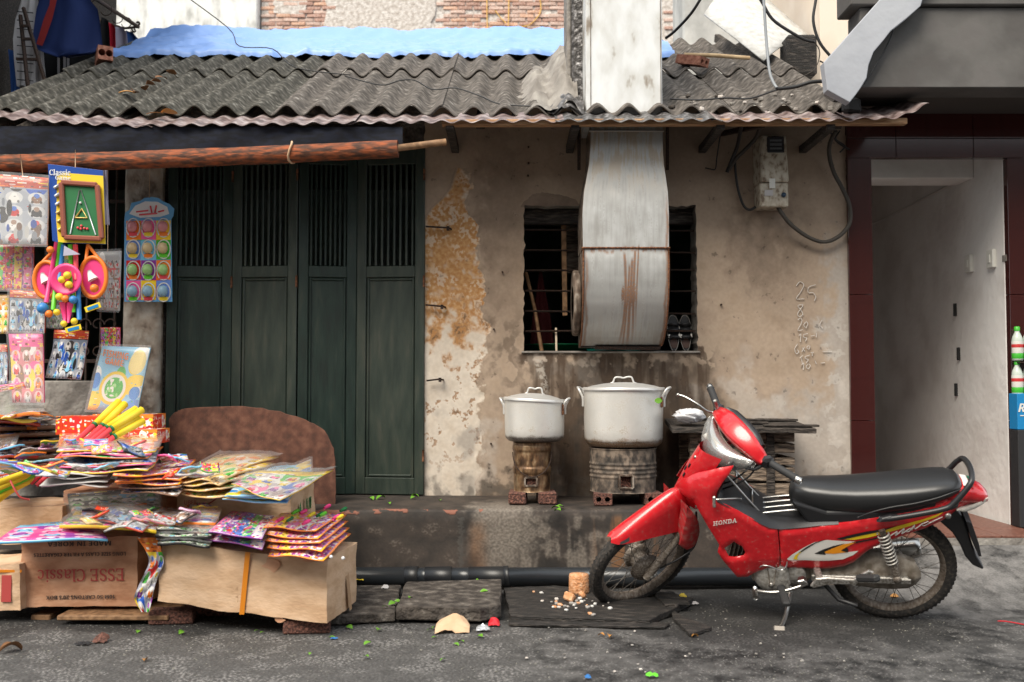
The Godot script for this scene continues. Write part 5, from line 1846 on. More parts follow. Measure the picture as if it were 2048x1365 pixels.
func window_things() -> void:
	# things standing in and behind the barred window
	var z := -0.12
	var s := S().smooth()
	s.tube([at(1052, 545, -0.16), at(1070, 620, -0.15), at(1084, 706, -0.14)], [0.011, 0.011, 0.012], 8)
	single("wooden_stick", s, M.stick_wood, "brown round stick leaning inside the barred window", "stick")
	s = S()
	s.bar(at(1112, 656, -0.09), at(1113, 706, -0.09), 0.027, 0.012, 0.002)
	mat("fresh_wood", lin(0.68, 0.56, 0.42), 0.7)
	single("wood_offcut", s, M.fresh_wood, "short pale wood offcut standing on the window sill", "stick")
	s = S()
	s.bar(at(1127, 432, -0.17), at(1130, 632, -0.17), 0.035, 0.03, 0.002)
	single("window_post", s, M.stick_wood, "rough upright timber inside the barred window", "post")
	s = S()
	s.box(at(1150, 470, -0.4), Vector3(0.16, 0.5, 0.02), 0.003)
	single("brown_board", s, M.old_wood, "brown board hanging behind the timber inside the window", "board")
	mat("basin_green", lin(0.005, 0.11, 0.045), 0.35)
	s = S().smooth()
	var bc := at(1110, 712, -0.5)
	s.lathe([Vector2(0.0, 0.0), Vector2(0.18, 0.0), Vector2(0.25, 0.12), Vector2(0.262, 0.125), Vector2(0.262, 0.13), Vector2(0.245, 0.128), Vector2(0.175, 0.01), Vector2(0.0, 0.01)], 28, bc - Vector3(0, 0.06, 0))
	single("green_basin", s, M.basin_green, "green plastic basin inside behind the barred window", "basin")
	mat("basin_teal", lin(0.01, 0.24, 0.19), 0.35)
	s = S().smooth()
	s.lathe([Vector2(0.0, 0.0), Vector2(0.13, 0.0), Vector2(0.17, 0.05), Vector2(0.175, 0.05), Vector2(0.12, 0.006), Vector2(0.0, 0.006)], 24, at(1228, 704, -0.3) - Vector3(0, 0.035, 0))
	single("teal_tray", s, M.basin_teal, "teal plastic tray under the duct elbow in the window", "tray")
	mat("dim_red", lin(0.12, 0.012, 0.014), 0.8)
	s = S().smooth()
	var rows: Array = []
	for q in [[545, 1078, 1084], [590, 1072, 1092], [640, 1064, 1102], [690, 1060, 1108]]:
		var row: Array = []
		for i in 9:
			var p: Vector3 = at(lerpf(q[1], q[2], i / 8.0), q[0], -0.6)
			p.z += 0.02 * sin(i * 1.9)
			row.append(p)
		rows.append(row)
	s.grid(rows)
	single("red_cloth", s, M.dim_red, "dark red cloth hanging inside behind the barred window", "cloth")
	# a pair of black sandals stood on their toes at the right of the sill
	mat("sandal_black", lin(0.012, 0.012, 0.014), 0.5)
	mat("sandal_brown", lin(0.07, 0.03, 0.02), 0.6)
	mat("sandal_white", lin(0.6, 0.58, 0.54), 0.5)
	for i in 2:
		var t := thing("sandal", ["black sandal with white buckles nearer the duct in the window", "black sandal with a brown insole nearer the window jamb"][i], "sandal", at(1348 + 24 * i, 704, -0.08), "pair of black sandals in the window")
		t.rotation.x = -0.2
		var out: Array = []
		for k in 24:
			var a := TAU * k / 24.0
			var y := -cos(a)
			out.append(Vector2(sin(a) * (0.036 + 0.006 * y), 0.115 + y * 0.115))
		s = S()
		s.slab(out, -0.012, 0.012, 0.005)
		part("sole", s, M.sandal_black, t)
		s = S().smooth()
		var rim: Array = []
		for k in 25:
			var q: Vector2 = out[k % 24]
			rim.append(Vector3(q.x, q.y, 0.013))
		s.tube(rim, 0.0013, 5, false)
		part("welt", s, M.sandal_white, t)
		s = S()
		var ins: Array = []
		for k in 16:
			var a := TAU * k / 16.0
			ins.append(Vector2(sin(a) * 0.024, 0.05 - cos(a) * 0.032))
		s.slab(ins, 0.012, 0.0155, 0.001)
		part("insole", s, M.sandal_brown, t)
		for q in [[0.085, 0.04], [0.13, 0.036], [0.165, 0.03]]:
			s = S().smooth()
			var arc: Array = []
			for k in 9:
				var a := PI * k / 8.0
				arc.append(Vector3(cos(a) * q[1], q[0], 0.008 + sin(a) * 0.03))
			s.tube(arc, 0.01, 6)
			part("strap", s, M.sandal_black, t)
		for q in [[-0.03, 0.09], [0.032, 0.094]]:
			s = S()
			s.box(Vector3(q[0], q[1], 0.034), Vector3(0.011, 0.024, 0.006), 0.002)
			part("buckle", s, M.sandal_white, t)

# ---------------------------------------------------------------- cooking corner on the plinth
func opening_lathe(s: Shape, profile: Array, sides: int, a0: float, a1: float, y0: float, y1: float) -> void:
	for i in profile.size() - 1:
		for k in sides:
			var t0 := TAU * k / sides
			var t1 := TAU * (k + 1) / sides
			var tm := (t0 + t1) * 0.5
			var ym: float = (profile[i].y + profile[i + 1].y) * 0.5
			if tm > a0 and tm < a1 and ym > y0 and ym < y1:
				continue
			var p: Vector2 = profile[i]
			var q: Vector2 = profile[i + 1]
			s.quad(Vector3(cos(t0) * p.x, p.y, sin(t0) * p.x), Vector3(cos(t1) * p.x, p.y, sin(t1) * p.x), Vector3(cos(t1) * q.x, q.y, sin(t1) * q.x), Vector3(cos(t0) * q.x, q.y, sin(t0) * q.x), Vector2(t0 / TAU, p.y), Vector2(t1 / TAU, p.y), Vector2(t1 / TAU, q.y), Vector2(t0 / TAU, q.y))

func stove(called: String, label: String, where: Vector3, r: float, h: float, ribs: Array, m: Material, hole: Array) -> void:
	var t := thing(called, label, "stove", where, "tin charcoal stoves on the plinth")
	var prof: Array = []
	var n := 46
	for i in n + 1:
		var y := h * i / n
		var rr := r * (1.0 + 0.02 * y / h)
		for q in ribs:
			rr += 0.006 * exp(-pow((y - q * h) / (0.013 * h + 0.002), 2.0))
		prof.append(Vector2(rr, y))
	prof.push_front(Vector2(r * 1.02, -0.002))
	prof.append(Vector2(r * 1.05, h + 0.004))
	prof.append(Vector2(r * 1.0, h + 0.006))
	var s := S().smooth()
	opening_lathe(s, prof, 48, hole[0], hole[1], hole[2], hole[3])
	part("drum", s, m, t)
	s = S().smooth()
	opening_lathe(s, [Vector2(r * 0.86, 0.004), Vector2(r * 0.86, h), Vector2(r * 1.0, h + 0.006)], 48, hole[0], hole[1], hole[2] - h, hole[3])
	s.lathe([Vector2(0.0, 0.012), Vector2(r * 0.86, 0.012)], 32)
	part("clay_lining", s, M.brick_sooty, t)
	s = S().smooth()
	s.lathe([Vector2(0.0, h * 0.62), Vector2(r * 0.86, h * 0.62)], 32)
	part("grate", s, M.iron, t)
	var fr := S()
	var c0 := Vector3(cos(hole[0]), 0, sin(hole[0])) * r * 1.02
	var c1 := Vector3(cos(hole[1]), 0, sin(hole[1])) * r * 1.02
	for q in [[c0 + Vector3(0, hole[2], 0), c1 + Vector3(0, hole[2], 0)], [c0 + Vector3(0, hole[3], 0), c1 + Vector3(0, hole[3], 0)], [c0 + Vector3(0, hole[2], 0), c0 + Vector3(0, hole[3], 0)], [c1 + Vector3(0, hole[2], 0), c1 + Vector3(0, hole[3], 0)]]:
		fr = S()
		fr.bar(q[0] + Vector3(0, 0, r * 0.04), q[1] + Vector3(0, 0, r * 0.04), 0.008, 0.012, 0.002)
		part("door_frame", fr, M.duct_side, t)
	mat("ash", lin(0.32, 0.3, 0.28), 0.95)
	for i in 7:
		s = S()
		s.hexa(_lump(Vector3(0.014, 0.012, 0.014)), 0.004)
		part("ash_lump", s, [M.ash, M.brick_sooty, M.rust][i % 3], t, Transform3D(Basis(Vector3.UP, i * 1.3), Vector3(cos(hole[0] + (hole[1] - hole[0]) * (0.15 + 0.12 * i)) * r * 0.72, 0.022 + 0.006 * (i % 2), sin(hole[0] + (hole[1] - hole[0]) * (0.15 + 0.12 * i)) * r * 0.78)))
	s = S().smooth()
	var bail: Array = []
	for i in 13:
		var a := PI * i / 12.0
		bail.append(Vector3(cos(a) * r * 1.06, h * 0.82 - sin(a) * h * 0.5, sin(a) * r * 0.5 + r * 0.62))
	s.tube(curve(bail, 2), 0.003, 5)
	if r < 0.15:
		part("bail", s, M.iron, t)

func pot(label: String, lid_label: String, where: Vector3, r: float, h: float, ear: float, m: Material, lid_tilt: Vector2) -> void:
	var t := thing("stock_pot", label, "pot", where, "aluminium stock pots on the stoves")
	var prof := [Vector2(0.0, 0.0), Vector2(r * 0.72, 0.0), Vector2(r * 0.86, h * 0.025), Vector2(r * 0.945, h * 0.08), Vector2(r * 0.975, h * 0.16), Vector2(r * 0.982, h * 0.3), Vector2(r * 0.987, h * 0.5), Vector2(r * 0.99, h * 0.7), Vector2(r * 0.995, h * 0.9), Vector2(r, h * 0.975), Vector2(r * 1.012, h * 0.985), Vector2(r * 1.014, h), Vector2(r * 0.985, h), Vector2(r * 0.975, h * 0.9), Vector2(r * 0.96, h * 0.1), Vector2(0.0, h * 0.05)]
	var dent := noise(0.8, 3, 111)
	var rows: Array = []
	var uvs: Array = []
	for q in prof:
		var row: Array = []
		var ur: Array = []
		for k in 49:
			var a := TAU * k / 48.0
			var rr: float = q.x * (1.0 + 0.016 * dent.get_noise_3d(cos(a) * 2.0, q.y * 9.0, sin(a) * 2.0))
			row.append(Vector3(cos(a) * rr, q.y, sin(a) * rr))
			ur.append(Vector2(k / 48.0 * 2.0, 1.0 - q.y / h))
		rows.append(row)
		uvs.append(ur)
	var s := S().smooth()
	s.grid(rows, uvs)
	part("body", s, m, t)
	for k in 2:
		var az := ear + PI * k
		var o := Vector3(cos(az), 0, sin(az))
		var tg := Vector3(-sin(az), 0, cos(az))
		var y := h * 0.86
		s = S().smooth()
		var sz := r * 0.17
		s.tube(curve([o * r - tg * sz + Vector3(0, y - sz * 0.5, 0), o * r * 1.03 - tg * sz + Vector3(0, y + sz * 0.2, 0), o * (r * 1.12) - tg * sz * 0.85 + Vector3(0, y + sz * 1.1, 0), o * (r * 1.18) + Vector3(0, y + sz * 1.35, 0), o * (r * 1.12) + tg * sz * 0.85 + Vector3(0, y + sz * 1.1, 0), o * r * 1.03 + tg * sz + Vector3(0, y + sz * 0.2, 0), o * r + tg * sz + Vector3(0, y - sz * 0.5, 0)], 4), 0.0075, 8)
		var e := part("handle", s, M.pot_metal, t)
		for d in [-1, 1]:
			s = S()
			s.box(o * r * 1.0 + tg * sz * d + Vector3(0, y - sz * 0.75, 0), Vector3(0.012, 0.06, 0.02), 0.003, Basis(Vector3.UP, -az))
			part("rivet_plate", s, M.rust if d > 0 else M.pot_metal, e)
	# lid
	var l := thing("pot_lid", lid_label, "lid", where + Vector3(0, h + 0.002, 0), "aluminium pot lids")
	l.rotation = Vector3(lid_tilt.x, 0, lid_tilt.y)
	s = S().smooth()
	s.lathe([Vector2(r * 1.03, -0.012), Vector2(r * 1.035, 0.002), Vector2(r * 1.0, 0.005), Vector2(r * 0.93, 0.004), Vector2(r * 0.78, 0.014), Vector2(r * 0.5, 0.026), Vector2(r * 0.2, 0.033), Vector2(0.0, 0.034)], 48)
	part("disc", s, M.pot_metal, l)
	s = S().smooth()
	var hw := r * 0.26
	s.tube(curve([Vector3(-hw * 1.25, 0.028, 0), Vector3(-hw * 1.0, 0.034, 0), Vector3(-hw * 0.8, 0.06, 0), Vector3(-hw * 0.3, 0.062, 0), Vector3(0, 0.058, 0), Vector3(hw * 0.4, 0.064, 0), Vector3(hw * 0.8, 0.062, 0), Vector3(hw * 1.0, 0.034, 0), Vector3(hw * 1.25, 0.028, 0)], 3), 0.0055, 6, true, Vector3.UP, 1.0)
	part("knob", s, M.pot_metal, l)

func kitchen() -> void:
	var pm := mat("pot_metal", lin(0.6, 0.59, 0.57), 0.36, 0.4)
	grunge("pot_metal_rough", [[0.0, lin(0.5, 0.5, 0.5)], [1.0, lin(0.7, 0.7, 0.7)]], 0.02, Vector3.ONE)
	var w := 320
	var h := 160
	var n1 := bytes_of(noise(0.02, 5, 112), w, h)
	var n3 := bytes_of(noise(0.2, 3, 113), w, h)
	for k in 2:
		var col := func(ix: int, iy: int) -> Color:
			var i := iy * w + ix
			var v := float(iy) / h
			var a := n1[i] / 255.0
			var c := n3[i] / 255.0
			var g := Color(0.57, 0.555, 0.52).lerp(Color(0.68, 0.67, 0.64), a)
			g = g.lerp(Color(0.5, 0.44, 0.35), 0.35 * ss(0.5, 0.7, c * 0.5 + a * 0.5))
			var sc := ss(0.8, 0.92, v + (a - 0.5) * 0.12 + (c - 0.5) * 0.06)
			g = g.lerp(Color(0.2, 0.105, 0.04) if k == 0 else Color(0.1, 0.075, 0.06), sc * (0.6 + 0.5 * c))
			g = g.lerp(Color(0.03, 0.024, 0.02), ss(0.955, 0.99, v + (c - 0.5) * 0.04))
			var drip := ss(0.66, 0.72, a) * ss(0.3, 0.9, v) * ss(0.5, 0.62, c)
			g = g.lerp(Color(0.36, 0.26, 0.16), drip * 0.5)
			return g
		var m := mat("pot_skin_%d" % k, Color.WHITE, 0.38, 0.3)
		m.albedo_texture = picture(w, h, col)
	var top := at(600, 992, 0).y
	# positions of the stoves
	var z1 := 0.31
	var z2 := 0.30
	var s1 := at(1064, 986, z1)
	var s2 := at(1246, 1000, z2 + 0.19)
	var by := 0.065
	grunge("stove_tin", [[0.2, lin(0.035, 0.02, 0.012)], [0.42, lin(0.13, 0.07, 0.035)], [0.6, lin(0.28, 0.17, 0.09)], [0.8, lin(0.45, 0.33, 0.2)]], 0.02, Vector3(2.0, 1.0, 2.0), 0.42, 0.45, 0.05, 114)
	grunge("stove_sooty", [[0.2, lin(0.025, 0.021, 0.018)], [0.45, lin(0.09, 0.072, 0.058)], [0.6, lin(0.19, 0.145, 0.11)], [0.8, lin(0.28, 0.22, 0.17)]], 0.02, Vector3(2.0, 1.2, 2.0), 0.8, 0.1, 0.1, 115)
	var base1 := Vector3(s1.x, top + by, z1)
	var base2 := Vector3(at(1246, 950, z2).x, top + by, z2)
	var pot1_y := at(1070, 882, z1).y
	var pot2_y := at(1246, 893, z2).y
	stove("charcoal_stove", "brassy ribbed tin stove under the smaller pot", base1, 0.104, pot1_y - base1.y - 0.012, [0.4, 0.44, 0.48, 0.86, 0.9, 0.94], M.stove_tin, [1.32, 1.98, 0.035, 0.08])
	stove("charcoal_stove", "wide sooty ribbed tin stove under the larger pot", base2, 0.185, pot2_y - base2.y - 0.012, [0.36, 0.46, 0.56, 0.66], M.stove_sooty, [1.38, 1.78, 0.03, 0.1])
	pot("smaller white aluminium stock pot on the brassy tin stove", "tilted flat lid on the smaller stock pot", Vector3(s1.x + 0.015, pot1_y - 0.004, z1), 0.172, at(1070, 798, z1).y - pot1_y, 0.25, M.pot_skin_1, Vector2(0.0, -0.055))
	pot("larger white aluminium stock pot on the wide sooty stove", "domed lid with a wire handle on the larger stock pot", Vector3(base2.x + 0.005, pot2_y - 0.004, z2), 0.228, at(1246, 776, z2).y - pot2_y, 0.32, M.pot_skin_0, Vector2(0.0, 0.0))
	var lf := at(1317, 803, 0.5)
	leaf("green_leaf", Vector3(lf.x, lf.y, 0.505), 0.045, M.leaf_green, "small green leaf stuck on the larger stock pot", "", 0.3, 1.4, 0.1)
	# bricks under the stoves
	for dx in [-0.082, 0.082]:
		var b := S()
		b.hexa(_brick_corners(Vector3(0.1, by, 0.2), 0.004), 0.006)
		single("brick", b, M.brick_sooty, ["chipped sooty brick under the window side of the brassy stove", "chipped red brick under the brassy stove beside the green sprig"][0 if dx < 0 else 1], "brick", "bricks under the brassy stove", Transform3D(Basis(Vector3.UP, dx * 0.6), Vector3(base1.x + dx, top + by * 0.5, z1 + 0.03)))
	for dx in [-0.125, 0.15]:
		hollow_brick(Vector3(base2.x + dx, top + by * 0.5, z2 + 0.08), Basis(Vector3.UP, dx * 0.4), Vector3(0.1, by - 0.002, 0.21), M.brick_sooty, ["hollow red brick under the wide stove beside the brassy stove", "hollow red brick under the wide stove beside the motorbike"][0 if dx < 0 else 1], "hollow bricks under the wide stove")
	# slatted crate with a weathered board
	var cr := thing("slatted_crate", "old slatted wooden crate standing behind the motorbike", "crate")
	var ca := at(1378, 960, 0.36)
	var cb := at(1590, 960, 0.36)
	grunge("crate_wood", [[0.25, lin(0.06, 0.045, 0.034)], [0.5, lin(0.17, 0.125, 0.09)], [0.75, lin(0.3, 0.23, 0.17)]], 0.02, Vector3(0.8, 5.0, 5.0), 0.85, 0.0, 0.3, 116)
	var cy0 := top + 0.03
	for q in [[866, 884], [888, 906], [916, 930], [936, 962], [968, 994]]:
		var s := S()
		var ya: float = at(1480, q[0], 0.36).y
		var yb: float = at(1480, q[1], 0.36).y
		s.box(Vector3((ca.x + cb.x) * 0.5, (ya + yb) * 0.5, 0.36), Vector3(cb.x - ca.x, ya - yb, 0.014), 0.002, Basis(Vector3.BACK, rng.randf_range(-0.008, 0.008)))
		part("slat", s, M.crate_wood, cr)
		s = S()
		s.box(Vector3(cb.x - 0.006, (ya + yb) * 0.5, 0.19), Vector3(0.014, ya - yb, 0.32), 0.002)
		part("slat", s, M.crate_wood, cr)
		s = S()
		s.box(Vector3((ca.x + cb.x) * 0.5, (ya + yb) * 0.5, 0.03), Vector3(cb.x - ca.x, ya - yb, 0.014), 0.002)
		part("slat", s, M.crate_wood, cr)
	for px in [1388, 1541]:
		for z in [0.37, 0.02]:
			var s := S()
			var x: float = at(px, 930, 0.37).x
			s.box(Vector3(x, (cy0 + at(1480, 862, 0.36).y) * 0.5, z), Vector3(0.045, at(1480, 862, 0.36).y - cy0, 0.02), 0.002)
			part("post", s, M.dark_wood if px > 1500 else M.crate_wood, cr)
	for dx in [0.06, 0.5]:
		var b := S()
		b.hexa(_brick_corners(Vector3(0.2, cy0 - top + 0.004, 0.1), 0.003), 0.005)
		single("brick", b, M.brick_sooty, "sooty brick under the slatted crate", "brick", "bricks under the slatted crate", Transform3D(Basis.IDENTITY, Vector3(ca.x + dx, (top + cy0) * 0.5, 0.3)))
	# the board
	var jag := noise(9.0, 3, 117)
	var out: Array = []
	for i in 22:
		out.append(Vector2(lerpf(at(1345, 850, 0.48).x, at(1632, 856, 0.48).x, i / 21.0), 0.0 + 0.02 * jag.get_noise_2d(i * 0.21, 0.0) - 0.05 * ss(17.0, 21.0, float(i)) * 0.4))
	for i in 22:
		out.append(Vector2(lerpf(at(1580, 836, 0.06).x, at(1330, 836, 0.06).x, i / 21.0), 0.44 + 0.03 * jag.get_noise_2d(i * 0.21, 5.0)))
	var fy := at(1480, 857, 0.48).y
	var s := S()
	s.slab(out, -0.028, 0.0, 0.004, Basis(Vector3(1, 0, 0), Vector3(0, 0.09, -1), Vector3(0, 1, 0)), Vector3(0, fy, 0.48))
	single("weathered_board", s, M.dark_wood, "thick weathered board with splintered edges lying on the slatted crate", "board")
	for q in [[1600, 0.05], [1500, 0.18], [1560, 0.3], [1440, 0.36]]:                  # loose laths on the board
		s = S()
		var x: float = at(q[0], 850, 0.48 - q[1]).x
		s.box(Vector3(x - 0.05, fy + 0.09 * q[1] + 0.008, 0.48 - q[1]), Vector3(0.3, 0.012, 0.07), 0.003, Basis(Vector3.UP, 0.1 * sin(q[0])))
		single("splintered_lath", s, M.dark_wood, "splintered grey lath lying on the weathered board", "lath", "splintered laths on the weathered board")
	# white plastic bag on the board
	var bag := mat("bag_white", lin(0.62, 0.62, 0.64), 0.3)
	bag.subsurf_scatter_enabled = false
	_bag(at(1378, 832, 0.4), Vector3(0.085, 0.04, 0.07), "crumpled white plastic bag lying on the weathered board", bag, 21)
	_bag(at(1470, 838, 0.3), Vector3(0.03, 0.035, 0.03), "small white plastic scrap poking up behind the handlebar", bag, 22)

func _brick_corners(size: Vector3, j: float) -> Array:
	var cs: Array = []
	for i in 8:
		cs.append(Vector3(size.x * 0.5 * (1 if i & 1 else -1), size.y * 0.5 * (1 if i & 2 else -1), size.z * 0.5 * (1 if i & 4 else -1)) + Vector3(rng.randf_range(-j, j), rng.randf_range(-j, j) * 0.3, rng.randf_range(-j, j)))
	return cs

func _bag(where: Vector3, half: Vector3, label: String, m: Material, sd: int) -> void:
	var n := noise(1.3, 3, sd)
	n.fractal_type = FastNoiseLite.FRACTAL_RIDGED
	var rows: Array = []
	for j in 17:
		var row: Array = []
		for i in 24:
			var la := PI * j / 16.0 - PI / 2
			var lo := TAU * i / 24.0
			var p := Vector3(cos(la) * cos(lo), sin(la), cos(la) * sin(lo))
			row.append(p * half * (0.85 + 0.35 * n.get_noise_3dv(p * 1.5)))
		rows.append(row)
	var s := S().smooth()
	s.grid(rows, [], true)
	single("plastic_bag", s, m, label, "bag", "", Transform3D(Basis.IDENTITY, where))

# ---------------------------------------------------------------- the motorbike
# its own axes: x to the rear, y up in the plane of the bike, z to its left side (towards the lane); the origin is where the rear tyre stands
func shell(outline: Array, holes: Array, wf: Callable, thick: float, step := 0.016, ease := 0.012, side := 1.0) -> Shape:
	var edge: Array = []
	var loops: Array = [outline] + holes
	var polys: Array = []
	for l in loops:
		polys.append(PackedVector2Array(l))
		for i in l.size():
			var a: Vector2 = l[i]
			var b: Vector2 = l[(i + 1) % l.size()]
			var n := maxi(1, int(round(a.distance_to(b) / step)))
			for k in n:
				edge.append(a.lerp(b, float(k) / n))
	var pts := PackedVector2Array(edge)
	var lo := Vector2(9, 9)
	var hi := Vector2(-9, -9)
	for p in edge:
		lo = lo.min(p)
		hi = hi.max(p)
	var inside := func(p: Vector2) -> bool:
		if not Geometry2D.is_point_in_polygon(p, polys[0]):
			return false
		for i in range(1, polys.size()):
			if Geometry2D.is_point_in_polygon(p, polys[i]):
				return false
		return true
	var far: Array = []
	for e in edge:
		far.append(0.0)
	var row := 0
	var y := lo.y
	while y < hi.y:
		var x := lo.x + (step * 0.5 if row % 2 else 0.0)
		while x < hi.x:
			var p := Vector2(x, y)
			if inside.call(p):
				var d := 9.0
				for e in edge:
					d = minf(d, p.distance_squared_to(e))
				d = sqrt(d)
				if d > step * 0.55:
					pts.append(p)
					far.append(d)
			x += step
		y += step * 0.87
		row += 1
	var w := PackedFloat32Array()
	for i in pts.size():
		var e := 1.0 - clampf(far[i] / maxf(ease * 1.6, 0.0001), 0.0, 1.0)
		w.append(wf.call(pts[i]) - ease * e * e)
	var idx := Geometry2D.triangulate_delaunay(pts)
	var s := S().smooth()
	var used := {}
	for i in range(0, idx.size(), 3):
		var a := idx[i]
		var b := idx[i + 1]
		var c := idx[i + 2]
		if not inside.call((pts[a] + pts[b] + pts[c]) / 3.0):
			continue
		var va := Vector3(pts[a].x, pts[a].y, w[a] * side)
		var vb := Vector3(pts[b].x, pts[b].y, w[b] * side)
		var vc := Vector3(pts[c].x, pts[c].y, w[c] * side)
		s.face([va, vb, vc], Vector3(0, 0, side))
		if thick > 0.0:
			var t := Vector3(0, 0, -thick * side)
			s.face([va + t, vb + t, vc + t], Vector3(0, 0, -side))
			for q in [[a, b], [b, c], [c, a]]:
				var key := "%d_%d" % [mini(q[0], q[1]), maxi(q[0], q[1])]
				if used.has(key):
					used.erase(key)
				else:
					used[key] = [q[0], q[1], (va + vb + vc) / 3.0]
	s.smooth(false)
	for key in used:
		var q: Array = used[key]
		var a := Vector3(pts[q[0]].x, pts[q[0]].y, w[q[0]] * side)
		var b := Vector3(pts[q[1]].x, pts[q[1]].y, w[q[1]] * side)
		var t := Vector3(0, 0, -thick * side)
		s.face([a, b, b + t, a + t], (a + b) * 0.5 - q[2])
	return s

func V2(a: Array) -> Array:
	var r: Array = []
	for i in range(0, a.size(), 2):
		r.append(Vector2(a[i], a[i + 1]))
	return r

func knot(stops: Array, x: float) -> float:          # straight-line table
	if x <= stops[0][0]:
		return stops[0][1]
	for i in stops.size() - 1:
		if x <= stops[i + 1][0]:
			var t: float = (x - stops[i][0]) / (stops[i + 1][0] - stops[i][0])
			return lerpf(stops[i][1], stops[i + 1][1], t * t * (3.0 - 2.0 * t))
	return stops[stops.size() - 1][1]

func body_w(p: Vector2) -> float:
	var w := knot([[-0.98, 0.05], [-0.88, 0.125], [-0.8, 0.152], [-0.66, 0.158], [-0.52, 0.14], [-0.36, 0.118], [-0.1, 0.108], [0.15, 0.096], [0.3, 0.06], [0.36, 0.03]], p.x)
	w -= 0.22 * maxf(0.0, 0.38 - p.y) * ss(-0.78, -0.55, p.x) * ss(0.0, -0.2, p.x)       # tucks in towards the engine
	var crease := 0.735 + 0.32 * (p.x + 0.86)                                           # the fold across the leg shield
	if p.x < -0.68:
		w -= 0.35 * maxf(0.0, p.y - crease) 
	return w

func wheel(root: Node3D, called: String, where: Transform3D, drum: float, m: Material) -> Node3D:
	var n := Node3D.new()
	n.name = called
	root.add_child(n, true)
	n.transform = where
	var turn := Basis(Vector3.RIGHT, PI / 2)
	var prof: Array = []
	for i in 19:
		var a := lerpf(-2.25, 2.25, i / 18.0)
		prof.append(Vector2(0.244 + 0.031 * cos(a), 0.031 * sin(a)))
	var s := S().smooth()
	s.lathe(prof, 64, Vector3.ZERO, turn)
	var tyre := part("tyre", s, M.tyre, n)
	var tr := S()
	for k in 72:
		var a := TAU * k / 72.0
		for d in [-1.0, 1.0]:
			var c := Vector3(cos(a + 0.02 * d), sin(a + 0.02 * d), 0) * 0.2695 + Vector3(0, 0, d * 0.0135)
			tr.box(c, Vector3(0.0045, 0.012, 0.017), 0.0, Basis(Vector3.BACK, a) * Basis(Vector3.RIGHT, 0.55 * d))
	var tread := part("tread", tr, M.tyre, tyre)
	tread.set_meta("kind", "stuff")
	s = S().smooth()
	s.lathe([Vector2(0.222, -0.024), Vector2(0.228, -0.025), Vector2(0.229, -0.021), Vector2(0.218, -0.017), Vector2(0.21, -0.008), Vector2(0.208, 0.0), Vector2(0.21, 0.008), Vector2(0.218, 0.017), Vector2(0.229, 0.021), Vector2(0.228, 0.025), Vector2(0.222, 0.024), Vector2(0.214, 0.016), Vector2(0.204, 0.006), Vector2(0.202, 0.0), Vector2(0.204, -0.006), Vector2(0.214, -0.016), Vector2(0.222, -0.024)], 64, Vector3.ZERO, turn)
	part("rim", s, M.rim_dusty, n)
	s = S().smooth()
	s.lathe([Vector2(0.0, -0.062), Vector2(drum * 0.9, -0.062), Vector2(drum, -0.056), Vector2(drum, -0.034), Vector2(drum * 0.72, -0.03), Vector2(drum * 0.66, 0.0), Vector2(drum * 0.74, 0.024), Vector2(drum * 1.12, 0.028), Vector2(drum * 1.12, 0.036), Vector2(drum * 1.0, 0.04), Vector2(drum * 0.98, 0.056), Vector2(drum * 0.7, 0.064), Vector2(drum * 0.3, 0.07), Vector2(0.0, 0.07)], 40, Vector3.ZERO, turn)
	part("hub", s, M.hub_dusty, n)
	s = S().smooth()
	s.tube([Vector3(0, 0, -0.11), Vector3(0, 0, 0.11)], 0.009, 8)
	part("axle", s, M.steel, n)
	var sp := S().smooth()
	sp.tube([Vector3(0, 0, 0), Vector3(0, 1, 0)], 0.0016, 5, false)
	var sm := sp.mesh()
	for k in 36:
		var a := TAU * k / 36.0
		var d := 1.0 if k % 2 else -1.0
		var skew := 0.42 if (k / 2) % 2 else -0.42
		var p := Vector3(cos(a + skew) * drum * 0.98, sin(a + skew) * drum * 0.98, d * 0.032)
		var q := Vector3(cos(a) * 0.21, sin(a) * 0.21, d * 0.003)
		var y := q - p
		var x := y.cross(Vector3.BACK).normalized()
		part("spoke", sm, m, n, Transform3D(Basis(x, y, x.cross(y).normalized()), p))
	return n

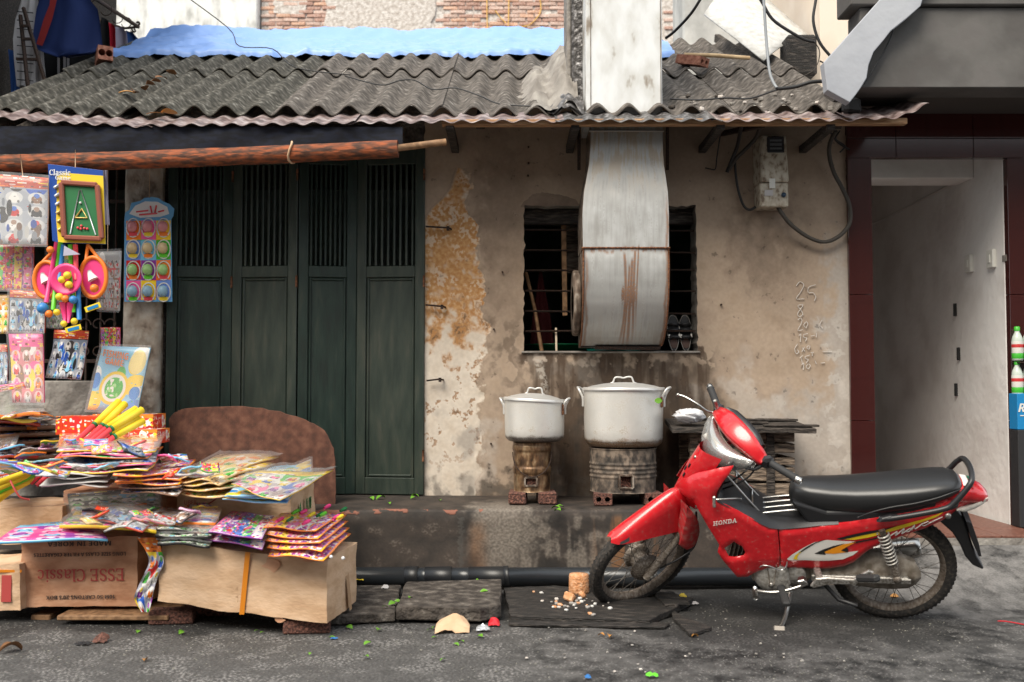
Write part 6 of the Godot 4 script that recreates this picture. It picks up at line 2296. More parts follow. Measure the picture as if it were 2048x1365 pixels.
func motorbike() -> void:
	var red := grunge("bike_red", [[0.25, lin(0.5, 0.007, 0.013)], [0.6, lin(0.57, 0.009, 0.016)], [0.74, lin(0.55, 0.016, 0.02)], [0.86, lin(0.48, 0.085, 0.075)]], 0.025, Vector3(2.5, 2.5, 2.5), 0.32, 0.0, 0.0, 120, false)
	red.clearcoat_enabled = true
	red.clearcoat = 0.7
	red.clearcoat_roughness = 0.12
	var dusty := grunge("bike_red_dusty", [[0.3, lin(0.5, 0.02, 0.025)], [0.55, lin(0.47, 0.045, 0.045)], [0.75, lin(0.42, 0.14, 0.12)]], 0.02, Vector3(2.5, 2.5, 2.5), 0.55, 0.0, 0.0, 121, false)
	mat("bike_black", lin(0.016, 0.016, 0.018), 0.42)
	var vinyl := mat("seat_vinyl", lin(0.02, 0.0205, 0.022), 0.34)
	mat("grip_rubber", lin(0.022, 0.022, 0.023), 0.7)
	mat("chrome", lin(0.5, 0.49, 0.47), 0.28, 1.0)
	grunge("steel", [[0.25, lin(0.22, 0.2, 0.175)], [0.55, lin(0.42, 0.4, 0.37)], [0.8, lin(0.55, 0.54, 0.52)]], 0.03, Vector3(4, 4, 4), 0.4, 0.75, 0.0, 122, false)
	grunge("engine_alloy", [[0.25, lin(0.3, 0.28, 0.25)], [0.5, lin(0.46, 0.44, 0.41)], [0.8, lin(0.58, 0.57, 0.54)]], 0.02, Vector3(4, 4, 4), 0.45, 0.5, 0.1, 123, false)
	grunge("rim_dusty", [[0.25, lin(0.1, 0.075, 0.055)], [0.5, lin(0.2, 0.16, 0.13)], [0.8, lin(0.36, 0.32, 0.28)]], 0.03, Vector3(3, 3, 3), 0.55, 0.4, 0.0, 124, false)
	grunge("hub_dusty", [[0.25, lin(0.1, 0.08, 0.06)], [0.5, lin(0.19, 0.155, 0.125)], [0.8, lin(0.36, 0.33, 0.3)]], 0.03, Vector3(5, 5, 5), 0.6, 0.3, 0.1, 125, false)
	grunge("case_dusty", [[0.25, lin(0.13, 0.105, 0.08)], [0.5, lin(0.22, 0.185, 0.15)], [0.8, lin(0.33, 0.3, 0.26)]], 0.012, Vector3(3, 3, 3), 0.6, 0.15, 0.0, 126, false)
	grunge("tyre", [[0.3, lin(0.016, 0.015, 0.014)], [0.55, lin(0.034, 0.03, 0.027)], [0.8, lin(0.075, 0.06, 0.05)]], 0.02, Vector3(4, 4, 4), 0.85, 0.0, 0.1, 127, false)
	mat("spoke_steel", lin(0.2, 0.18, 0.16), 0.5, 0.6)
	mat("decal_white", lin(0.68, 0.66, 0.62), 0.35)
	mat("decal_yellow", lin(0.72, 0.5, 0.015), 0.35)
	mat("decal_orange", lin(0.75, 0.27, 0.01), 0.35)
	mat("decal_black", lin(0.012, 0.012, 0.012), 0.4)
	mat("decal_green", lin(0.02, 0.16, 0.1), 0.4)
	var lens := mat("clear_lens", lin(0.8, 0.8, 0.78, 0.14), 0.05)
	lens.transparency = BaseMaterial3D.TRANSPARENCY_ALPHA
	mat("reflector", lin(0.5, 0.49, 0.46), 0.2, 0.95)
	mat("tail_red", lin(0.5, 0.01, 0.012), 0.15)
	mat("signal_clear", lin(0.5, 0.48, 0.44), 0.15)

	var bike := Node3D.new()
	bike.name = "motorbike"
	add_child(bike)
	var yaw := 0.226
	var lean := 0.425
	var ex := Vector3(cos(yaw), 0, sin(yaw))
	var e0 := Vector3(-sin(yaw), 0, cos(yaw))
	bike.transform = Transform3D(Basis(ex, Vector3.UP * cos(lean) + e0 * sin(lean), e0 * cos(lean) - Vector3.UP * sin(lean)), Vector3(1.761, -0.003, 1.329))
	tag(bike, "red underbone motorbike with a black seat leaning on its side stand", "motorbike")
	# steering: everything in front turns about the inclined steering head
	var cast := deg_to_rad(26.5)
	var axis := Vector3(sin(cast), cos(cast), 0)
	var foot := Vector3(-1.226, 0, 0)
	var rb := Basis(axis, 0.669)
	var steer := Transform3D(rb, foot - rb * foot)
	# ---- wheels
	wheel(bike, "rear_wheel", Transform3D(Basis.IDENTITY, Vector3(0, 0.275, 0)), 0.062, M.spoke_steel)
	wheel(bike, "front_wheel", steer * Transform3D(Basis.IDENTITY, Vector3(-1.151, 0.275, 0)), 0.066, M.spoke_steel)
	# ---- fork
	for d in [-1.0, 1.0]:
		var s := S().smooth()
		var b := Vector3(-1.151, 0.275, 0.082 * d)
		s.tube([b + Vector3(-0.02, -0.02, 0), b + Vector3(0.005, 0.01, 0), b + Vector3(0.08, 0.1, 0), b + Vector3(0.13, 0.16, 0), b + Vector3(0.17, 0.22, 0)], [0.017, 0.02, 0.019, 0.017, 0.016], 12)
		var f := part("fork_leg", s, M.hub_dusty, bike, steer)
		s = S()
		s.box(b + axis * 0.07 + Vector3(0.03, 0, 0), Vector3(0.05, 0.06, 0.03), 0.008)
		part("fork_lug", s, M.hub_dusty, f)
		# red cover of the fork leg
		s = shell(V2([-0.991, 0.695, -0.945, 0.62, -0.917, 0.551, -0.904, 0.475, -0.912, 0.42, -0.934, 0.385, -0.975, 0.388, -1.01, 0.433, -0.998, 0.523, -0.987, 0.62]), [], func(p: Vector2) -> float: return 0.128 + 0.02 * (p.y - 0.5) - 2.2 * pow(p.x + 0.955, 2.0), 0.05, 0.014, 0.014, d)
		part("fork_cover", s, dusty if d > 0 else red, bike, steer if d > 0 else steer * Transform3D(Basis.IDENTITY, Vector3(0.02, -0.07, 0)))
	var s := S().smooth()
	s.tube(curve([Vector3(-1.10, 0.30, 0.09), Vector3(-1.0, 0.36, 0.12), Vector3(-0.93, 0.42, 0.12), Vector3(-0.92, 0.6, 0.09)], 4), 0.005, 6)
	part("brake_cable", s, M.bike_black, bike, steer)
	# front mudguard
	var rows: Array = []
	for q in [[-1.325, 0.538, 0.528, 0.02], [-1.30, 0.553, 0.524, 0.042], [-1.26, 0.574, 0.522, 0.055], [-1.2, 0.604, 0.518, 0.063], [-1.12, 0.643, 0.51, 0.07], [-1.05, 0.676, 0.5, 0.075], [-1.0, 0.694, 0.493, 0.076], [-0.96, 0.69, 0.488, 0.074], [-0.93, 0.655, 0.484, 0.07]]:
		var row: Array = []
		for k in 17:
			var a := lerpf(-1.0, 1.0, k / 16.0)
			var t := absf(a)
			var w: float = q[3] * signf(a) * (1.08 * t if t < 0.55 else 0.594 + (t - 0.55) * 0.9)
			var v: float = lerpf(q[1], q[2], 0.22 * pow(t / 0.55, 2.0) if t < 0.55 else 0.22 + 0.78 * (t - 0.55) / 0.45)
			row.append(Vector3(q[0] + 0.012 * (1.0 - t), v, w))
		rows.append(row)
	s = S().smooth()
	s.grid(rows)
	var guard := part("front_mudguard", s, red, bike, steer)
	s = S().smooth()
	s.grid([[Vector3(-1.296, 0.531, 0.05), Vector3(-1.275, 0.53, 0.054), Vector3(-1.25, 0.54, 0.059)], [Vector3(-1.29, 0.543, 0.0475), Vector3(-1.27, 0.55, 0.051), Vector3(-1.247, 0.562, 0.054)]])
	mat("bare_plastic", lin(0.1, 0.1, 0.105), 0.7)
	part("scuff", s, M.bare_plastic, guard)
	# ---- leg shield, side covers (left and right)
	var shield := V2([-0.962, 0.70, -0.93, 0.745, -0.881, 0.785, -0.82, 0.815, -0.76, 0.835, -0.70, 0.85, -0.722, 0.81, -0.749, 0.775, -0.77, 0.735, -0.783, 0.69, -0.74, 0.667, -0.68, 0.635, -0.632, 0.603, -0.59, 0.573, -0.546, 0.548, -0.512, 0.54, -0.506, 0.47, -0.502, 0.40, -0.502, 0.325, -0.55, 0.318, -0.60, 0.305, -0.645, 0.28, -0.69, 0.28, -0.72, 0.325, -0.756, 0.375, -0.776, 0.414, -0.768, 0.452, -0.80, 0.515, -0.851, 0.605, -0.882, 0.668, -0.93, 0.672])
	var hole := V2([-0.746, 0.436, -0.703, 0.474, -0.668, 0.452, -0.652, 0.42, -0.662, 0.403, -0.70, 0.392, -0.726, 0.393])
	var cover := V2([-0.508, 0.539, -0.46, 0.532, -0.417, 0.534, -0.333, 0.548, -0.202, 0.566, -0.078, 0.594, 0.06, 0.634, 0.202, 0.684, 0.30, 0.725, 0.335, 0.69, 0.345, 0.655, 0.30, 0.644, 0.254, 0.628, 0.18, 0.575, 0.109, 0.535, 0.02, 0.498, -0.073, 0.451, -0.115, 0.425, -0.145, 0.396, -0.18, 0.352, -0.217, 0.328, -0.28, 0.312, -0.36, 0.308, -0.43, 0.318, -0.498, 0.324, -0.498, 0.40, -0.502, 0.47])
	for d in [1.0, -1.0]:
		part("leg_shield", shell(shield, [hole], body_w, 0.004, 0.016, 0.01, d), red, bike)
		part("side_cover", shell(cover, [], body_w, 0.004, 0.016, 0.012, d), red, bike)
	# nose cover over the steering head
	rows = []
	for i in 11:
		var t := i / 10.0
		var front := Vector3(lerpf(-0.852, -0.982, t), lerpf(0.885, 0.642, t) + 0.012 * sin(t * PI), 0)
		var hw := lerpf(0.1, 0.062, t)
		var row: Array = []
		for k in 13:
			var a := lerpf(-1.0, 1.0, k / 12.0)
			var back := 0.1 * pow(absf(a), 2.6) + 0.012 * a * a
			row.append(front + Vector3(back * 0.9, -back * 0.32 * t - back * 0.15, a * hw))
		rows.append(row)
	rows.append(rows[10].map(func(p: Vector3) -> Vector3: return p + Vector3(0.03, -0.004, 0)))
	s = S().smooth()
	s.grid(rows)
	var nose := part("nose_cover", s, red, bike)
	for q in [[0.24, 0.42], [0.86, 0.42], [0.78, -0.5]]:
		s = S().smooth()
		var p: Vector3 = rows[int(q[0] * 10.0)][6 + int(q[1] * 6.0)]
		s.lathe([Vector2(0.0, 0.004), Vector2(0.007, 0.003), Vector2(0.008, -0.004)], 10, p, Basis(Vector3.BACK, 1.1))
		part("screw", s, M.steel, nose)
	for q in [[0.46, 0.4], [0.62, 0.35], [0.5, 0.2]]:
		s = S()
		var p: Vector3 = rows[int(q[0] * 10.0)][6 + int(q[1] * 6.0)]
		s.box(p, Vector3(0.006, 0.02, 0.014), 0.001, Basis(Vector3.BACK, -0.5))
		part("slot", s, M.bike_black, nose)
	s = S()
	s.box(Vector3(-0.858, 0.862, 0.02), Vector3(0.004, 0.032, 0.02), 0.001, Basis(Vector3.BACK, -0.45))
	part("badge", s, M.bare_plastic, nose)
	# black inner cover and the tunnel between the shells
	var path := [[-0.70, 0.846, 0.1], [-0.735, 0.79, 0.125], [-0.765, 0.73, 0.148], [-0.776, 0.692, 0.152], [-0.735, 0.668, 0.152], [-0.68, 0.638, 0.15], [-0.632, 0.608, 0.148], [-0.59, 0.58, 0.146], [-0.546, 0.556, 0.142], [-0.50, 0.546, 0.134], [-0.42, 0.546, 0.118], [-0.33, 0.558, 0.112], [-0.25, 0.565, 0.108]]
	rows = []
	for q in path:
		var row: Array = []
		for k in 13:
			var a := lerpf(-1.0, 1.0, k / 12.0)
			row.append(Vector3(q[0], q[1] + 0.006 - 0.014 * pow(absf(a), 6.0) + 0.008 * (1.0 - a * a), a * q[2] * 0.995))
		rows.append(row)
	s = S().smooth()
	s.grid(rows)
	part("inner_cover", s, M.bike_black, bike)
	s = S()
	s.slab(V2([-0.74, 0.66, -0.6, 0.58, -0.5, 0.53, -0.3, 0.545, 0.05, 0.62, 0.25, 0.69, 0.24, 0.64, 0.0, 0.51, -0.14, 0.42, -0.3, 0.36, -0.48, 0.36, -0.62, 0.44, -0.70, 0.54]), -0.085, 0.085, 0.01)
	part("frame", s, M.bike_black, bike)
	# ---- luggage rack in the step-through
	for w in [-0.065, -0.022, 0.022, 0.065]:
		s = S().smooth()
		var outer: bool = absf(w) > 0.05
		var pts: Array = [Vector3(-0.575, 0.578, w), Vector3(-0.50, 0.59, w), Vector3(-0.425, 0.6, w)]
		if outer:
			pts = [Vector3(-0.755, 0.765, w * 0.6), Vector3(-0.73, 0.765, w), Vector3(-0.65, 0.66, w), Vector3(-0.585, 0.58, w)] + pts
		s.tube(curve(pts, 3), 0.0055, 8)
		part("rack_rail", s, M.chrome, bike)
	s = S().smooth()
	s.tube([Vector3(-0.425, 0.6, -0.065), Vector3(-0.42, 0.6, 0.0), Vector3(-0.425, 0.6, 0.065)], 0.0055, 8)
	part("rack_rail", s, M.chrome, bike)
	for q in [[-0.62, 0.625], [-0.69, 0.715]]:
		s = S().smooth()
		s.tube([Vector3(q[0], q[1], -0.065), Vector3(q[0], q[1], 0.065)], 0.004, 6)
		part("rack_rail", s, M.chrome, bike)
	s = S().smooth()
	s.tube(curve([Vector3(-0.785, 0.7, 0.16), Vector3(-0.77, 0.705, 0.17), Vector3(-0.70, 0.70, 0.15), Vector3(-0.67, 0.67, 0.1)], 4), 0.004, 6)
	part("helmet_hook", s, M.chrome, bike)
	s = S()
	s.bar(Vector3(-0.786, 0.72, 0.168), Vector3(-0.786, 0.665, 0.172), 0.014, 0.014, 0.004)
	part("helmet_lock", s, M.steel, bike)
	# ---- seat
	var rings: Array = []
	for q in [[-0.458, 0.665, 0.635, 0.02], [-0.45, 0.69, 0.61, 0.045], [-0.43, 0.706, 0.592, 0.068], [-0.37, 0.708, 0.588, 0.088], [-0.28, 0.706, 0.585, 0.1], [-0.18, 0.71, 0.585, 0.11], [-0.06, 0.722, 0.595, 0.118], [0.05, 0.735, 0.62, 0.12], [0.14, 0.747, 0.65, 0.115], [0.2, 0.752, 0.68, 0.105], [0.24, 0.746, 0.695, 0.085], [0.258, 0.732, 0.708, 0.05]]:
		var ring: Array = []
		var h: float = q[1] - q[2]
		for k in 24:
			var a := TAU * k / 24.0
			var cx := signf(cos(a)) * pow(absf(cos(a)), 0.55)
			var sy := signf(sin(a)) * pow(absf(sin(a)), 0.62)
			ring.append(Vector3(q[0], q[2] + h * (0.5 + 0.5 * sy) + (0.008 * (1.0 - cx * cx) if sy > 0.0 else 0.0), q[3] * cx * (1.0 - 0.07 * (1.0 - sy))))
		rings.append(ring)
	s = S().smooth()
	s.loft(rings)
	var seat := part("seat", s, vinyl, bike)
	s = S().smooth()
	for d in [1.0]:
		var pts: Array = [Vector3(-0.17, 0.596, 0.11), Vector3(-0.12, 0.63, 0.122), Vector3(-0.04, 0.66, 0.1245), Vector3(0.06, 0.683, 0.124), Vector3(0.15, 0.709, 0.117), Vector3(0.21, 0.728, 0.103), Vector3(0.246, 0.732, 0.08)]
		s.tube(curve(pts, 4), 0.0035, 6)
	part("piping", s, M.bike_black, seat)
	s = S()
	s.slab(V2([-0.445, 0.655, -0.42, 0.61, -0.385, 0.555, -0.345, 0.535, -0.2, 0.548, -0.06, 0.585, 0.05, 0.615, 0.15, 0.65, 0.15, 0.68, -0.1, 0.62, -0.3, 0.61]), -0.096, 0.096, 0.012)
	part("seat_base", s, M.bike_black, bike)
	# ---- grab rail, tail
	s = S().smooth()
	s.tube(curve([Vector3(-0.08, 0.6, 0.118), Vector3(-0.05, 0.607, 0.132), Vector3(0.06, 0.634, 0.136), Vector3(0.17, 0.664, 0.134), Vector3(0.21, 0.69, 0.13), Vector3(0.265, 0.762, 0.115), Vector3(0.285, 0.79, 0.085), Vector3(0.292, 0.798, 0.0), Vector3(0.285, 0.79, -0.085), Vector3(0.265, 0.762, -0.115), Vector3(0.21, 0.69, -0.13), Vector3(0.06, 0.634, -0.134), Vector3(-0.06, 0.6, -0.12)], 5), 0.0125, 10)
	part("grab_rail", s, M.bike_black, bike)
	s = S()
	s.slab(V2([-0.095, 0.592, -0.05, 0.594, 0.0, 0.608, 0.02, 0.622, -0.04, 0.624, -0.075, 0.612]), 0.112, 0.142, 0.007)
	part("grab_rail_foot", s, M.bike_black, bike)
	rings = []
	for q in [[0.2, 0.735, 0.66, 0.085], [0.26, 0.732, 0.648, 0.08], [0.31, 0.722, 0.642, 0.07], [0.345, 0.705, 0.638, 0.056], [0.368, 0.68, 0.64, 0.035]]:
		var ring: Array = []
		for k in 16:
			var a := TAU * k / 16.0
			ring.append(Vector3(q[0], lerpf(q[2], q[1], 0.5 + 0.5 * signf(sin(a)) * pow(absf(sin(a)), 0.7)), q[3] * signf(cos(a)) * pow(absf(cos(a)), 0.7)))
		rings.append(ring)
	s = S().smooth()
	s.loft(rings)
	var tail := part("tail_fairing", s, red, bike)
	s = S().smooth()
	s.grid([[Vector3(0.262, 0.7335, 0.05), Vector3(0.265, 0.7345, 0.0), Vector3(0.262, 0.7335, -0.05)], [Vector3(0.288, 0.7295, 0.048), Vector3(0.29, 0.7305, 0.0), Vector3(0.288, 0.7295, -0.048)]])
	part("sticker", s, M.decal_white, tail)
	s = S().smooth()
	s.grid([[Vector3(0.291, 0.7292, 0.048), Vector3(0.293, 0.7302, 0.0), Vector3(0.291, 0.7292, -0.048)], [Vector3(0.302, 0.7265, 0.046), Vector3(0.304, 0.7275, 0.0), Vector3(0.302, 0.7265, -0.046)]])
	part("sticker", s, M.decal_green, tail)
	for d in [1.0, -1.0]:
		s = shell(V2([0.235, 0.632, 0.29, 0.645, 0.35, 0.668, 0.366, 0.672, 0.35, 0.648, 0.31, 0.628, 0.27, 0.62]), [], func(p: Vector2) -> float: return 0.1 - 0.35 * maxf(0.0, p.x - 0.24), 0.02, 0.012, 0.01, d)
		part("rear_signal", s, M.signal_clear, bike)
	s = S().smooth()
	s.lathe([Vector2(0.0, 0.008), Vector2(0.012, 0.007), Vector2(0.0135, 0.0)], 14, Vector3(0.2, 0.607, 0.094), Basis(Vector3.RIGHT, PI / 2))
	part("cover_bolt", s, M.steel, bike)
	# rear mudguard and its flap
	s = S()
	s.slab(V2([0.12, 0.6, 0.24, 0.62, 0.28, 0.56, 0.315, 0.45, 0.34, 0.38, 0.375, 0.315, 0.372, 0.305, 0.33, 0.325, 0.295, 0.37, 0.27, 0.43, 0.235, 0.49, 0.18, 0.545]), -0.045, 0.045, 0.008)
	part("rear_mudguard", s, M.bike_black, bike)
	s = S()
	s.slab(V2([0.275, 0.58, 0.30, 0.57, 0.335, 0.47, 0.352, 0.4, 0.34, 0.4, 0.31, 0.47]), -0.085, 0.085, 0.003)
	part("plate_bracket", s, M.bike_black, bike)
	# ---- print on the side cover
	var cw := func(p: Vector2) -> float: return body_w(p) + 0.002
	var cw2 := func(p: Vector2) -> float: return body_w(p) + 0.0035
	part("decal", shell(V2([-0.47, 0.387, -0.448, 0.408, -0.403, 0.437, -0.351, 0.469, -0.299, 0.482, -0.238, 0.477, -0.177, 0.474, -0.22, 0.456, -0.262, 0.43, -0.23, 0.416, -0.163, 0.426, -0.184, 0.404, -0.227, 0.381, -0.292, 0.371, -0.358, 0.37, -0.425, 0.374, -0.465, 0.379]), [], cw, 0.0, 0.014, 0.0), M.decal_white, bike)
	part("decal", shell(V2([-0.443, 0.384, -0.434, 0.404, -0.399, 0.43, -0.421, 0.404, -0.427, 0.388, -0.421, 0.378]), [], cw2, 0.0, 0.012, 0.0), M.decal_yellow, bike)
	part("decal", shell(V2([-0.352, 0.409, -0.315, 0.432, -0.272, 0.451, -0.22, 0.466, -0.272, 0.439, -0.306, 0.42, -0.304, 0.405]), [], cw2, 0.0, 0.012, 0.0), M.decal_black, bike)
	part("decal", shell(V2([-0.309, 0.42, -0.272, 0.44, -0.229, 0.46, -0.173, 0.473, -0.215, 0.446, -0.237, 0.429, -0.21, 0.419, -0.271, 0.41, -0.304, 0.412]), [], cw2, 0.0, 0.012, 0.0), M.decal_orange, bike)
	part("decal", shell(V2([-0.237, 0.428, -0.222, 0.437, -0.213, 0.446, -0.205, 0.43, -0.21, 0.42]), [], func(p: Vector2) -> float: return body_w(p) + 0.005, 0.0, 0.012, 0.0), M.decal_black, bike)
	part("decal", shell(V2([-0.421, 0.415, -0.386, 0.444, -0.347, 0.4695, -0.299, 0.487, -0.347, 0.464, -0.386, 0.434, -0.41, 0.416]), [], cw2, 0.0, 0.012, 0.0), M.decal_black, bike)
	part("decal", shell(V2([-0.235, 0.486, -0.109, 0.525, 0.017, 0.563, 0.1, 0.59, 0.17, 0.622, 0.187, 0.63, 0.15, 0.6, 0.095, 0.575, 0.02, 0.546, -0.06, 0.518, -0.125, 0.495, -0.185, 0.482]), [], cw, 0.0, 0.013, 0.0), M.decal_yellow, bike)
	part("decal", shell(V2([-0.262, 0.488, -0.195, 0.51, -0.13, 0.528, -0.054, 0.544, -0.0, 0.56, -0.067, 0.531, -0.13, 0.513, -0.194, 0.495, -0.237, 0.484]), [], cw2, 0.0, 0.012, 0.0), M.decal_black, bike)
	part("decal", shell(V2([-0.193, 0.471, -0.116, 0.49, -0.053, 0.513, -0.03, 0.522, -0.06, 0.5, -0.125, 0.479, -0.176, 0.466]), [], cw2, 0.0, 0.012, 0.0), M.decal_black, bike)
	# lettering
	var honda := letters("HONDA", 0.0175, 0.0015, "Droid Serif", 800)
	honda.horizontal_alignment = HORIZONTAL_ALIGNMENT_LEFT
	var tx := Vector3(0.105, 0.022, 0.0)
	var hl := part("lettering", honda, M.decal_white, bike)
	var span := maxf(honda.get_aabb().size.x, 0.01)
	var bx := Vector3(tx.x, tx.y, 0).normalized()
	hl.transform = Transform3D(Basis(bx * (0.106 / span), Vector3(bx.y * -1.0 + bx.x * 0.25, bx.x, 0.0) * 1.25, Vector3(0, 0, 1)), Vector3(-0.793, 0.573, 0.1605))
	# the slanted white name: four brushed letters along the stripe
	for st in [[-0.045, 0.497, -0.005, 0.53, -0.012, 0.508, 0.024, 0.545, 0.014, 0.518, 0.034, 0.535], [0.05, 0.546, 0.032, 0.532, 0.044, 0.53, 0.064, 0.558, 0.055, 0.538], [0.066, 0.562, 0.069, 0.543, 0.1, 0.572], [0.122, 0.581, 0.098, 0.567, 0.104, 0.558, 0.128, 0.574, 0.178, 0.603]]:
		var pts: Array = []
		for p in V2(st):
			pts.append(Vector3(p.x, p.y, body_w(p) + 0.0035))
		s = S().smooth()
		s.tube(curve(pts, 4), 0.0038, 5, true, Vector3.UP, 0.5)
		part("lettering", s, M.decal_white, bike)
	# ---- engine
	s = S()
	s.slab(V2([-0.66, 0.33, -0.62, 0.21, -0.53, 0.185, -0.40, 0.19, -0.355, 0.24, -0.36, 0.33, -0.5, 0.38]), -0.1, 0.075, 0.015)
	part("crankcase", s, M.case_dusty, bike)
	var turn := Basis(Vector3.RIGHT, PI / 2)
	s = S().smooth()
	s.lathe([Vector2(0.079, -0.05), Vector2(0.08, 0.0), Vector2(0.076, 0.012), Vector2(0.066, 0.02), Vector2(0.045, 0.026), Vector2(0.0, 0.027)], 36, Vector3(-0.535, 0.268, 0.105), turn)
	var gen := part("generator_cover", s, M.engine_alloy, bike)
	s = S()
	s.slab(V2([-0.495, 0.336, -0.47, 0.33, -0.452, 0.24, -0.462, 0.205, -0.5, 0.21]), 0.05, 0.122, 0.008)
	part("cover_corner", s, M.engine_alloy, gen)
	for w in [-0.557, -0.515]:
		s = S()
		s.bar(Vector3(w, 0.345, 0.128), Vector3(w * 0.4 - 0.322, 0.24, 0.133), 0.007, 0.005, 0.001)
		part("rib", s, M.case_dusty, gen)
	s = S().smooth()
	s.lathe([Vector2(0.013, 0.0), Vector2(0.013, 0.006), Vector2(0.0, 0.008)], 14, Vector3(-0.54, 0.238, 0.128), turn)
	part("filler_cap", s, M.steel, gen)
	s = S().smooth()
	s.lathe([Vector2(0.048, -0.03), Vector2(0.048, 0.01), Vector2(0.043, 0.016), Vector2(0.0, 0.017)], 28, Vector3(-0.432, 0.277, 0.09), turn)
	part("sprocket_cover", s, M.engine_alloy, bike)
	s = S().smooth()
	s.lathe([Vector2(0.0, 0.0), Vector2(0.055, 0.0), Vector2(0.055, 0.1), Vector2(0.05, 0.12), Vector2(0.0, 0.12)], 24, Vector3(-0.64, 0.31, 0.0), Basis(Vector3.BACK, 1.25))
	for k in 5:
		s.lathe([Vector2(0.05, 0.02 + 0.018 * k), Vector2(0.066, 0.02 + 0.018 * k), Vector2(0.066, 0.025 + 0.018 * k), Vector2(0.05, 0.025 + 0.018 * k)], 24, Vector3(-0.64, 0.31, 0.0), Basis(Vector3.BACK, 1.25))
	part("cylinder", s, M.case_dusty, bike)
	s = S().smooth()
	s.tube(curve([Vector3(-0.622, 0.302, 0.13), Vector3(-0.585, 0.345, 0.14), Vector3(-0.55, 0.35, 0.145), Vector3(-0.50, 0.33, 0.145), Vector3(-0.475, 0.345, 0.14), Vector3(-0.47, 0.37, 0.13)], 4), 0.0035, 6)
	part("breather_hose", s, M.chrome, bike)
	# exhaust on the far side
	s = S().smooth()
	s.tube(curve([Vector3(-0.72, 0.3, -0.05), Vector3(-0.74, 0.22, -0.08), Vector3(-0.6, 0.15, -0.12), Vector3(-0.3, 0.19, -0.14), Vector3(-0.2, 0.23, -0.14)], 5), 0.016, 10)
	part("exhaust_pipe", s, M.steel, bike)
	s = S().smooth()
	s.lathe([Vector2(0.0, 0.0), Vector2(0.02, 0.0), Vector2(0.044, 0.05), Vector2(0.048, 0.1), Vector2(0.048, 0.36), Vector2(0.045, 0.385), Vector2(0.02, 0.39), Vector2(0.018, 0.37), Vector2(0.0, 0.37)], 24, Vector3(-0.24, 0.225, -0.14), Basis(Vector3.BACK, -1.4))
	part("muffler", s, M.chrome, bike)
	# chain case, swing arm, shock absorbers
	s = shell(V2([-0.37, 0.30, -0.33, 0.345, -0.27, 0.362, -0.197, 0.372, -0.07, 0.378, 0.02, 0.364, 0.088, 0.338, 0.11, 0.3, 0.112, 0.265, 0.095, 0.225, 0.064, 0.195, 0.0, 0.185, -0.084, 0.187, -0.2, 0.205, -0.30, 0.222, -0.36, 0.25]), [], func(p: Vector2) -> float: return 0.09 - 0.03 * absf(p.y - 0.28) / 0.1, 0.035, 0.018, 0.015)
	part("chain_case", s, M.case_dusty, bike)
	for d in [1.0, -1.0]:
		s = S()
		s.bar(Vector3(-0.36, 0.262, d * 0.09), Vector3(0.055, 0.272, d * 0.1), 0.02, 0.034, 0.004)
		part("swing_arm", s, M.steel, bike)
		s = S()
		s.box(Vector3(0.03, 0.272, d * 0.108), Vector3(0.07, 0.028, 0.01), 0.004)
		part("chain_adjuster", s, M.steel, bike)
		s = S().smooth()
		s.lathe([Vector2(0.0, 0.008), Vector2(0.012, 0.008), Vector2(0.013, 0.0)], 6, Vector3(0.004, 0.272, d * 0.113), Basis(Vector3.RIGHT, PI / 2 * d))
		part("axle_nut", s, M.steel, bike)
		var p := Vector3(-0.07, 0.54, d * 0.115)
		var q := Vector3(0.0, 0.31, d * 0.125)
		s = S().smooth()
		s.tube([p, p.lerp(q, 0.5), q.lerp(p, 0.26), q, q + (q - p).normalized() * 0.02], [0.014, 0.013, 0.02, 0.015, 0.014], 12)
		var sh := part("shock_absorber", s, M.bike_black if d < 0 else M.hub_dusty, bike)
		s = S().smooth()
		var coil: Array = []
		var x := (q - p).normalized()
		var a1 := x.cross(Vector3.BACK).normalized()
		var a2 := x.cross(a1)
		for k in 121:
			var t := k / 120.0
			coil.append(p.lerp(q, 0.06 + 0.68 * t) + (a1 * cos(t * TAU * 9.5) + a2 * sin(t * TAU * 9.5)) * 0.0235)
		s.tube(coil, 0.0042, 6)
		part("spring", s, M.engine_alloy, sh)
		s = S().smooth()
		s.lathe([Vector2(0.0, -0.012), Vector2(0.018, -0.012), Vector2(0.018, 0.012), Vector2(0.0, 0.012)], 14, Vector3(0.003, 0.297, d * 0.128), Basis(Vector3.RIGHT, PI / 2))
		part("shock_eye", s, M.hub_dusty, sh)
	# ---- foot controls on the left
	s = S()
	s.slab(V2([-0.372, 0.292, -0.348, 0.332, -0.30, 0.34, -0.19, 0.336, -0.13, 0.385, -0.107, 0.378, -0.17, 0.318, -0.188, 0.295, -0.2, 0.308, -0.29, 0.305, -0.36, 0.28]), 0.185, 0.205, 0.006)
	part("footpeg_bracket", s, M.steel, bike)
	s = S()
	s.bar(Vector3(-0.34, 0.31, 0.08), Vector3(-0.33, 0.315, 0.19), 0.03, 0.03, 0.005)
	part("bracket_mount", s, M.steel, bike)
	s = S()
	s.bar(Vector3(-0.172, 0.345, 0.2), Vector3(-0.1, 0.405, 0.285), 0.036, 0.03, 0.008)
	part("passenger_peg", s, M.grip_rubber, bike)
	s = S().smooth()
	s.tube(curve([Vector3(-0.612, 0.228, 0.165), Vector3(-0.56, 0.222, 0.165), Vector3(-0.5, 0.228, 0.165), Vector3(-0.43, 0.25, 0.16), Vector3(-0.38, 0.27, 0.15)], 4), 0.0085, 8)
	part("gear_lever", s, M.chrome, bike)
	s = S().smooth()
	s.tube([Vector3(-0.612, 0.23, 0.15), Vector3(-0.61, 0.225, 0.215)], [0.012, 0.013], 10)
	part("lever_pedal", s, M.chrome, bike)
	s = S()
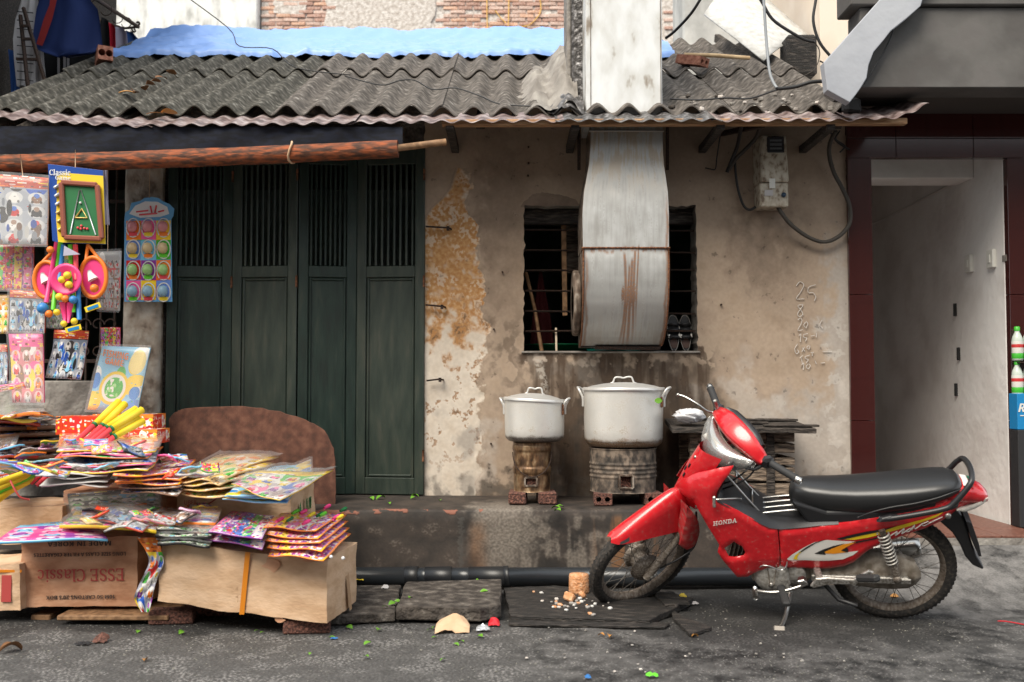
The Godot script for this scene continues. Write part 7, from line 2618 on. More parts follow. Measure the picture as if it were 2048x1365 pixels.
	s.slab(V2([-0.425, 0.305, -0.4, 0.312, -0.385, 0.3, -0.392, 0.286, -0.42, 0.286]), 0.15, 0.19, 0.006)
	part("lever_heel", s, M.chrome, bike)
	s = S()
	s.bar(Vector3(-0.5, 0.225, 0.1), Vector3(-0.475, 0.235, 0.27), 0.036, 0.026, 0.007)
	part("rider_peg", s, M.grip_rubber, bike)
	s = S().smooth()
	s.tube(curve([Vector3(-0.455, 0.205, 0.1), Vector3(-0.462, 0.19, 0.16), Vector3(-0.478, 0.16, 0.24), Vector3(-0.50, 0.152, 0.31), Vector3(-0.508, 0.155, 0.338)], 4), [0.014, 0.014, 0.013, 0.012, 0.012, 0.011, 0.011, 0.01, 0.01, 0.01, 0.01, 0.01, 0.01, 0.01, 0.01, 0.01, 0.01], 8)
	var stand := part("side_stand", s, M.chrome, bike)
	s = S()
	s.box(Vector3(-0.51, 0.158, 0.345), Vector3(0.05, 0.012, 0.035), 0.004, Basis(Vector3.RIGHT, 0.43))
	part("foot", s, M.spoke_steel, stand)
	s = S().smooth()
	s.tube([Vector3(-0.3, 0.2, 0.05), Vector3(-0.24, 0.16, 0.11), Vector3(-0.16, 0.14, 0.12)], 0.01, 8)
	part("centre_stand", s, M.bike_black, bike)
	# ---- handlebar, headlamp, cowl
	rings = []
	for q in [[-0.19, -0.645, 0.878, 0.018, 0.02], [-0.175, -0.65, 0.886, 0.03, 0.03], [-0.125, -0.658, 0.902, 0.042, 0.04], [-0.075, -0.668, 0.918, 0.05, 0.043], [0.0, -0.674, 0.924, 0.054, 0.044], [0.075, -0.668, 0.918, 0.05, 0.043], [0.125, -0.658, 0.902, 0.042, 0.04], [0.175, -0.65, 0.886, 0.03, 0.03], [0.19, -0.645, 0.878, 0.018, 0.02]]:
		var ring: Array = []
		for k in 20:
			var a := TAU * k / 20.0
			var u: float = signf(cos(a)) * pow(absf(cos(a)), 0.55) * q[3]
			var v: float = signf(sin(a)) * pow(absf(sin(a)), 0.45) * q[4]
			ring.append(Vector3(q[1] + u * 0.86 - v * 0.45, q[2] + v * 0.86 + u * 0.42, q[0]))
		rings.append(ring)
	s = S().smooth()
	s.loft(rings)
	part("handlebar_cowl", s, red, bike, steer)
	rings = []                                  # reflector bowl and clear lens
	var bowl: Array = []
	for q in [[-0.172, -0.695, 0.872, 0.012, 0.016], [-0.15, -0.712, 0.856, 0.03, 0.036], [-0.1, -0.738, 0.834, 0.05, 0.062], [-0.05, -0.752, 0.82, 0.06, 0.076], [0.0, -0.757, 0.815, 0.064, 0.082], [0.05, -0.752, 0.82, 0.06, 0.076], [0.1, -0.738, 0.834, 0.05, 0.062], [0.15, -0.712, 0.856, 0.03, 0.036], [0.172, -0.695, 0.872, 0.012, 0.016]]:
		var ring: Array = []
		var inner: Array = []
		for k in 20:
			var a := TAU * k / 20.0
			var u: float = cos(a) * q[3]
			var v: float = signf(sin(a)) * pow(absf(sin(a)), 0.8) * q[4]
			ring.append(Vector3(q[1] + u * 0.9 - v * 0.3, q[2] + v * 0.95 + u * 0.3, q[0]))
			inner.append(Vector3(q[1] + 0.014 + u * 0.72 - v * 0.27, q[2] + v * 0.84 + u * 0.24, q[0] * 0.95))
		rings.append(ring)
		bowl.append(inner)
	s = S().smooth()
	s.loft(rings)
	var lamp := part("headlamp", s, lens, bike, steer)
	s = S().smooth()
	s.loft(bowl)
	part("reflector", s, M.reflector, lamp)
	for w in [-0.1, 0.1]:
		s = S().smooth()
		s.lathe([Vector2(0.0, 0.014), Vector2(0.014, 0.01), Vector2(0.017, 0.0)], 14, Vector3(-0.757, 0.842, w), Basis(Vector3.BACK, 1.2))
		part("bulb", s, M.signal_clear, lamp)
	rings = []
	for q in [[-0.14, 0.02], [-0.08, 0.045], [0.0, 0.052], [0.08, 0.045], [0.14, 0.02]]:
		var ring: Array = []
		for k in 12:
			var a := TAU * k / 12.0
			ring.append(Vector3(-0.63 + cos(a) * q[1] * 0.7, 0.92 + sin(a) * q[1], q[0]))
		rings.append(ring)
	s = S().smooth()
	s.loft(rings)
	part("instrument_housing", s, M.bike_black, bike, steer)
	s = S().smooth()
	s.tube(curve([Vector3(-0.76, 0.83, 0.0), Vector3(-0.77, 0.77, 0.0), Vector3(-0.83, 0.66, 0.0)], 3), 0.03, 12)
	part("steering_stem", s, M.bike_black, bike, steer)
	for d in [1.0, -1.0]:
		s = S().smooth()
		s.tube([Vector3(-0.66, 0.88, d * 0.12), Vector3(-0.64, 0.885, d * 0.17), Vector3(-0.632, 0.886, d * 0.2)], 0.013, 10)
		part("handlebar", s, M.steel, bike, steer)
		s = S()
		s.box(Vector3(-0.636, 0.882, d * 0.192), Vector3(0.05, 0.06, 0.042), 0.012, Basis(Vector3.UP, -0.25 * d))
		part("switch_housing", s, M.bike_black, bike, steer)
		s = S().smooth()
		var gp: Array = []
		var gr: Array = []
		for k in 27:
			var t := k / 26.0
			gp.append(Vector3(-0.63, 0.886, d * 0.21).lerp(Vector3(-0.588, 0.885, d * 0.335), t))
			gr.append(0.0185 if t < 0.05 or t > 0.95 else 0.0165 + 0.0008 * (k % 2))
		s.tube(gp, gr, 12)
		var g := part("grip", s, M.grip_rubber, bike, steer)
		s = S().smooth()
		var e := Vector3(-0.588, 0.885, d * 0.335)
		var dir := (e - Vector3(-0.63, 0.886, d * 0.21)).normalized()
		s.tube([e, e + dir * 0.004, e + dir * 0.022, e + dir * 0.026], [0.015, 0.0165, 0.0165, 0.013], 12)
		part("bar_end", s, M.chrome, g)
	s = S().smooth()
	s.tube(curve([Vector3(-0.675, 0.89, -0.185), Vector3(-0.70, 0.9, -0.2), Vector3(-0.725, 0.92, -0.24), Vector3(-0.755, 0.93, -0.3), Vector3(-0.775, 0.93, -0.325)], 4), 0.0052, 8)
	var lv := part("brake_lever", s, M.chrome, bike, steer)
	s = S().smooth()
	s.lathe([Vector2(0.0, 0.01), Vector2(0.0075, 0.006), Vector2(0.009, 0.0), Vector2(0.0075, -0.006), Vector2(0.0, -0.01)], 12, Vector3(-0.777, 0.93, -0.328))
	part("lever_ball", s, M.chrome, lv)
	s = S().smooth()
	s.tube([Vector3(-0.655, 0.9, -0.175), Vector3(-0.67, 0.965, -0.18)], 0.01, 8)
	part("mirror_stub", s, M.steel, bike, steer)
	for q in [[0.15, 0.06], [0.12, 0.02], [-0.15, -0.06]]:
		s = S().smooth()
		s.tube(curve([Vector3(-0.645, 0.86, q[0]), Vector3(-0.70, 0.80, q[0] * 1.1), Vector3(-0.77, 0.74, q[0] * 0.9), Vector3(-0.85, 0.66, q[1])], 4), 0.0045, 6)
		part("control_cable", s, M.bike_black, bike, steer)
	s = S().smooth()
	s.tube(curve([Vector3(-0.66, 0.87, 0.19), Vector3(-0.69, 0.84, 0.17), Vector3(-0.72, 0.82, 0.1)], 4), 0.008, 8)
	part("clutch_boot", s, M.bike_black, bike, steer)

# ---------------------------------------------------------------- the toy stall
var prng := RandomNumberGenerator.new()
func _oval(im: Image, box: Rect2i, cx: int, cy: int, rx: int, ry: int, c: Color) -> void:
	for y in range(-ry, ry + 1):
		var hw := int(rx * sqrt(maxf(0.0, 1.0 - pow(float(y) / maxf(1.0, ry), 2.0))))
		var r := Rect2i(cx - hw, cy + y, hw * 2 + 1, 1).intersection(box)
		if r.has_area():
			im.fill_rect(r, c)

func _scatter(im: Image, box: Rect2i, cols: Array, n: int, rmin: int, rmax: int, flat := 1.0) -> void:
	for i in n:
		var c: Color = cols[prng.randi() % cols.size()]
		c = c.lightened(prng.randf() * 0.15)
		_oval(im, box, box.position.x + prng.randi() % box.size.x, box.position.y + prng.randi() % box.size.y, prng.randi_range(rmin, rmax), maxi(1, int(prng.randi_range(rmin, rmax) * flat)), c)

func _bits(im: Image, box: Rect2i, cols: Array, n: int, w: int, h: int) -> void:
	for i in n:
		var r := Rect2i(box.position.x + prng.randi() % box.size.x, box.position.y + prng.randi() % box.size.y, prng.randi_range(2, w), prng.randi_range(1, h)).intersection(box)
		if r.has_area():
			im.fill_rect(r, cols[prng.randi() % cols.size()])

func cell(i: int) -> Rect2:
	return Rect2((i % 4) * 0.25 + 0.002, (i / 4) * 0.25 + 0.002, 0.246, 0.246)

func toy_prints() -> void:
	prng.seed = 5
	var im := Image.create(1024, 1024, false, Image.FORMAT_RGB8)
	var R := Color(0.82, 0.12, 0.12)
	var Y := Color(0.95, 0.8, 0.15)
	var O := Color(0.95, 0.5, 0.12)
	var G := Color(0.25, 0.7, 0.2)
	var B := Color(0.15, 0.35, 0.75)
	var P := Color(0.55, 0.2, 0.6)
	var K := Color(0.92, 0.35, 0.6)
	var W := Color(0.93, 0.92, 0.9)
	var N := Color(0.12, 0.11, 0.12)
	var C := Color(0.45, 0.75, 0.9)
	var S2 := Color(0.62, 0.64, 0.68)
	var T := Color(0.55, 0.4, 0.3)
	var grounds := [Color(0.95, 0.55, 0.3), Color(0.85, 0.75, 0.88), Color(0.55, 0.6, 0.52), Color(0.85, 0.3, 0.6), Color(0.9, 0.78, 0.42), Color(0.85, 0.25, 0.1), Color(0.72, 0.73, 0.75), Color(0.55, 0.28, 0.5), Color(0.5, 0.55, 0.62), Color(0.82, 0.5, 0.52), Color(0.7, 0.66, 0.66), Color(0.4, 0.3, 0.26), Color(0.55, 0.78, 0.9), Color(0.4, 0.6, 0.85), Color(0.66, 0.66, 0.66), Color(0.6, 0.6, 0.66)]
	var sets := [[O, Y, K, W, P], [K, P, B, G, W, R], [G, W, N, C, Color(0.3, 0.5, 0.3)], [K, W, P, C], [Y, G, W, O, Color(0.85, 0.7, 0.5)], [R, O, Y, W, Color(0.6, 0.1, 0.08)], [S2, N, W, B, T, R], [P, G, R, Y, K], [B, S2, W, N, C], [R, O, W, K, Y, T], [R, B, G, Y, W, K, P], [N, T, B, W, Color(0.3, 0.25, 0.3)], [W, C, Y, G, Color(0.2, 0.5, 0.8)], [R, G, Y, P, C, O], [S2, T, N, R, W], [R, B, G, Y, W, P, C, O]]
	for i in 16:
		var box := Rect2i((i % 4) * 256, (i / 4) * 256, 256, 256)
		im.fill_rect(box, grounds[i])
		_scatter(im, box, sets[i], 14, 20, 50)
		_bits(im, box, sets[i], 40, 16, 4)
		if not i in [5, 12, 13, 14]:                     # rows of wrapped toys under a printed head
			var cols := 3 + i % 3
			for b in 4:
				for a in cols:
					var cx := box.position.x + int(256.0 * (a + 0.5) / cols)
					var cy := box.position.y + 82 + b * 50
					var rx := int(100.0 / cols)
					var body: Color = sets[i][(a * 2 + b * 3 + i) % sets[i].size()]
					_oval(im, box, cx, cy, rx, 22, W.lerp(grounds[i], 0.35))
					_oval(im, box, cx, cy + 4, int(rx * 0.62), 15, body)
					_oval(im, box, cx, cy - 9, int(rx * 0.36), 9, sets[i][(a + b + 1) % sets[i].size()].lightened(0.2))
					for d in [-1, 1]:
						_oval(im, box, cx + d * int(rx * 0.5), cy + 14, 5, 5, body.darkened(0.5))
					_bits(im, Rect2i(cx - rx / 2, cy - 6, rx, 16), [W, body.darkened(0.4)], 5, 8, 3)
			im.fill_rect(Rect2i(box.position, Vector2i(256, 50)), sets[i][i % sets[i].size()])
			_bits(im, Rect2i(box.position, Vector2i(256, 50)), [W, Y, sets[i][0].darkened(0.4)], 26, 34, 9)
		if i == 0 or i == 1 or i == 7:                   # rows of blisters
			for k in 5:
				var strip := Rect2i(box.position.x + 6 + k * 50, box.position.y + 8, 40, 240)
				im.fill_rect(strip, sets[i][k % sets[i].size()].lightened(0.25))
				_scatter(im, strip, sets[i], 30, 4, 12)
				_bits(im, strip, [W, N, sets[i][(k + 1) % sets[i].size()]], 36, 10, 8)
		if i == 14:
			for a in 4:
				for b in 5:
					var q := Rect2i(box.position.x + 10 + a * 60, box.position.y + 40 + b * 42, 50, 34)
					im.fill_rect(q, W.darkened(0.15))
					_scatter(im, q, [T, R, N, S2], 10, 4, 9)
		if i == 6 or i == 8:
			im.fill_rect(Rect2i(box.position.x, box.position.y, 256, 46), Color(0.75, 0.25, 0.12))
			_bits(im, Rect2i(box.position.x, box.position.y, 256, 46), [O, Y, N, W], 60, 40, 5)
			for k in 14:
				_oval(im, box, box.position.x + prng.randi_range(30, 220), box.position.y + prng.randi_range(70, 230), prng.randi_range(6, 12), prng.randi_range(14, 30), sets[i][k % 5].darkened(0.2))
		if i == 12:
			_oval(im, box, box.position.x + 110, box.position.y + 165, 74, 66, Y)
			_oval(im, box, box.position.x + 110, box.position.y + 165, 60, 54, W)
			_oval(im, box, box.position.x + 110, box.position.y + 165, 46, 42, G)
			_scatter(im, Rect2i(box.position.x + 74, box.position.y + 130, 72, 70), [W, Color(0.6, 0.85, 0.5), G], 26, 4, 10)
			_oval(im, box, box.position.x + 205, box.position.y + 60, 44, 48, Color(0.93, 0.85, 0.55))
		if i == 5:
			for k in 9:
				var q := Rect2i(box.position.x + 6 + k * 28, box.position.y + 110, 18, 60)
				_scatter(im, q, [W, R, Y], 8, 4, 8)
		if i == 13:
			for k in 12:
				im.fill_rect(Rect2i(box.position.x + (k % 3) * 86, box.position.y + (k / 3) * 64, 84, 62), [R, B.lightened(0.3), O, G, Y, P, C, K][(k * 5 + 2) % 8])
	var m := mat("toy_print", Color.WHITE, 0.38)
	m.albedo_texture = ImageTexture.create_from_image(im)
	m.clearcoat_enabled = true
	m.clearcoat = 0.3
	m.clearcoat_roughness = 0.25
	var cel := mat("cellophane", lin(0.9, 0.9, 0.9, 0.16), 0.12)
	cel.transparency = BaseMaterial3D.TRANSPARENCY_ALPHA
	mat("card_grey", lin(0.5, 0.48, 0.46), 0.85)
	mat("toy_yellow", lin(0.8, 0.58, 0.03), 0.4)
	mat("toy_orange", lin(0.8, 0.2, 0.02), 0.4)
	mat("toy_pink", lin(0.78, 0.05, 0.22), 0.4)
	mat("toy_red", lin(0.7, 0.06, 0.08), 0.4)
	mat("toy_green", lin(0.12, 0.55, 0.03), 0.4)
	mat("toy_blue", lin(0.03, 0.2, 0.5), 0.4)
	mat("toy_white", lin(0.72, 0.72, 0.72), 0.4)
	mat("toy_darkgreen", lin(0.01, 0.14, 0.04), 0.5)
	mat("toy_brown", lin(0.26, 0.075, 0.045), 0.4)
	mat("toy_gold", lin(0.55, 0.4, 0.12), 0.35, 0.4)
	mat("toy_silver", lin(0.5, 0.52, 0.55), 0.3, 0.5)
	mat("tape_orange", lin(0.6, 0.2, 0.01), 0.3)
	mat("tape_clear", lin(0.42, 0.27, 0.16), 0.25)
	mat("ink_red", lin(0.4, 0.05, 0.045), 0.7)
	mat("ink_black", lin(0.05, 0.035, 0.03), 0.7)
	mat("ink_green", lin(0.03, 0.2, 0.06), 0.7)

func waves(amp: float, sd: float, n: Vector3 = Vector3.UP) -> Callable:
	return func(u: float, v: float) -> Vector3:
		return n * amp * (sin(u * 5.3 + sd) * 0.6 + sin(v * 4.1 + sd * 1.7) * 0.5 + sin((u + v) * 9.0 + sd * 2.3) * 0.25)

func lie(called: String, label: String, category: String, group: String, q: Array, thick: float, k: int, amp := 0.006, bag := false) -> void:
	# q: back left, back right, front right, front left, each [px, py, height]
	var p: Array = []
	for c in q:
		p.append(on(c[0], c[1], c[2]))
	var s := S().smooth()
	var sd := float(q[0][0]) * 0.37 + float(q[0][1]) * 0.11
	s.sheet(p[0], p[1], p[2], p[3], thick, 8, 6, waves(amp, sd), cell(k))
	var o := single(called, s, M.toy_print, label, category, group)
	if bag:
		_film(o, p, Vector3.UP, amp, sd)

func _film(o: Node, p: Array, n: Vector3, amp: float, sd: float) -> void:
	var mid: Vector3 = (p[0] + p[1] + p[2] + p[3]) / 4.0
	var e: Array = []
	for c in p:
		e.append(mid + (c - mid) * 1.07 + n * 0.006)
	var crumple := noise(2.2, 3, int(sd) + 3)
	crumple.fractal_type = FastNoiseLite.FRACTAL_RIDGED
	var s := S().smooth()
	var wv := waves(amp, sd, n)
	s.sheet(e[0], e[1], e[2], e[3], 0.0, 14, 12, func(u: float, v: float) -> Vector3: return wv.call(u, v) + n * (0.006 + 0.008 * crumple.get_noise_2d(u * 3.0, v * 3.0)))
	part("plastic_film", s, M.cellophane, o)

func hang(called: String, label: String, category: String, q: Array, z: float, thick: float, k: int, amp := 0.006, bag := false, group := "") -> MeshInstance3D:
	var p: Array = []
	for c in q:
		p.append(at(c[0], c[1], z))
	var s := S().smooth()
	var sd := float(q[0][0]) * 0.37 + float(q[0][1]) * 0.11
	s.sheet(p[0], p[1], p[2], p[3], thick, 8, 10, waves(amp, sd, Vector3.BACK), cell(k))
	var o := single(called, s, M.toy_print, label, category, group)
	if bag:
		_film(o, p, Vector3.BACK, amp, sd)
	return o

func print_text(parent: Node, text: String, l: Vector3, r: Vector3, height: float, font: String, weight: int, m: Material, upside := false) -> void:
	var t := letters(text, height, 0.0012, font, weight)
	var o := part("lettering", t, m, parent)
	var span := maxf(t.get_aabb().size.x, 0.001)
	var x := (r - l).normalized() * ((r - l).length() / span)
	var z := Vector3.BACK
	var y := z.cross((r - l).normalized())
	if upside:
		x = -x
		y = -y
	o.transform = Transform3D(Basis(x, y, z), (l + r) * 0.5)

func carton(called: String, label: String, f: Array, back: Vector3, m: Material, bulge := 0.0) -> MeshInstance3D:
	# f: front face corners as points: top left, top right, bottom right, bottom left
	var s := S()
	var c := [f[3] + back, f[2] + back, f[0] + back, f[1] + back, f[3], f[2], f[0], f[1]]
	var n := noise(4.0, 4, 133)
	var k := 1
	for q in [[2, 3, 0, 1], [6, 7, 4, 5], [2, 6, 0, 4], [3, 7, 1, 5], [2, 3, 6, 7], [0, 1, 4, 5]]:
		s.st.set_smooth_group(k)
		k += 1
		var rows: Array = []
		for j in 13:
			var row: Array = []
			for i in 17:
				var p: Vector3 = c[q[0]].lerp(c[q[1]], i / 16.0).lerp(c[q[2]].lerp(c[q[3]], i / 16.0), j / 12.0)
				row.append(p + Vector3(n.get_noise_3dv(p), n.get_noise_3dv(p + Vector3(9, 0, 0)), n.get_noise_3dv(p + Vector3(0, 9, 0))) * 0.011)
			rows.append(row)
		if k in [3, 4, 6]:
			rows.reverse()
		s.grid(rows)
	return single(called, s, m, label, "box")

func stall() -> void:

	# ---- cartons
	var b1 := carton("cardboard_box", "brown cigarette carton standing upside down with printed lettering", [at(42, 1080, 1.41), at(275, 1073, 1.41), at(275, 1213, 1.41), at(42, 1216, 1.41)], Vector3(0.03, 0.0, -0.33), M.cardboard_red)
	print_text(b1, "MADE IN KOREA", at(95, 1089, 1.418), at(222, 1087, 1.418), 0.021, "Droid Sans", 700, M.ink_black, true)
	print_text(b1, "LONG SIZE CLASS A FILTER CIGARETTES", at(67, 1111, 1.418), at(251, 1108, 1.418), 0.016, "Droid Sans", 600, M.ink_black, true)
	print_text(b1, "ESSE Classic", at(75, 1152, 1.418), at(248, 1149, 1.418), 0.055, "Droid Serif", 400, M.ink_red, true)
	print_text(b1, "10M 50 CARTONS 20'S BOX", at(92, 1196, 1.418), at(230, 1194, 1.418), 0.017, "Droid Sans", 600, M.ink_black, true)
	var g := [at(322, 1086, 1.53), at(656, 1120, 1.72), at(654, 1249, 1.74), at(314, 1203, 1.55)]
	var b2 := carton("cardboard_box", "large plain brown box closed with orange and clear tape", g, Vector3(0.06, 0.01, -0.42), M.cardboard)
	for q in [[480, 498, 1105, 1230, M.tape_orange, 12, 0.004], [452, 476, 1172, 1226, M.tape_clear, 0, 0.002]]:
		var s := S().smooth()
		var n := 6
		var rows: Array = []
		for i in n + 1:
			var t := i / float(n)
			var y := lerpf(q[2], q[3], t)
			var fr := func(px: float) -> Vector3:
				var u: float = (px - 318.0) / 336.0
				return at(px - q[5] * t, y, lerpf(1.54, 1.73, u) + 0.004 + q[6])
			rows.append([fr.call(q[0] if q[5] == 0 else 490.0), fr.call(q[1] if q[5] == 0 else 500.0)])
		s.grid(rows)
		part("tape", s, q[4], b2)
	var s := S().smooth()
	s.grid([[g[1] + Vector3(0.02, 0.005, -0.25), g[1] + Vector3(0.03, 0.005, -0.29)], [g[2] + Vector3(0.055, 0.0, -0.25), g[2] + Vector3(0.06, 0.0, -0.29)]])
	part("tape", s, M.tape_clear, b2)
	for q in [[545, 1130, 1.66, 0.05], [618, 1118, 1.72, 0.04], [560, 1240, 1.67, 0.025]]:        # torn paper on the face
		var pts: Array = []
		for k in 9:
			var a := TAU * k / 9.0
			pts.append(Vector2(cos(a) * q[3] * prng.randf_range(0.6, 1.2), sin(a) * q[3] * 0.6 * prng.randf_range(0.6, 1.2)))
		s = S()
		s.slab(pts, 0.0, 0.003, 0.0, Basis(Vector3.UP, -0.3), at(q[0], q[1], q[2] + 0.004))
		part("torn_paper", s, M.cardboard_red, b2)
	var b3 := carton("cardboard_box", "scuffed box with a yellow tape band and red print by the lettered carton", [at(-70, 1132, 1.46), at(40, 1130, 1.46), at(42, 1222, 1.46), at(-70, 1228, 1.46)], Vector3(0.0, 0.0, -0.3), M.cardboard)
	s = S()
	s.box(at(5, 1143, 1.463), Vector3(0.17, 0.012, 0.003), 0.0)
	part("tape", s, M.tape_orange, b3)
	s = S()
	s.box(at(12, 1178, 1.463), Vector3(0.045, 0.12, 0.003), 0.0)
	part("print", s, M.ink_red, b3)
	carton("cardboard_box", "brown box under the bundled yellow tubes", [at(-60, 1016, 1.12), at(126, 1012, 1.12), at(126, 1090, 1.12), at(-60, 1090, 1.12)], Vector3(0.0, 0.0, -0.4), M.cardboard)
	carton("cardboard_box", "brown box behind the green and pink toy pack", [at(126, 980, 1.0), at(332, 978, 1.0), at(332, 1090, 1.0), at(126, 1090, 1.0)], Vector3(0.02, 0.0, -0.4), M.cardboard_red)
	var b5 := carton("cardboard_box", "brown box with a green tree mark under the piled toy packs", [at(352, 990, 1.02), at(580, 986, 1.02), at(580, 1100, 1.02), at(352, 1100, 1.02)], Vector3(0.05, 0.01, -0.36), M.cardboard)
	print_text(b5, "UBER", at(368, 1006, 1.023), at(392, 1006, 1.023), 0.022, "Droid Sans", 400, M.ink_red)
	s = S().smooth()
	s.tube(curve([at(404, 1013, 1.025), at(424, 1004, 1.025), at(442, 988, 1.025)], 4), 0.003, 5)
	part("string", s, M.ink_red, b5)
	var sx := at(580, 1000, 1.02).x + 0.02
	s = S()
	s.face([Vector3(sx + 0.004, 0.40, 0.94), Vector3(sx + 0.008, 0.40, 0.86), Vector3(sx + 0.006, 0.48, 0.9)], Vector3.RIGHT)
	part("print", s, M.ink_green, b5)
	for k in 3:
		s = S()
		s.box(Vector3(sx + 0.024, 0.455, 0.82 - 0.05 * k), Vector3(0.003, 0.06, 0.03), 0.0, Basis(Vector3.UP, 0.14))
		part("print", s, M.ink_green, b5)
	# what the cartons stand on
	for q in [[250, 1222, 1.36, 0.5, 0.022, 0.3], [220, 1234, 1.3, 0.09, 0.05, 0.16], [100, 1232, 1.28, 0.09, 0.05, 0.2]]:
		s = S()
		s.box(at(q[0], q[1], q[2]), Vector3(q[3], q[4], q[5]), 0.004)
		single("pallet_wood", s, M.stick_wood, "rough pallet wood under the lettered carton", "plank", "pallet wood under the cartons")
	for q in [[345, 1228, 1.45], [615, 1250, 1.62], [420, 1232, 1.3]]:
		var p: Vector3 = at(q[0], q[1], q[2])
		s = S()
		s.hexa(_brick_corners(Vector3(0.2, 0.06, 0.1), 0.005), 0.006)
		single("brick", s, M.brick_sooty, "brick propping up the large taped box", "brick", "bricks under the taped box", Transform3D(Basis(Vector3.UP, 0.1), Vector3(p.x, 0.03, p.z)))
	for q in [[480, 1015, 0.9, 0.5], [230, 1050, 0.8, 0.9], [30, 1070, 1.0, 0.6]]:               # the trestle under the rear boxes
		var p: Vector3 = at(q[0], q[1], q[2])
		s = S()
		s.box(Vector3(p.x, 0.11, p.z - 0.05), Vector3(q[3], 0.22, 0.3), 0.01)
		single("stall_crate", s, M.crate_wood, "low wooden crate carrying the rear boxes of the stall", "crate", "crates under the stall")
	# ---- woven tray leaning on the doors
	grunge("woven", [[0.15, lin(0.06, 0.023, 0.014)], [0.5, lin(0.1, 0.038, 0.022)], [0.85, lin(0.15, 0.064, 0.04)]], 0.012, Vector3(2.2, 2.2, 2.2), 0.85, 0.0, 0.0, 131)
	var out: Array = []
	var jag := noise(9.0, 3, 132)
	var raw: Array = curve([Vector2(345, 960), Vector2(338, 905), Vector2(335, 850), Vector2(346, 825), Vector2(378, 817), Vector2(480, 814), Vector2(545, 822), Vector2(600, 838), Vector2(642, 858), Vector2(662, 885), Vector2(670, 925), Vector2(673, 975), Vector2(674, 1012)], 5)
	for q in raw:
		var p: Vector3 = at(q.x, q.y, 0.35)
		out.append(Vector2(p.x, p.y) + Vector2(jag.get_noise_2d(p.x * 2.0, p.y * 2.0), jag.get_noise_2d(p.x * 2.0 + 9.0, p.y)) * 0.008)
	out.append(Vector2(out[out.size() - 1].x, 0.38))
	out.append(Vector2(out[0].x, 0.38))
	var tray := thing("woven_tray", "large dark brown woven bamboo panel leaning against the green doors", "woven panel")
	s = S()
	s.slab(out, -0.006, 0.004, 0.002, Basis(Vector3(1, 0, 0), Vector3(0, 1, -0.12), Vector3(0, 0, 1)), Vector3(0, 0, 0.43))
	part("panel", s, M.woven, tray)
	var poly := PackedVector2Array(out)
	var weave := S()
	var x := -2.1
	while x < -0.95:                               # woven strips, raised crossing over and under
		var y := 0.4
		var j := 0
		while y < 1.1:
			if Geometry2D.is_point_in_polygon(Vector2(x, y), poly) and Geometry2D.is_point_in_polygon(Vector2(x + 0.016, y + 0.016), poly):
				var ang := 0.785 if (j + int(round(x / 0.012))) % 2 else -0.785
				weave.box(Vector3(x + 0.008, y + 0.008, 0.434 - 0.12 * y), Vector3(0.016, 0.008, 0.0012), 0.0, Basis(Vector3.RIGHT, -0.12) * Basis(Vector3.BACK, ang))
			y += 0.012
			j += 1
		x += 0.012
	var wv := part("weave", weave, M.woven, tray)
	wv.set_meta("kind", "stuff")
	# ---- packs lying on the cartons
	var topc := "thin printed pencil card in the purple and orange pile on the taped box"
	for i in 5:
		var dy := -0.021 * i
		var sh := 3.0 * i
		lie("pencil_card", topc, "toy card", "purple and orange pencil cards", [[562 + sh * 0.4, 1026 + 7 * i, 0.47 + dy], [690 + sh, 1022 + 11 * i, 0.47 + dy], [632 + sh * 1.2, 1062 + 14 * i, 0.45 + dy], [526 + sh * 0.8, 1056 + 13 * i, 0.45 + dy]], 0.004, 0, 0.008)
	for i in 2:
		lie("sticker_card", ["pale card of colourful charm strips on top of its pile", "pink card of charm strips under the pale one"][i], "toy card", "charm strip cards", [[462 - 12 * i, 1022 + 22 * i, 0.46 - 0.04 * i], [548 - 4 * i, 1030 + 22 * i, 0.455 - 0.04 * i], [524, 1078 + 18 * i, 0.44 - 0.04 * i], [416 - 8 * i, 1066 + 10 * i, 0.44 - 0.04 * i]], 0.005, 1, 0.005)
	for i in 13:                                        # rubber toppers on the pencil cards
		var px := 552.0 + 11.0 * i + 4.0 * sin(i * 2.0)
		var py := 1044.0 - 2.2 * (i % 5) * 4.0 * 0.5 + 5.0 * (i % 3) - 1.0 * i
		s = S().smooth()
		var p: Vector3 = on(px, py, 0.475)
		s.tube([p, p + Vector3(0.012, 0.006, -0.02), p + Vector3(0.02, 0.01, -0.033), p + Vector3(0.024, 0.012, -0.04)], [0.007, 0.009, 0.009, 0.004], 8)
		single("pencil_topper", s, [M.toy_pink, M.toy_yellow, M.toy_darkgreen, M.toy_green, M.toy_pink][i % 5], "small coloured pencil topper on the purple and orange cards", "topper", "pencil toppers on the cards")
	for i in 6:
		s = S().smooth()
		var p: Vector3 = on(566.0 + 24.0 * i, 1104.0 + 2.6 * i, 0.362)
		s.lathe([Vector2(0.0, 0.008), Vector2(0.006, 0.005), Vector2(0.008, 0.0), Vector2(0.006, -0.005), Vector2(0.0, -0.008)], 10, p)
		single("white_bead", s, M.toy_white, "white round bead along the edge of the lowest pencil card", "bead", "white beads on the lowest card")
	for i in 4:
		lie("bagged_toys", "flat clear bag of green and grey toys stacked beside the pencil cards", "toy bag", "flat bags of green toys", [[318 + 3 * i, 1022 + 14 * i, 0.47 - 0.026 * i], [440 - 3 * i, 1024 + 14 * i, 0.47 - 0.026 * i], [430 - 4 * i, 1046 + 15 * i, 0.46 - 0.026 * i], [302 + 4 * i, 1044 + 14 * i, 0.46 - 0.026 * i]], 0.012, 2 if i else 15, 0.008, true)
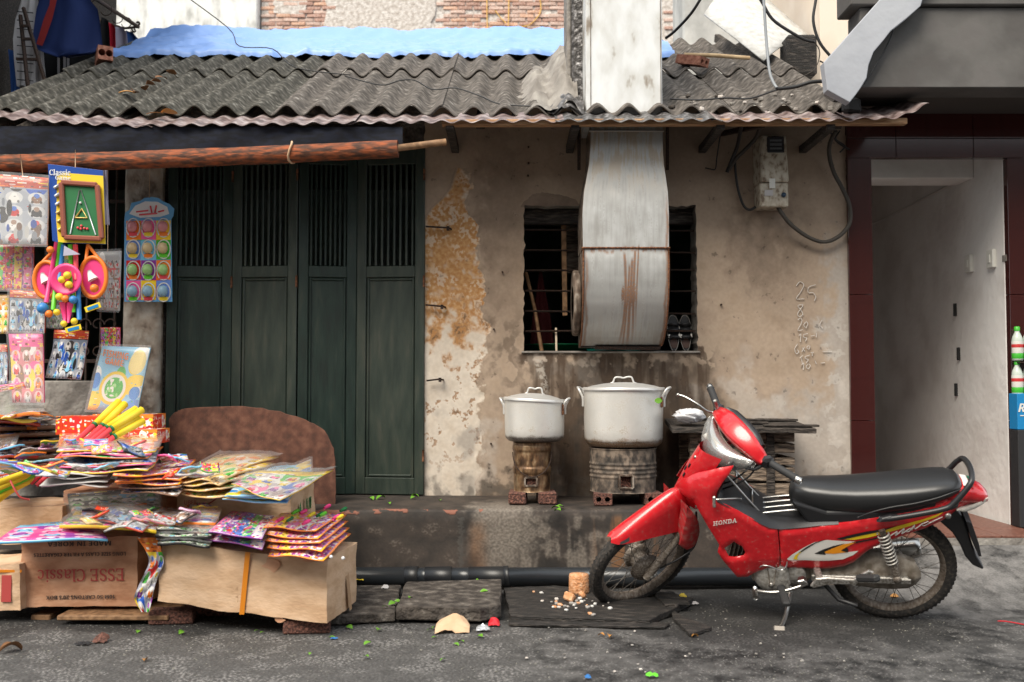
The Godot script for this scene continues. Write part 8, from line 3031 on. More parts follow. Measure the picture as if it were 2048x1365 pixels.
	lie("toy_pack", "magenta edged sheet lying on the lettered carton", "toy pack", "", [[40, 1050, 0.42], [190, 1046, 0.43], [215, 1076, 0.40], [-20, 1082, 0.40]], 0.012, 3, 0.008)
	lie("toy_pack", "clear wrinkled bag of pale prints lying across the lettered carton", "toy pack", "", [[150, 1022, 0.47], [310, 1016, 0.47], [312, 1062, 0.44], [118, 1048, 0.45]], 0.016, 10, 0.012, true)
	lie("toy_pack", "folded clear bag of colourful prints on the lettered carton", "toy pack", "", [[190, 1008, 0.49], [322, 1022, 0.485], [285, 1058, 0.46], [165, 1032, 0.475]], 0.01, 8, 0.012, true)
	# strip of sachets hanging between the two front cartons
	var rows: Array = []
	var cs: Array = curve([Vector3(292, 1076, 26), Vector3(306, 1100, 22), Vector3(312, 1125, 20), Vector3(302, 1150, 20), Vector3(292, 1175, 22), Vector3(286, 1198, 24), Vector3(290, 1225, 10)], 4)
	var uvs: Array = []
	for i in cs.size():
		var row: Array = []
		var ur: Array = []
		for k in 7:
			var u := k / 6.0 - 0.5
			var p: Vector3 = at(cs[i].x + u * cs[i].z * 1.5, cs[i].y, 1.56 + 0.012 * sin(u * 9.0 + i))
			row.append(p)
			ur.append(cell(15).position + cell(15).size * Vector2(k / 6.0 * 0.6, float(i) / cs.size()))
		rows.append(row)
		uvs.append(ur)
	s = S().smooth()
	s.grid(rows, uvs)
	single("sachet_strip", s, M.toy_print, "shiny strip of sachets hanging between the two front cartons", "sachets")
	# second row
	hang("toy_pack", "green and pink flower printed toy pack leaning on the rear box", "toy pack", [[135, 988], [318, 975], [322, 1018], [142, 1030]], 1.06, 0.006, 2, 0.01, true)
	for i in 5:
		lie("toy_pack", "curved yellow and green toy card in the pile on the rear box", "toy pack", "yellow and green toy cards", [[440 - 6 * i, 908 + 14 * i, 0.69 - 0.022 * i], [560 - 8 * i, 912 + 14 * i, 0.68 - 0.022 * i], [430 + 4 * i, 952 + 11 * i, 0.65 - 0.022 * i], [346 + 4 * i, 952 + 9 * i, 0.65 - 0.022 * i]], 0.006, 4, 0.014, i == 0)
	for i in 5:
		lie("toy_pack", "orange and purple toy card stacked in front of the red boxes", "toy pack", "orange and purple toy cards", [[240 + 3 * i, 928 + 10 * i, 0.68 - 0.02 * i], [392 - 3 * i, 920 + 12 * i, 0.68 - 0.02 * i], [362 - 2 * i, 948 + 10 * i, 0.66 - 0.02 * i], [225 + 4 * i, 954 + 7 * i, 0.66 - 0.02 * i]], 0.006, 0 if i < 3 else 11, 0.008)
	lie("toy_pack", "pale clear pack of small prints sticking out over the rear box", "toy pack", "", [[520, 946, 0.66], [666, 943, 0.66], [560, 1000, 0.61], [462, 968, 0.63]], 0.004, 10, 0.01, true)
	lie("toy_pack", "blue cornered pack in clear film under the pale pack", "toy pack", "", [[540, 938, 0.655], [622, 920, 0.66], [622, 948, 0.64], [520, 960, 0.63]], 0.004, 12, 0.01, true)
	for i in 3:
		lie("toy_pack", "flat blue and white pack at the bottom of the rear pile", "toy pack", "flat blue and white packs", [[470 - 6 * i, 974 + 5 * i, 0.60 - 0.014 * i], [590, 972 + 5 * i, 0.60 - 0.014 * i], [574, 994 + 5 * i, 0.585 - 0.014 * i], [452 - 4 * i, 988 + 5 * i, 0.585 - 0.014 * i]], 0.006, 12, 0.006)
	for i in 4:
		var q := [[100 + 6 * i, 932 + 9 * i, 0.69 - 0.02 * i], [230, 925 + 10 * i, 0.69 - 0.02 * i], [214, 946 + 9 * i, 0.67 - 0.02 * i], [70 + 4 * i, 950 + 8 * i, 0.67 - 0.02 * i]]
		var p: Array = []
		for c in q:
			p.append(on(c[0], c[1], c[2]))
		s = S().smooth()
		s.sheet(p[0], p[1], p[2], p[3], 0.004, 8, 6, waves(0.012, i * 1.9))
		single("blank_card", s, M.card_grey, "curling blank grey card back in the pile beside the yellow tubes", "card", "blank grey card backs")
	for i in 6:
		lie("toy_pack", "glossy many coloured flat pack in the heap before the red boxes", "toy pack", "glossy flat packs before the red boxes", [[130 + 14 * (i % 3), 880 + 9 * i, 0.79 - 0.018 * i], [326 - 6 * (i % 2), 872 + 9 * i, 0.80 - 0.018 * i], [310 - 8 * (i % 3), 898 + 9 * i, 0.77 - 0.018 * i], [112 + 10 * (i % 2), 902 + 8 * i, 0.77 - 0.018 * i]], 0.006, [10, 9, 15, 8, 9, 10][i], 0.012, i == 0)
	# red patterned cartons
	for q in [[128, 832, 250, 868, 0.64], [200, 828, 318, 862, 0.5], [135, 866, 262, 890, 0.66], [220, 858, 326, 886, 0.6]]:
		var a: Vector3 = at(q[0], q[1], q[4])
		var b: Vector3 = at(q[2], q[3], q[4])
		s = S()
		var cc := (a + b) * 0.5
		var sz := Vector3(b.x - a.x, a.y - b.y, 0.2)
		for f in [[Vector3(-1, 1, 1), Vector3(1, 1, 1), Vector3(1, -1, 1), Vector3(-1, -1, 1), Vector3(0, 0, 1)], [Vector3(-1, 1, -1), Vector3(1, 1, -1), Vector3(1, 1, 1), Vector3(-1, 1, 1), Vector3(0, 1, 0)], [Vector3(1, 1, 1), Vector3(1, 1, -1), Vector3(1, -1, -1), Vector3(1, -1, 1), Vector3(1, 0, 0)], [Vector3(-1, 1, -1), Vector3(-1, 1, 1), Vector3(-1, -1, 1), Vector3(-1, -1, -1), Vector3(-1, 0, 0)]]:
			var pp: Array = []
			for k in 4:
				pp.append(cc + f[k] * sz * 0.5)
			var r := cell(5)
			s.face(pp, f[4], [r.position + r.size * Vector2(0.03, 0.4), r.position + r.size * Vector2(0.97, 0.4), r.position + r.size * Vector2(0.97, 0.7), r.position + r.size * Vector2(0.03, 0.7)])
		single("toy_carton", s, M.toy_print, "red and orange patterned carton stacked below the fishing toy", "carton", "red patterned cartons")
	# brown edged boxes on the left
	for i in 7:
		lie("toy_pack", "dark boxed toy with a brown card edge in the left stack", "toy pack", "brown edged boxed toys", [[10 + 5 * (i % 3), 836 + 14 * i, 0.86 - 0.04 * i], [128 - 4 * (i % 2), 832 + 14 * i, 0.86 - 0.04 * i], [126 - 3 * (i % 3), 850 + 15 * i, 0.84 - 0.04 * i], [-30, 856 + 15 * i, 0.84 - 0.04 * i]], 0.022, 11, 0.004)
	for i in 6:
		var p: Array = []
		for c in [[24 + 8 * (i % 2), 846 + 16 * i], [122, 842 + 16 * i]]:
			p.append(on(c[0], c[1], 0.85 - 0.045 * i))
		s = S()
		s.bar(p[0] + Vector3(0, 0, 0.03), p[1] + Vector3(0, 0, 0.03), 0.02, 0.008, 0.001)
		single("card_tray", s, M.cardboard_red, "brown card tray edge in the left stack of boxed toys", "card tray", "brown card trays")
	for i in 6:
		lie("toy_bag", "glossy plastic bag of small toys in the heap at the wall end", "toy bag", "glossy toy bags at the wall end", [[-20 + 8 * (i % 2), 778 + 12 * i, 0.98 - 0.03 * i], [70 + 8 * (i % 3), 790 + 11 * i, 0.96 - 0.03 * i], [80 - 6 * (i % 2), 826 + 9 * i, 0.93 - 0.03 * i], [-40, 822 + 10 * i, 0.93 - 0.03 * i]], 0.02, [15, 10, 8, 15, 2, 8][i], 0.016, i < 3)
	for i in 5:
		lie("toy_bag", "dark clear bag of bluish toys low in the left heap", "toy bag", "bluish toy bags in the left heap", [[-30, 868 + 14 * i, 0.78 - 0.03 * i], [42 + 3 * i, 868 + 15 * i, 0.78 - 0.03 * i], [30, 896 + 15 * i, 0.75 - 0.03 * i], [-40, 900 + 15 * i, 0.75 - 0.03 * i]], 0.014, 8 if i % 2 else 11, 0.014, i < 2)
	# yellow foam tubes with red handles
	for q in [[[60, 968], [188, 850], [238, 803]], [[72, 972], [204, 852], [250, 808]], [[84, 962], [212, 856], [272, 818]], [[98, 958], [222, 858], [284, 820]], [[108, 962], [228, 874], [286, 842]], [[92, 966], [218, 868], [276, 836]]]:
		var p: Array = []
		for k in 3:
			p.append(at(q[k][0], q[k][1], [1.16, 1.0, 0.88][k]))
		var t := thing("foam_sword", "yellow foam tube with a red handle in the bundle before the fishing toy", "toy tube", Vector3.ZERO, "yellow and red foam tubes")
		s = S().smooth()
		s.tube([p[0], p[1]], [0.011, 0.014], 10)
		part("handle", s, M.toy_red, t)
		s = S().smooth()
		var d: Vector3 = (p[2] - p[1]).normalized()
		s.tube([p[1], p[1].lerp(p[2], 0.5), p[2], p[2] + d * 0.005], [0.015, 0.018, 0.019, 0.013], 12)
		part("blade", s, M.toy_yellow, t)
		s = S().smooth()
		s.tube([p[1] - d * 0.006, p[1] + d * 0.008], 0.0165, 10)
		part("collar", s, M.toy_darkgreen, t)
	for i in 5:
		s = S().smooth()
		s.tube([at(-20, 1012 - 10 * i + 4 * (i % 2), 1.3), at(20 + 8 * i, 982 - 9 * i, 1.22), at(66 + 3 * (i % 3), 958 - 6 * i + 5 * (i % 2), 1.14)], 0.016, 10)
		single("foam_tube", s, M.toy_green if i == 2 else M.toy_yellow, "bright foam tube in the rubber-banded bundle on the left box", "toy tube", "banded foam tubes")
	s = S().smooth()
	s.tube(curve([at(20, 962, 1.28), at(28, 978, 1.3), at(40, 995, 1.3), at(58, 1000, 1.28)], 5), 0.005, 6)
	single("rubber_band", s, M.ink_red, "red rubber band around the lower foam tubes", "rubber band")

func loose_packs() -> void:
	# small sachets lying every way over the heaps: px range, py range, height
	prng.seed = 11
	for h in [[-10, 120, 800, 840, 0.9, 14], [-10, 110, 880, 940, 0.74, 12], [140, 320, 868, 900, 0.81, 10], [60, 230, 920, 960, 0.71, 8], [230, 460, 915, 950, 0.71, 8], [130, 300, 1010, 1050, 0.5, 9], [320, 450, 1012, 1040, 0.49, 6]]:
		for i in h[5]:
			var p: Vector3 = on(prng.randf_range(h[0], h[1]), prng.randf_range(h[2], h[3]), h[4] + prng.randf_range(-0.02, 0.02))
			var b := Basis.from_euler(Vector3(prng.randf_range(-0.1, 0.5), prng.randf() * TAU, prng.randf_range(-0.3, 0.3)))
			var sx := prng.randf_range(0.03, 0.07)
			var sz := prng.randf_range(0.025, 0.05)
			var k := prng.randi() % 16
			var r := cell(k)
			r = Rect2(r.position + r.size * Vector2(prng.randf() * 0.5, prng.randf() * 0.5), r.size * 0.45)
			var s := S().smooth()
			s.sheet(p + b * Vector3(-sx, 0, -sz), p + b * Vector3(sx, 0, -sz), p + b * Vector3(sx, 0, sz), p + b * Vector3(-sx, 0, sz), 0.008, 6, 4, waves(0.006, i * 1.3 + p.x), r)
			single("toy_sachet", s, M.toy_print, "small glossy sachet tossed on the heaped toy packs", "sachet", "loose sachets on the toy heap")

func hanging() -> void:
	loose_packs()
	# rolled awning with a dark sheet above it
	var aw := thing("rolled_awning", "rolled rust orange awning hanging under the eave above the toys", "awning")
	var s := S().smooth()
	var path: Array = []
	var rr: Array = []
	var sag := noise(0.7, 3, 141)
	for i in 29:
		var t := i / 28.0
		path.append(at(lerpf(-160, 796, t), lerpf(333, 298, t) + 3.0 * sin(t * PI), 0.66))
		rr.append((0.051 - 0.003 * t) * (1.0 + 0.05 * sag.get_noise_1d(t * 9.0)))
	s.tube(path, rr, 16)
	part("roll", s, M.roller, aw)
	s = S().smooth()
	s.tube([at(790, 297, 0.66), at(892, 284, 0.62)], 0.019, 12)
	part("pole", s, M.stick_wood, aw)
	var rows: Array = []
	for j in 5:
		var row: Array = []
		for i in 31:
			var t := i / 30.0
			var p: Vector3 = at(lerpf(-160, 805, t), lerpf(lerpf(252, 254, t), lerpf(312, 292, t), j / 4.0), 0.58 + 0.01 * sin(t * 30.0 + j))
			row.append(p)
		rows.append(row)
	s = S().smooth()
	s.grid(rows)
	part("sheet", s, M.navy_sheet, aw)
	s = S().smooth()
	var ring: Array = []
	for k in 13:
		var a := TAU * k / 12.0
		ring.append(at(583, 305, 0.66) + Vector3(0.01 * sin(a * 2.0), cos(a) * 0.058, sin(a) * 0.058))
	s.tube(ring, 0.006, 5)
	part("tie", s, M.cardboard, aw)
	var z := 0.75
	# billiard game card
	var g := thing("game_card", "blue and yellow hanging card with a green toy billiard table", "toy card")
	mat("card_blue", lin(0.01, 0.06, 0.3), 0.35)
	mat("card_yellow", lin(0.78, 0.55, 0.03), 0.35)
	var out := func(pts: Array, zz: float) -> Array:
		var r: Array = []
		for q in pts:
			var p: Vector3 = at(q[0], q[1], zz)
			r.append(Vector2(p.x, p.y))
		return r
	s = S()
	s.slab(out.call([[95, 328], [205, 341], [211, 489], [116, 486], [104, 482]], z), z - 0.004, z, 0.001)
	part("card", s, M.card_blue, g)
	s = S()
	s.slab(out.call([[114, 352], [128, 346], [206, 352], [211, 488], [116, 485], [112, 440]], z), z, z + 0.002, 0.0)
	part("yellow_print", s, M.card_yellow, g)
	print_text(g, "Classic", at(98, 345, z + 0.004), at(140, 346, z + 0.004), 0.03, "Droid Serif", 700, M.toy_white)
	print_text(g, "Game", at(110, 355, z + 0.006), at(140, 357, z + 0.006), 0.024, "Droid Serif", 700, M.toy_white)
	var fr := [[122, 365], [194, 370], [203, 478], [128, 475]]
	for k in 4:
		s = S()
		s.bar(at(fr[k][0], fr[k][1], z + 0.016), at(fr[(k + 1) % 4][0], fr[(k + 1) % 4][1], z + 0.016), 0.026, 0.024, 0.006, Vector3.BACK)
		part("cushion", s, M.toy_brown, g)
	s = S()
	s.slab(out.call([[124, 367], [193, 372], [201, 476], [130, 473]], z), z + 0.002, z + 0.01, 0.0)
	part("baize", s, M.toy_darkgreen, g)
	for q in [[158, 380, 140, 468], [161, 380, 191, 470]]:
		s = S().smooth()
		s.tube([at(q[0], q[1], z + 0.014), at(q[2], q[3], z + 0.014)], [0.0025, 0.004], 6)
		part("cue", s, M.toy_silver, g)
	s = S().smooth()
	s.tube([at(150, 436, z + 0.014), at(163, 418, z + 0.014), at(174, 436, z + 0.014), at(150, 436, z + 0.014)], 0.0045, 6, false)
	part("triangle", s, M.toy_gold, g)
	for q in [[160, 406, 0], [155, 456, 1], [162, 452, 1], [168, 457, 1], [161, 458, 1], [174, 458, 1]]:
		s = S().smooth()
		s.lathe([Vector2(0.0, 0.007), Vector2(0.005, 0.005), Vector2(0.007, 0.0), Vector2(0.005, -0.005), Vector2(0.0, -0.007)], 10, at(q[0], q[1], z + 0.015))
		part("ball", s, M.toy_white if q[2] == 0 else M.toy_red, g)
	for k in 6:
		s = S().smooth()
		var p: Vector3 = at(108 + 1.5 * k, 376 + 17 * k, z + 0.01)
		s.tube([p, p + Vector3(0.03, 0.018, 0)], 0.009, 8)
		part("chalk", s, M.toy_silver if k < 3 else M.toy_gold, g)
	# racket and ball set
	var b := thing("racket_set", "hanging bag of orange toy rackets, clubs and yellow balls", "toy set")
	for q in [[186, 555, 26, 40, 175, 490, 0.1], [92, 560, 24, 36, 118, 490, 0.0]]:
		s = S().smooth()
		ring = []
		for k in 29:
			var a := TAU * k / 28.0
			ring.append(at(q[0] + cos(a) * q[2], q[1] + sin(a) * q[3], z - 0.02))
		s.tube(ring, 0.012, 8, false)
		var r := part("racket", s, M.toy_orange, b)
		for k in 2:
			s = S().smooth()
			s.tube([at(q[0] - 15 + 30 * k, q[1] - q[3] + 8, z - 0.02), at(q[4], q[5], z - 0.02)], 0.009, 8)
			part("shaft", s, M.toy_orange, r)
		s = S()
		var face: Array = []
		for k in 24:
			var a := TAU * k / 24.0
			var p: Vector3 = at(q[0] + cos(a) * (q[2] - 2), q[1] + sin(a) * (q[3] - 2), z - 0.02)
			face.append(Vector2(p.x, p.y))
		s.slab(face, z - 0.023, z - 0.02, 0.0)
		part("face", s, M.toy_pink, r)
		s = S().smooth()
		var c: Vector3 = at(q[0] - 8, q[1] - 14, z - 0.005)
		s.tube([c, c + Vector3(0.004, -0.016, 0), c + Vector3(0.022, -0.05, 0)], [0.009, 0.014, 0.027], 12)
		part("shuttlecock", s, M.toy_white, r)
	for q in [[113, 485, 92, 605, M.toy_pink], [120, 485, 106, 620, M.toy_green], [126, 490, 118, 560, M.toy_blue], [140, 490, 146, 625, M.toy_green], [150, 490, 152, 560, M.toy_red], [155, 560, 158, 640, M.toy_blue]]:
		s = S().smooth()
		s.tube([at(q[0], q[1], z + 0.01), at(q[2], q[3], z + 0.02)], 0.0125, 10)
		part("club_shaft", s, q[4], b)
	for q in [[85, 617, M.toy_blue, 0.03], [97, 628, M.toy_orange, 0.02], [113, 625, M.toy_yellow, 0.018], [100, 500, M.toy_orange, 0.019], [188, 577, M.toy_orange, 0.0225], [123, 560, M.toy_yellow, 0.019], [134, 551, M.toy_yellow, 0.02], [137, 570, M.toy_yellow, 0.02], [148, 643, M.toy_yellow, 0.018], [127, 648, M.toy_yellow, 0.017], [118, 594, M.toy_yellow, 0.02], [130, 598, M.toy_orange, 0.02], [146, 600, M.toy_blue, 0.022]]:
		s = S().smooth()
		var prof: Array = []
		for k in 9:
			var a := PI * k / 8.0
			prof.append(Vector2(sin(a) * q[3], cos(a) * q[3]))
		s.lathe(prof, 14, at(q[0], q[1], z + 0.045))
		part("ball", s, q[2], b)
	s = S().smooth()
	s.lathe([Vector2(0.0, -0.006), Vector2(0.045, -0.006), Vector2(0.062, 0.0), Vector2(0.082, 0.012), Vector2(0.085, 0.02), Vector2(0.07, 0.02), Vector2(0.05, 0.006), Vector2(0.0, 0.004)], 26, at(134, 560, z + 0.02), Basis(Vector3.RIGHT, PI / 2))
	part("scoop", s, M.toy_pink, b)
	s = S()
	s.slab(out.call([[128, 492], [160, 509], [126, 512]], z + 0.05), z + 0.048, z + 0.052, 0.0)
	part("flag", s, M.cloth_lilac, b)
	s = S().smooth()
	s.tube([at(125, 605, z + 0.03), at(130, 650, z + 0.03)], [0.02, 0.006], 8)
	part("spike", s, M.toy_pink, b)
	s = S().smooth()
	s.tube([at(140, 605, z + 0.03), at(136, 646, z + 0.03)], [0.02, 0.006], 8)
	part("spike", s, M.toy_pink, b)
	for q in [[146, 658, -0.25], [185, 615, -0.35]]:
		s = S()
		s.box(at(q[0], q[1], z + 0.05), Vector3(0.085, 0.03, 0.004), 0.001, Basis(Vector3.BACK, -q[2]))
		part("price_tag", s, M.toy_yellow, b)
		s = S()
		s.box(at(q[0], q[1], z + 0.0535), Vector3(0.06, 0.016, 0.003), 0.0, Basis(Vector3.BACK, -q[2]))
		part("tag_print", s, M.drink_blue, b)
	s = S().smooth()
	s.tube([at(160, 420, z - 0.01), at(150, 490, z - 0.01), at(140, 510, z - 0.01)], 0.003, 5)
	part("string", s, M.cloth_white, b)
	# egg card with a cloud shaped head
	var e := thing("egg_card", "blue cloud topped card with rows of small plastic eggs on the plaster pier", "toy card")
	var ez := 0.09
	var cl: Array = []
	for q in [[248, 604], [248, 440], [250, 425], [258, 420], [262, 406], [280, 402], [288, 396], [302, 394], [316, 396], [326, 403], [338, 408], [348, 418], [346, 432], [342, 438], [344, 604]]:
		cl.append(q)
	s = S()
	s.slab(out.call(cl, ez), ez - 0.004, ez, 0.001)
	mat("card_sky", lin(0.12, 0.35, 0.62), 0.35)
	part("card", s, M.card_sky, e)
	s = S()
	s.slab(out.call([[258, 428], [270, 412], [290, 403], [315, 404], [334, 414], [338, 428], [320, 434], [280, 436]], ez), ez, ez + 0.0015, 0.0)
	part("cloud_print", s, M.toy_white, e)
	for q in [[272, 424, 296, 421], [278, 430, 314, 427], [300, 412, 303, 426], [312, 411, 309, 426], [316, 424, 328, 421]]:
		s = S().smooth()
		s.tube([at(q[0], q[1], ez + 0.003), at(q[2], q[3], ez + 0.003)], 0.005, 5)
		part("red_mark", s, M.toy_red, e)
	var rct := cell(13)
	s = S()
	s.sheet(at(252, 442, ez + 0.001), at(341, 441, ez + 0.001), at(341, 600, ez + 0.001), at(252, 601, ez + 0.001), 0.0, 1, 1, null, rct)
	part("print", s, M.toy_print, e)
	mat("egg_pink", lin(0.65, 0.25, 0.27), 0.3)
	mat("egg_cream", lin(0.66, 0.5, 0.28), 0.3)
	mat("egg_green", lin(0.35, 0.6, 0.22), 0.3)
	mat("egg_blue", lin(0.28, 0.46, 0.6), 0.3)
	for r in 4:
		for c in 3:
			var p: Vector3 = at(265 + 30.5 * c, 454 + 43 * r, ez)
			s = S().smooth()
			s.lathe([Vector2(0.0, 0.036), Vector2(0.02, 0.028), Vector2(0.029, 0.008), Vector2(0.028, -0.012), Vector2(0.018, -0.028), Vector2(0.0, -0.034)], 16, p + Vector3(0, 0, 0.008))
			part("egg", s, [M.egg_pink, M.egg_cream, M.egg_green, M.egg_blue][r], e)
			s = S().smooth()
			ring = []
			for k in 17:
				var a := TAU * k / 16.0
				ring.append(p + Vector3(cos(a) * 0.04 + 0.004, sin(a) * 0.056 - 0.006, 0.003))
			s.tube(ring, 0.004, 5, false)
			part("blister_edge", s, M.toy_white, e)
			s = S()
			s.box(p + Vector3(0.004, -0.045, 0.004), Vector3(0.05, 0.022, 0.006), 0.001)
			part("toy_bits", s, [M.toy_red, M.toy_yellow, M.toy_orange, M.toy_green][(r + c) % 4], e)
	# other cards
	hang("toy_card", "blister card of grey model planes with a red and orange head", "toy card", [[-40, 346], [96, 356], [92, 490], [-40, 488]], z, 0.02, 6, 0.004, true)
	hang("toy_card", "purple and green card of small figures below the model plane card", "toy card", [[-30, 488], [66, 490], [64, 582], [-30, 580]], z - 0.12, 0.012, 7, 0.004, true)
	hang("toy_card", "small blister card of silver robots below the purple card", "toy card", [[20, 580], [90, 584], [88, 666], [18, 664]], z - 0.1, 0.012, 8, 0.005, true)
	hang("toy_card", "long pink card of doll sets hanging above the toy heap", "toy card", [[16, 668], [84, 668], [88, 806], [24, 806]], z - 0.1, 0.01, 9, 0.008, true)
	hang("toy_card", "bent glossy sheet of silver robots before the iron grille", "toy card", [[108, 660], [175, 662], [160, 760], [89, 756]], z - 0.15, 0.003, 8, 0.02, false)
	hang("toy_card", "grey card with a grid of tiny toys behind the orange rackets", "toy card", [[190, 504], [242, 502], [238, 622], [196, 620]], z - 0.3, 0.008, 14, 0.004, true)
	hang("toy_card", "small purple card with yellow lettering before the iron grille", "toy card", [[200, 655], [240, 655], [240, 704], [202, 704]], z - 0.3, 0.006, 7, 0.003)
	hang("toy_card", "orange edged thin card at the wall end", "toy card", [[-30, 590], [18, 590], [16, 668], [-30, 668]], z - 0.14, 0.006, 4, 0.004)
	hang("toy_card", "silver wrapped card low at the wall end", "toy card", [[-30, 690], [14, 690], [16, 770], [-30, 772]], z - 0.12, 0.006, 8, 0.008, true)
	hang("toy_card", "pale blister card of small cars behind the long foam clubs", "toy card", [[96, 500], [150, 502], [150, 596], [96, 594]], z - 0.16, 0.01, 10, 0.004, true)
	hang("toy_card", "narrow green card of figures beside the silver robots", "toy card", [[92, 600], [128, 600], [126, 656], [92, 656]], z - 0.16, 0.008, 2, 0.004, true)
	hang("toy_card", "orange string card above the bagged toys", "toy card", [[-30, 775], [46, 765], [50, 776], [-30, 790]], z - 0.02, 0.006, 9, 0.004)
	s = S().smooth()
	var rows2: Array = []
	for q in [[335, 204, 214], [400, 205, 216], [450, 206, 219]]:
		var row: Array = []
		for i in 6:
			row.append(at(lerpf(q[1], q[2], i / 5.0), q[0], z - 0.2 + 0.01 * sin(i * 2.0)))
		rows2.append(row)
	s.grid(rows2)
	single("hanging_rag", s, M.cloth_lilac, "grey rag hanging behind the billiard game card", "cloth")
	# fishing toy
	var f := hang("toy_card", "light blue fishing toy card leaning above the red cartons", "toy card", [[205, 692], [300, 696], [272, 824], [174, 820]], z - 0.2, 0.02, 12, 0.006, true)
	print_text(f, "FISHING", at(206, 706, z - 0.19), at(256, 714, z - 0.19), 0.038, "Droid Sans", 800, M.toy_orange)
	print_text(f, "GAME", at(210, 722, z - 0.19), at(246, 728, z - 0.19), 0.034, "Droid Sans", 800, M.toy_orange)
	# strings the cards hang from
	for q in [[150, 300, 150, 335], [40, 310, 45, 352], [300, 310, 298, 396], [215, 330, 215, 503]]:
		s = S().smooth()
		s.tube([at(q[0], q[1], z if q[0] < 200 else 0.1 if q[0] > 280 else z - 0.3), at(q[2], q[3], z if q[0] < 200 else 0.09 if q[0] > 280 else z - 0.3)], 0.002, 4)
		single("hanging_string", s, M.cardboard, "thin string holding a toy card", "string", "strings holding the toy cards")
	s = S().smooth()
	s.tube([at(-160, 338, z - 0.05), at(260, 322, z - 0.1)], 0.012, 8)
	single("hanging_pole", s, M.stick_wood, "bamboo pole under the awning from which the toys hang", "pole")

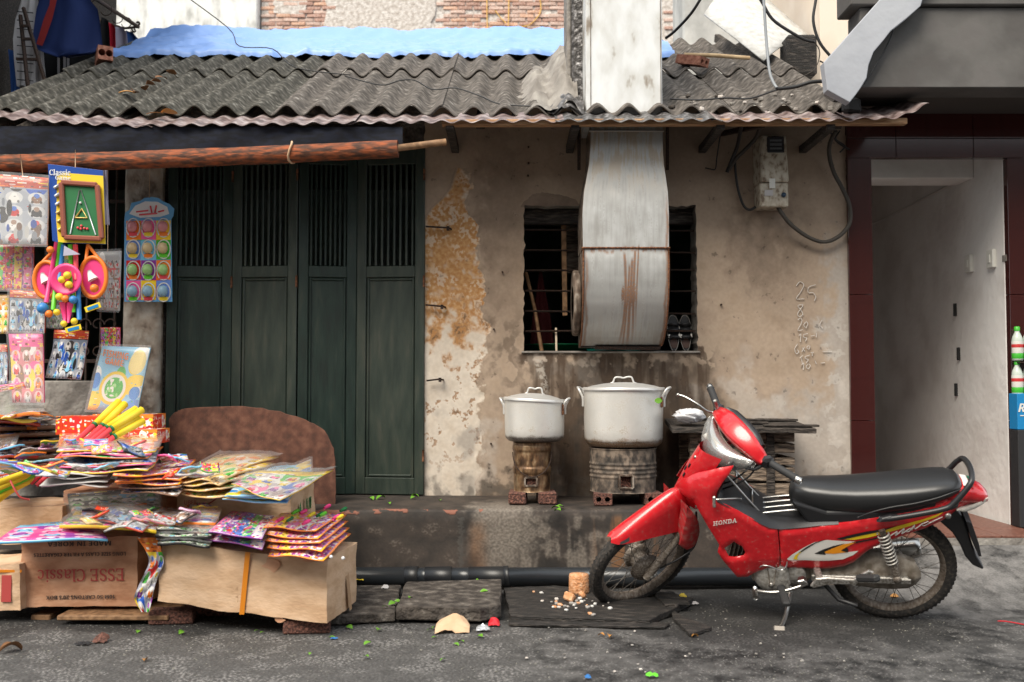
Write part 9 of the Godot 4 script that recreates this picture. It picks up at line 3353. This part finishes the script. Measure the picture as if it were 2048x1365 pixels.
# ---------------------------------------------------------------- drain, slabs and litter
func gutter() -> void:
	var p := thing("drain_pipe", "dark grey plastic drain pipe lying along the foot of the plinth", "pipe")
	var y := 0.058
	var z := 0.685
	var cuts := [[560, 820, 0.048, 0], [812, 838, 0.053, 1], [838, 860, 0.046, 0], [852, 905, 0.0515, 1], [902, 945, 0.046, 0], [938, 1012, 0.052, 1], [1008, 1018, 0.056, 1], [1014, 1290, 0.048, 0], [1284, 1310, 0.053, 1], [1308, 1640, 0.047, 0]]
	for q in cuts:
		var s := S().smooth()
		var a := Vector3((q[0] - 1024.0) / FOCAL * 5.36, y, z)
		var b := Vector3((q[1] - 1024.0) / FOCAL * 5.36, y + 0.002, z)
		s.tube([a, a.lerp(b, 0.5), b], q[2], 18)
		part("collar" if q[3] else "pipe_section", s, M.pipe_dark if q[3] else M.pipe_grey, p)
	# cement covers of the drain
	var jag := noise(7.0, 4, 151)
	var cover := func(label: String, pts: Array, h0: float, h1: float, m: Material, tilt: float) -> void:
		var out: Array = []
		var c := Vector2.ZERO
		for q in pts:
			var w: Vector3 = on(q[0], q[1], h1)
			out.append(Vector2(w.x, -w.z))
			c += Vector2(w.x, -w.z) / pts.size()
		var dense: Array = []
		for i in out.size():
			for k in 9:
				var e: Vector2 = out[i].lerp(out[(i + 1) % out.size()], k / 9.0)
				dense.append(e - c + Vector2(jag.get_noise_2dv(e * 2.0), jag.get_noise_2dv(e * 2.0 + Vector2(5, 5))) * 0.012)
		var s := S()
		s.slab(dense, h0 - h1, 0.0, 0.007, Basis(Vector3.RIGHT, -PI / 2) * Basis(Vector3.UP, tilt))
		single("drain_cover", s, m, label, "slab", "drain covers along the plinth", Transform3D(Basis.IDENTITY, Vector3(c.x, h1, -c.y)))
	cover.call("low cement drain cover beside the taped box", [[650, 1172], [802, 1170], [790, 1225], [640, 1232]], 0.0, 0.045, M.cement_dark, 0.0)
	cover.call("tilted thick cement drain cover with a broken corner", [[812, 1164], [1004, 1158], [1002, 1208], [960, 1216], [792, 1212]], 0.01, 0.075, M.cement_dark, 0.0)
	# burnt planks under the front wheel
	var plank := func(label: String, pts: Array, h0: float, h1: float) -> void:
		var out: Array = []
		for i in pts.size():
			var a: Vector3 = on(pts[i][0], pts[i][1], h1)
			var b: Vector3 = on(pts[(i + 1) % pts.size()][0], pts[(i + 1) % pts.size()][1], h1)
			for k in 8:
				var e := Vector2(a.x, -a.z).lerp(Vector2(b.x, -b.z), k / 8.0)
				out.append(e + Vector2(jag.get_noise_2dv(e * 3.0), jag.get_noise_2dv(e * 3.0 + Vector2(7, 7))) * 0.012)
		var s := S()
		s.slab(out, h0, h1, 0.003, Basis(Vector3.RIGHT, -PI / 2))
		single("burnt_plank", s, M.charred, label, "plank", "charred planks under the front wheel")
	plank.call("thick charred plank with a splintered edge under the ash heap", [[1008, 1176], [1110, 1172], [1230, 1182], [1390, 1196], [1300, 1240], [1160, 1236], [1020, 1232]], 0.0, 0.03)
	plank.call("thin charred strip along the lane side of the planks", [[1015, 1238], [1180, 1240], [1340, 1246], [1330, 1254], [1020, 1248]], 0.0, 0.012)
	plank.call("pointed charred plank pushed out into the lane", [[1335, 1214], [1365, 1232], [1426, 1254], [1382, 1268], [1350, 1240]], 0.0, 0.016)
	plank.call("short black plank lying behind the front wheel", [[1300, 1180], [1345, 1182], [1380, 1206], [1330, 1210]], 0.028, 0.04)
	# clay briquette, ash and crumbs
	var s := S().smooth()
	var c := on(1158, 1186, 0.03)
	s.lathe([Vector2(0.0, 0.0), Vector2(0.05, 0.0), Vector2(0.052, 0.01), Vector2(0.05, 0.085), Vector2(0.047, 0.094), Vector2(0.0, 0.097)], 24, Vector3(c.x, 0.03, c.z))
	grunge("clay", [[0.25, lin(0.45, 0.19, 0.08)], [0.5, lin(0.62, 0.29, 0.13)], [0.75, lin(0.66, 0.42, 0.27)]], 0.02, Vector3(3, 3, 3), 0.9, 0.0, 0.3, 152)
	single("clay_briquette", s, M.clay, "round orange clay briquette standing on the charred plank", "briquette")
	for i in 46:
		var px := 1150.0 + rng.randfn(0.0, 38.0)
		var py := 1206.0 + rng.randfn(0.0, 9.0)
		var r := rng.randf_range(0.004, 0.013)
		s = S()
		s.hexa(_lump(Vector3(r, r * 0.6, r)), r * 0.3)
		single("ash_crumb", s, [M.ash, M.mortar, M.clay, M.whitewash][i % 4], "crumb of burnt clay in the ash heap on the plank", "crumb", "ash heap crumbs", Transform3D(Basis(Vector3.UP, rng.randf() * TAU), on(px, py, 0.034)))
	for q in [[1140, 1196, 0.03], [1165, 1190, 0.022]]:
		s = S()
		s.hexa(_lump(Vector3(q[2], q[2] * 0.7, q[2])), 0.008)
		single("clay_shard", s, M.clay, "broken honeycomb clay shard beside the round briquette", "shard", "clay shards", Transform3D(Basis.from_euler(Vector3(0.4, q[0], 0.3)), on(q[0], q[1], 0.045)))
	# paper, wrappers
	var wad := noise(3.0, 3, 153)
	var paper := func(label: String, w: Vector3, sx: float, sz: float, m: Material, up: float) -> void:
		var rows: Array = []
		for j in 9:
			var row: Array = []
			for i in 11:
				var u := i / 10.0 - 0.5
				var v := j / 8.0 - 0.5
				row.append(w + Vector3(u * sx, 0.005 + up * (1.0 - 3.0 * u * u) * (0.5 - v) + sx * 0.12 * wad.get_noise_2d(u * 0.9 + w.x * 5.0, v * 0.9), v * sz * (1.0 + 0.4 * wad.get_noise_1d(u + w.x))))
			rows.append(row)
		var t := S().smooth()
		t.grid(rows)
		single("litter_paper", t, m, label, "litter")
	paper.call("crumpled brown paper lying at the edge of the drain cover", on(905, 1262, 0.0), 0.15, 0.09, M.cardboard, 0.06)
	mat("wrap_red", lin(0.55, 0.02, 0.03), 0.3)
	mat("wrap_silver", lin(0.55, 0.56, 0.58), 0.25, 0.5)
	mat("wrap_yellow", lin(0.7, 0.5, 0.03), 0.4)
	mat("wrap_blue", lin(0.03, 0.15, 0.4), 0.4)
	paper.call("torn red sweet wrapper under the tilted drain cover", on(988, 1252, 0.0), 0.05, 0.04, M.wrap_red, 0.03)
	paper.call("silver wrapper scrap beside the red wrapper", on(966, 1262, 0.0), 0.06, 0.03, M.wrap_silver, 0.02)
	paper.call("yellow wrapper scrap on the black ground behind the front wheel", on(1366, 1200, 0.0), 0.045, 0.03, M.wrap_yellow, 0.025)
	paper.call("blue wrapper scrap on the black ground behind the front wheel", on(1364, 1208, 0.0), 0.03, 0.02, M.wrap_blue, 0.012)
	paper.call("white paper scrap beside the yellow wrapper", on(1385, 1210, 0.0), 0.06, 0.02, M.cloth_white, 0.01)
	paper.call("green and white wrapper near the middle of the lane", on(1304, 1354, 0.0), 0.045, 0.025, M.toy_green, 0.008)
	paper.call("small blue and white ball of paper on the lane", on(1176, 1358, 0.0), 0.022, 0.02, M.wrap_blue, 0.008)
	paper.call("small coloured wrapper beside the taped box", on(668, 1280, 0.0), 0.03, 0.015, M.wrap_blue, 0.003)
	paper.call("dark rag of a leaf near the lettered carton", on(200, 1285, 0.0), 0.06, 0.05, M.brick_sooty, 0.03)
	paper.call("black card scrap near the lettered carton", on(165, 1290, 0.0), 0.06, 0.05, M.crate_dark, 0.002)
	paper.call("white scrap on the low drain cover", on(770, 1178, 0.045), 0.035, 0.03, M.cloth_white, 0.012)
	paper.call("yellow green scrap on the low drain cover", on(712, 1162, 0.045), 0.08, 0.03, M.wrap_yellow, 0.015)
	rope("red_string", [[1996, 1243, 1.5], [2015, 1244, 1.5], [2060, 1252, 1.5]], 0.003, M.wrap_red, "thin red string lying on the lane by the granite house", "string")
	rope("straw_bit", [[1143, 1256, 1.3], [1160, 1247, 1.25]], 0.003, M.bamboo, "thin straw lying beside the charred planks", "straw")
	s = S().smooth()
	var k := on(1800, 1060, 0.2)

func litter() -> void:
	# vegetable trimmings
	var spots := [[770, 1216], [784, 1210], [795, 1206], [700, 1236], [712, 1240], [760, 1232], [812, 1236], [860, 1262], [870, 1258], [868, 1278], [922, 1286], [912, 1292], [512, 1264], [524, 1268], [362, 1268], [276, 1266], [664, 1278], [735, 1290], [732, 1316], [955, 1162], [620, 1310], [968, 1186], [960, 1276], [820, 1198], [698, 1258], [886, 1322], [756, 1262]]
	for q in spots:
		var h := 0.0
		if q[1] < 1200:
			h = 0.07
		elif q[1] < 1222 and q[0] > 690 and q[0] < 800:
			h = 0.05
		leaf("green_scrap", on(q[0], q[1], h), rng.randf_range(0.018, 0.04), M.leaf_green, "bright green vegetable scrap lying on the lane by the drain", "green vegetable scraps", rng.randf() * TAU, rng.randf_range(-0.4, 0.4), 0.5)
	var sprig := at(600, 992, 0).y
	for q in [[1112, 1019, 0.05], [1120, 1016, 0.04], [1116, 1024, 0.045], [762, 999, 0.06], [742, 1000, 0.05], [830, 994, 0.045], [826, 998, 0.035], [778, 1009, 0.03], [880, 1003, 0.03]]:
		leaf("green_sprig", on(q[0], q[1], sprig + 0.002), q[2], M.leaf_green, "green leaf scrap on top of the plinth", "green leaf scraps on the plinth", rng.randf() * TAU, rng.randf_range(-0.3, 0.3), 0.6)
	for q in [[1203, 1274, 0.03], [1220, 1277, 0.04], [1915, 1172, 0.045], [1790, 1200, 0.05], [20, 1305, 0.09], [290, 1324, 0.03], [1390, 1276, 0.03]]:
		leaf("dry_leaf", on(q[0], q[1], 0.0), q[2], M.leaf_dry if q[0] > 100 else M.leaf_brown, "curled dry leaf lying on the lane", "dry leaves on the lane", rng.randf() * TAU, rng.randf_range(-0.2, 0.3), 0.8)
	for i in 34:
		var px := rng.randf_range(980, 1700)
		var py := rng.randf_range(1215, 1345)
		var r := rng.randf_range(0.002, 0.007)
		var s := S()
		s.hexa(_lump(Vector3(r, r * 0.6, r)), r * 0.3)
		single("grit", s, [M.ash, M.mortar, M.cement][i % 3], "pale bit of grit on the dark lane", "grit", "grit on the lane", Transform3D(Basis(Vector3.UP, rng.randf() * TAU), on(px, py, 0.001)))
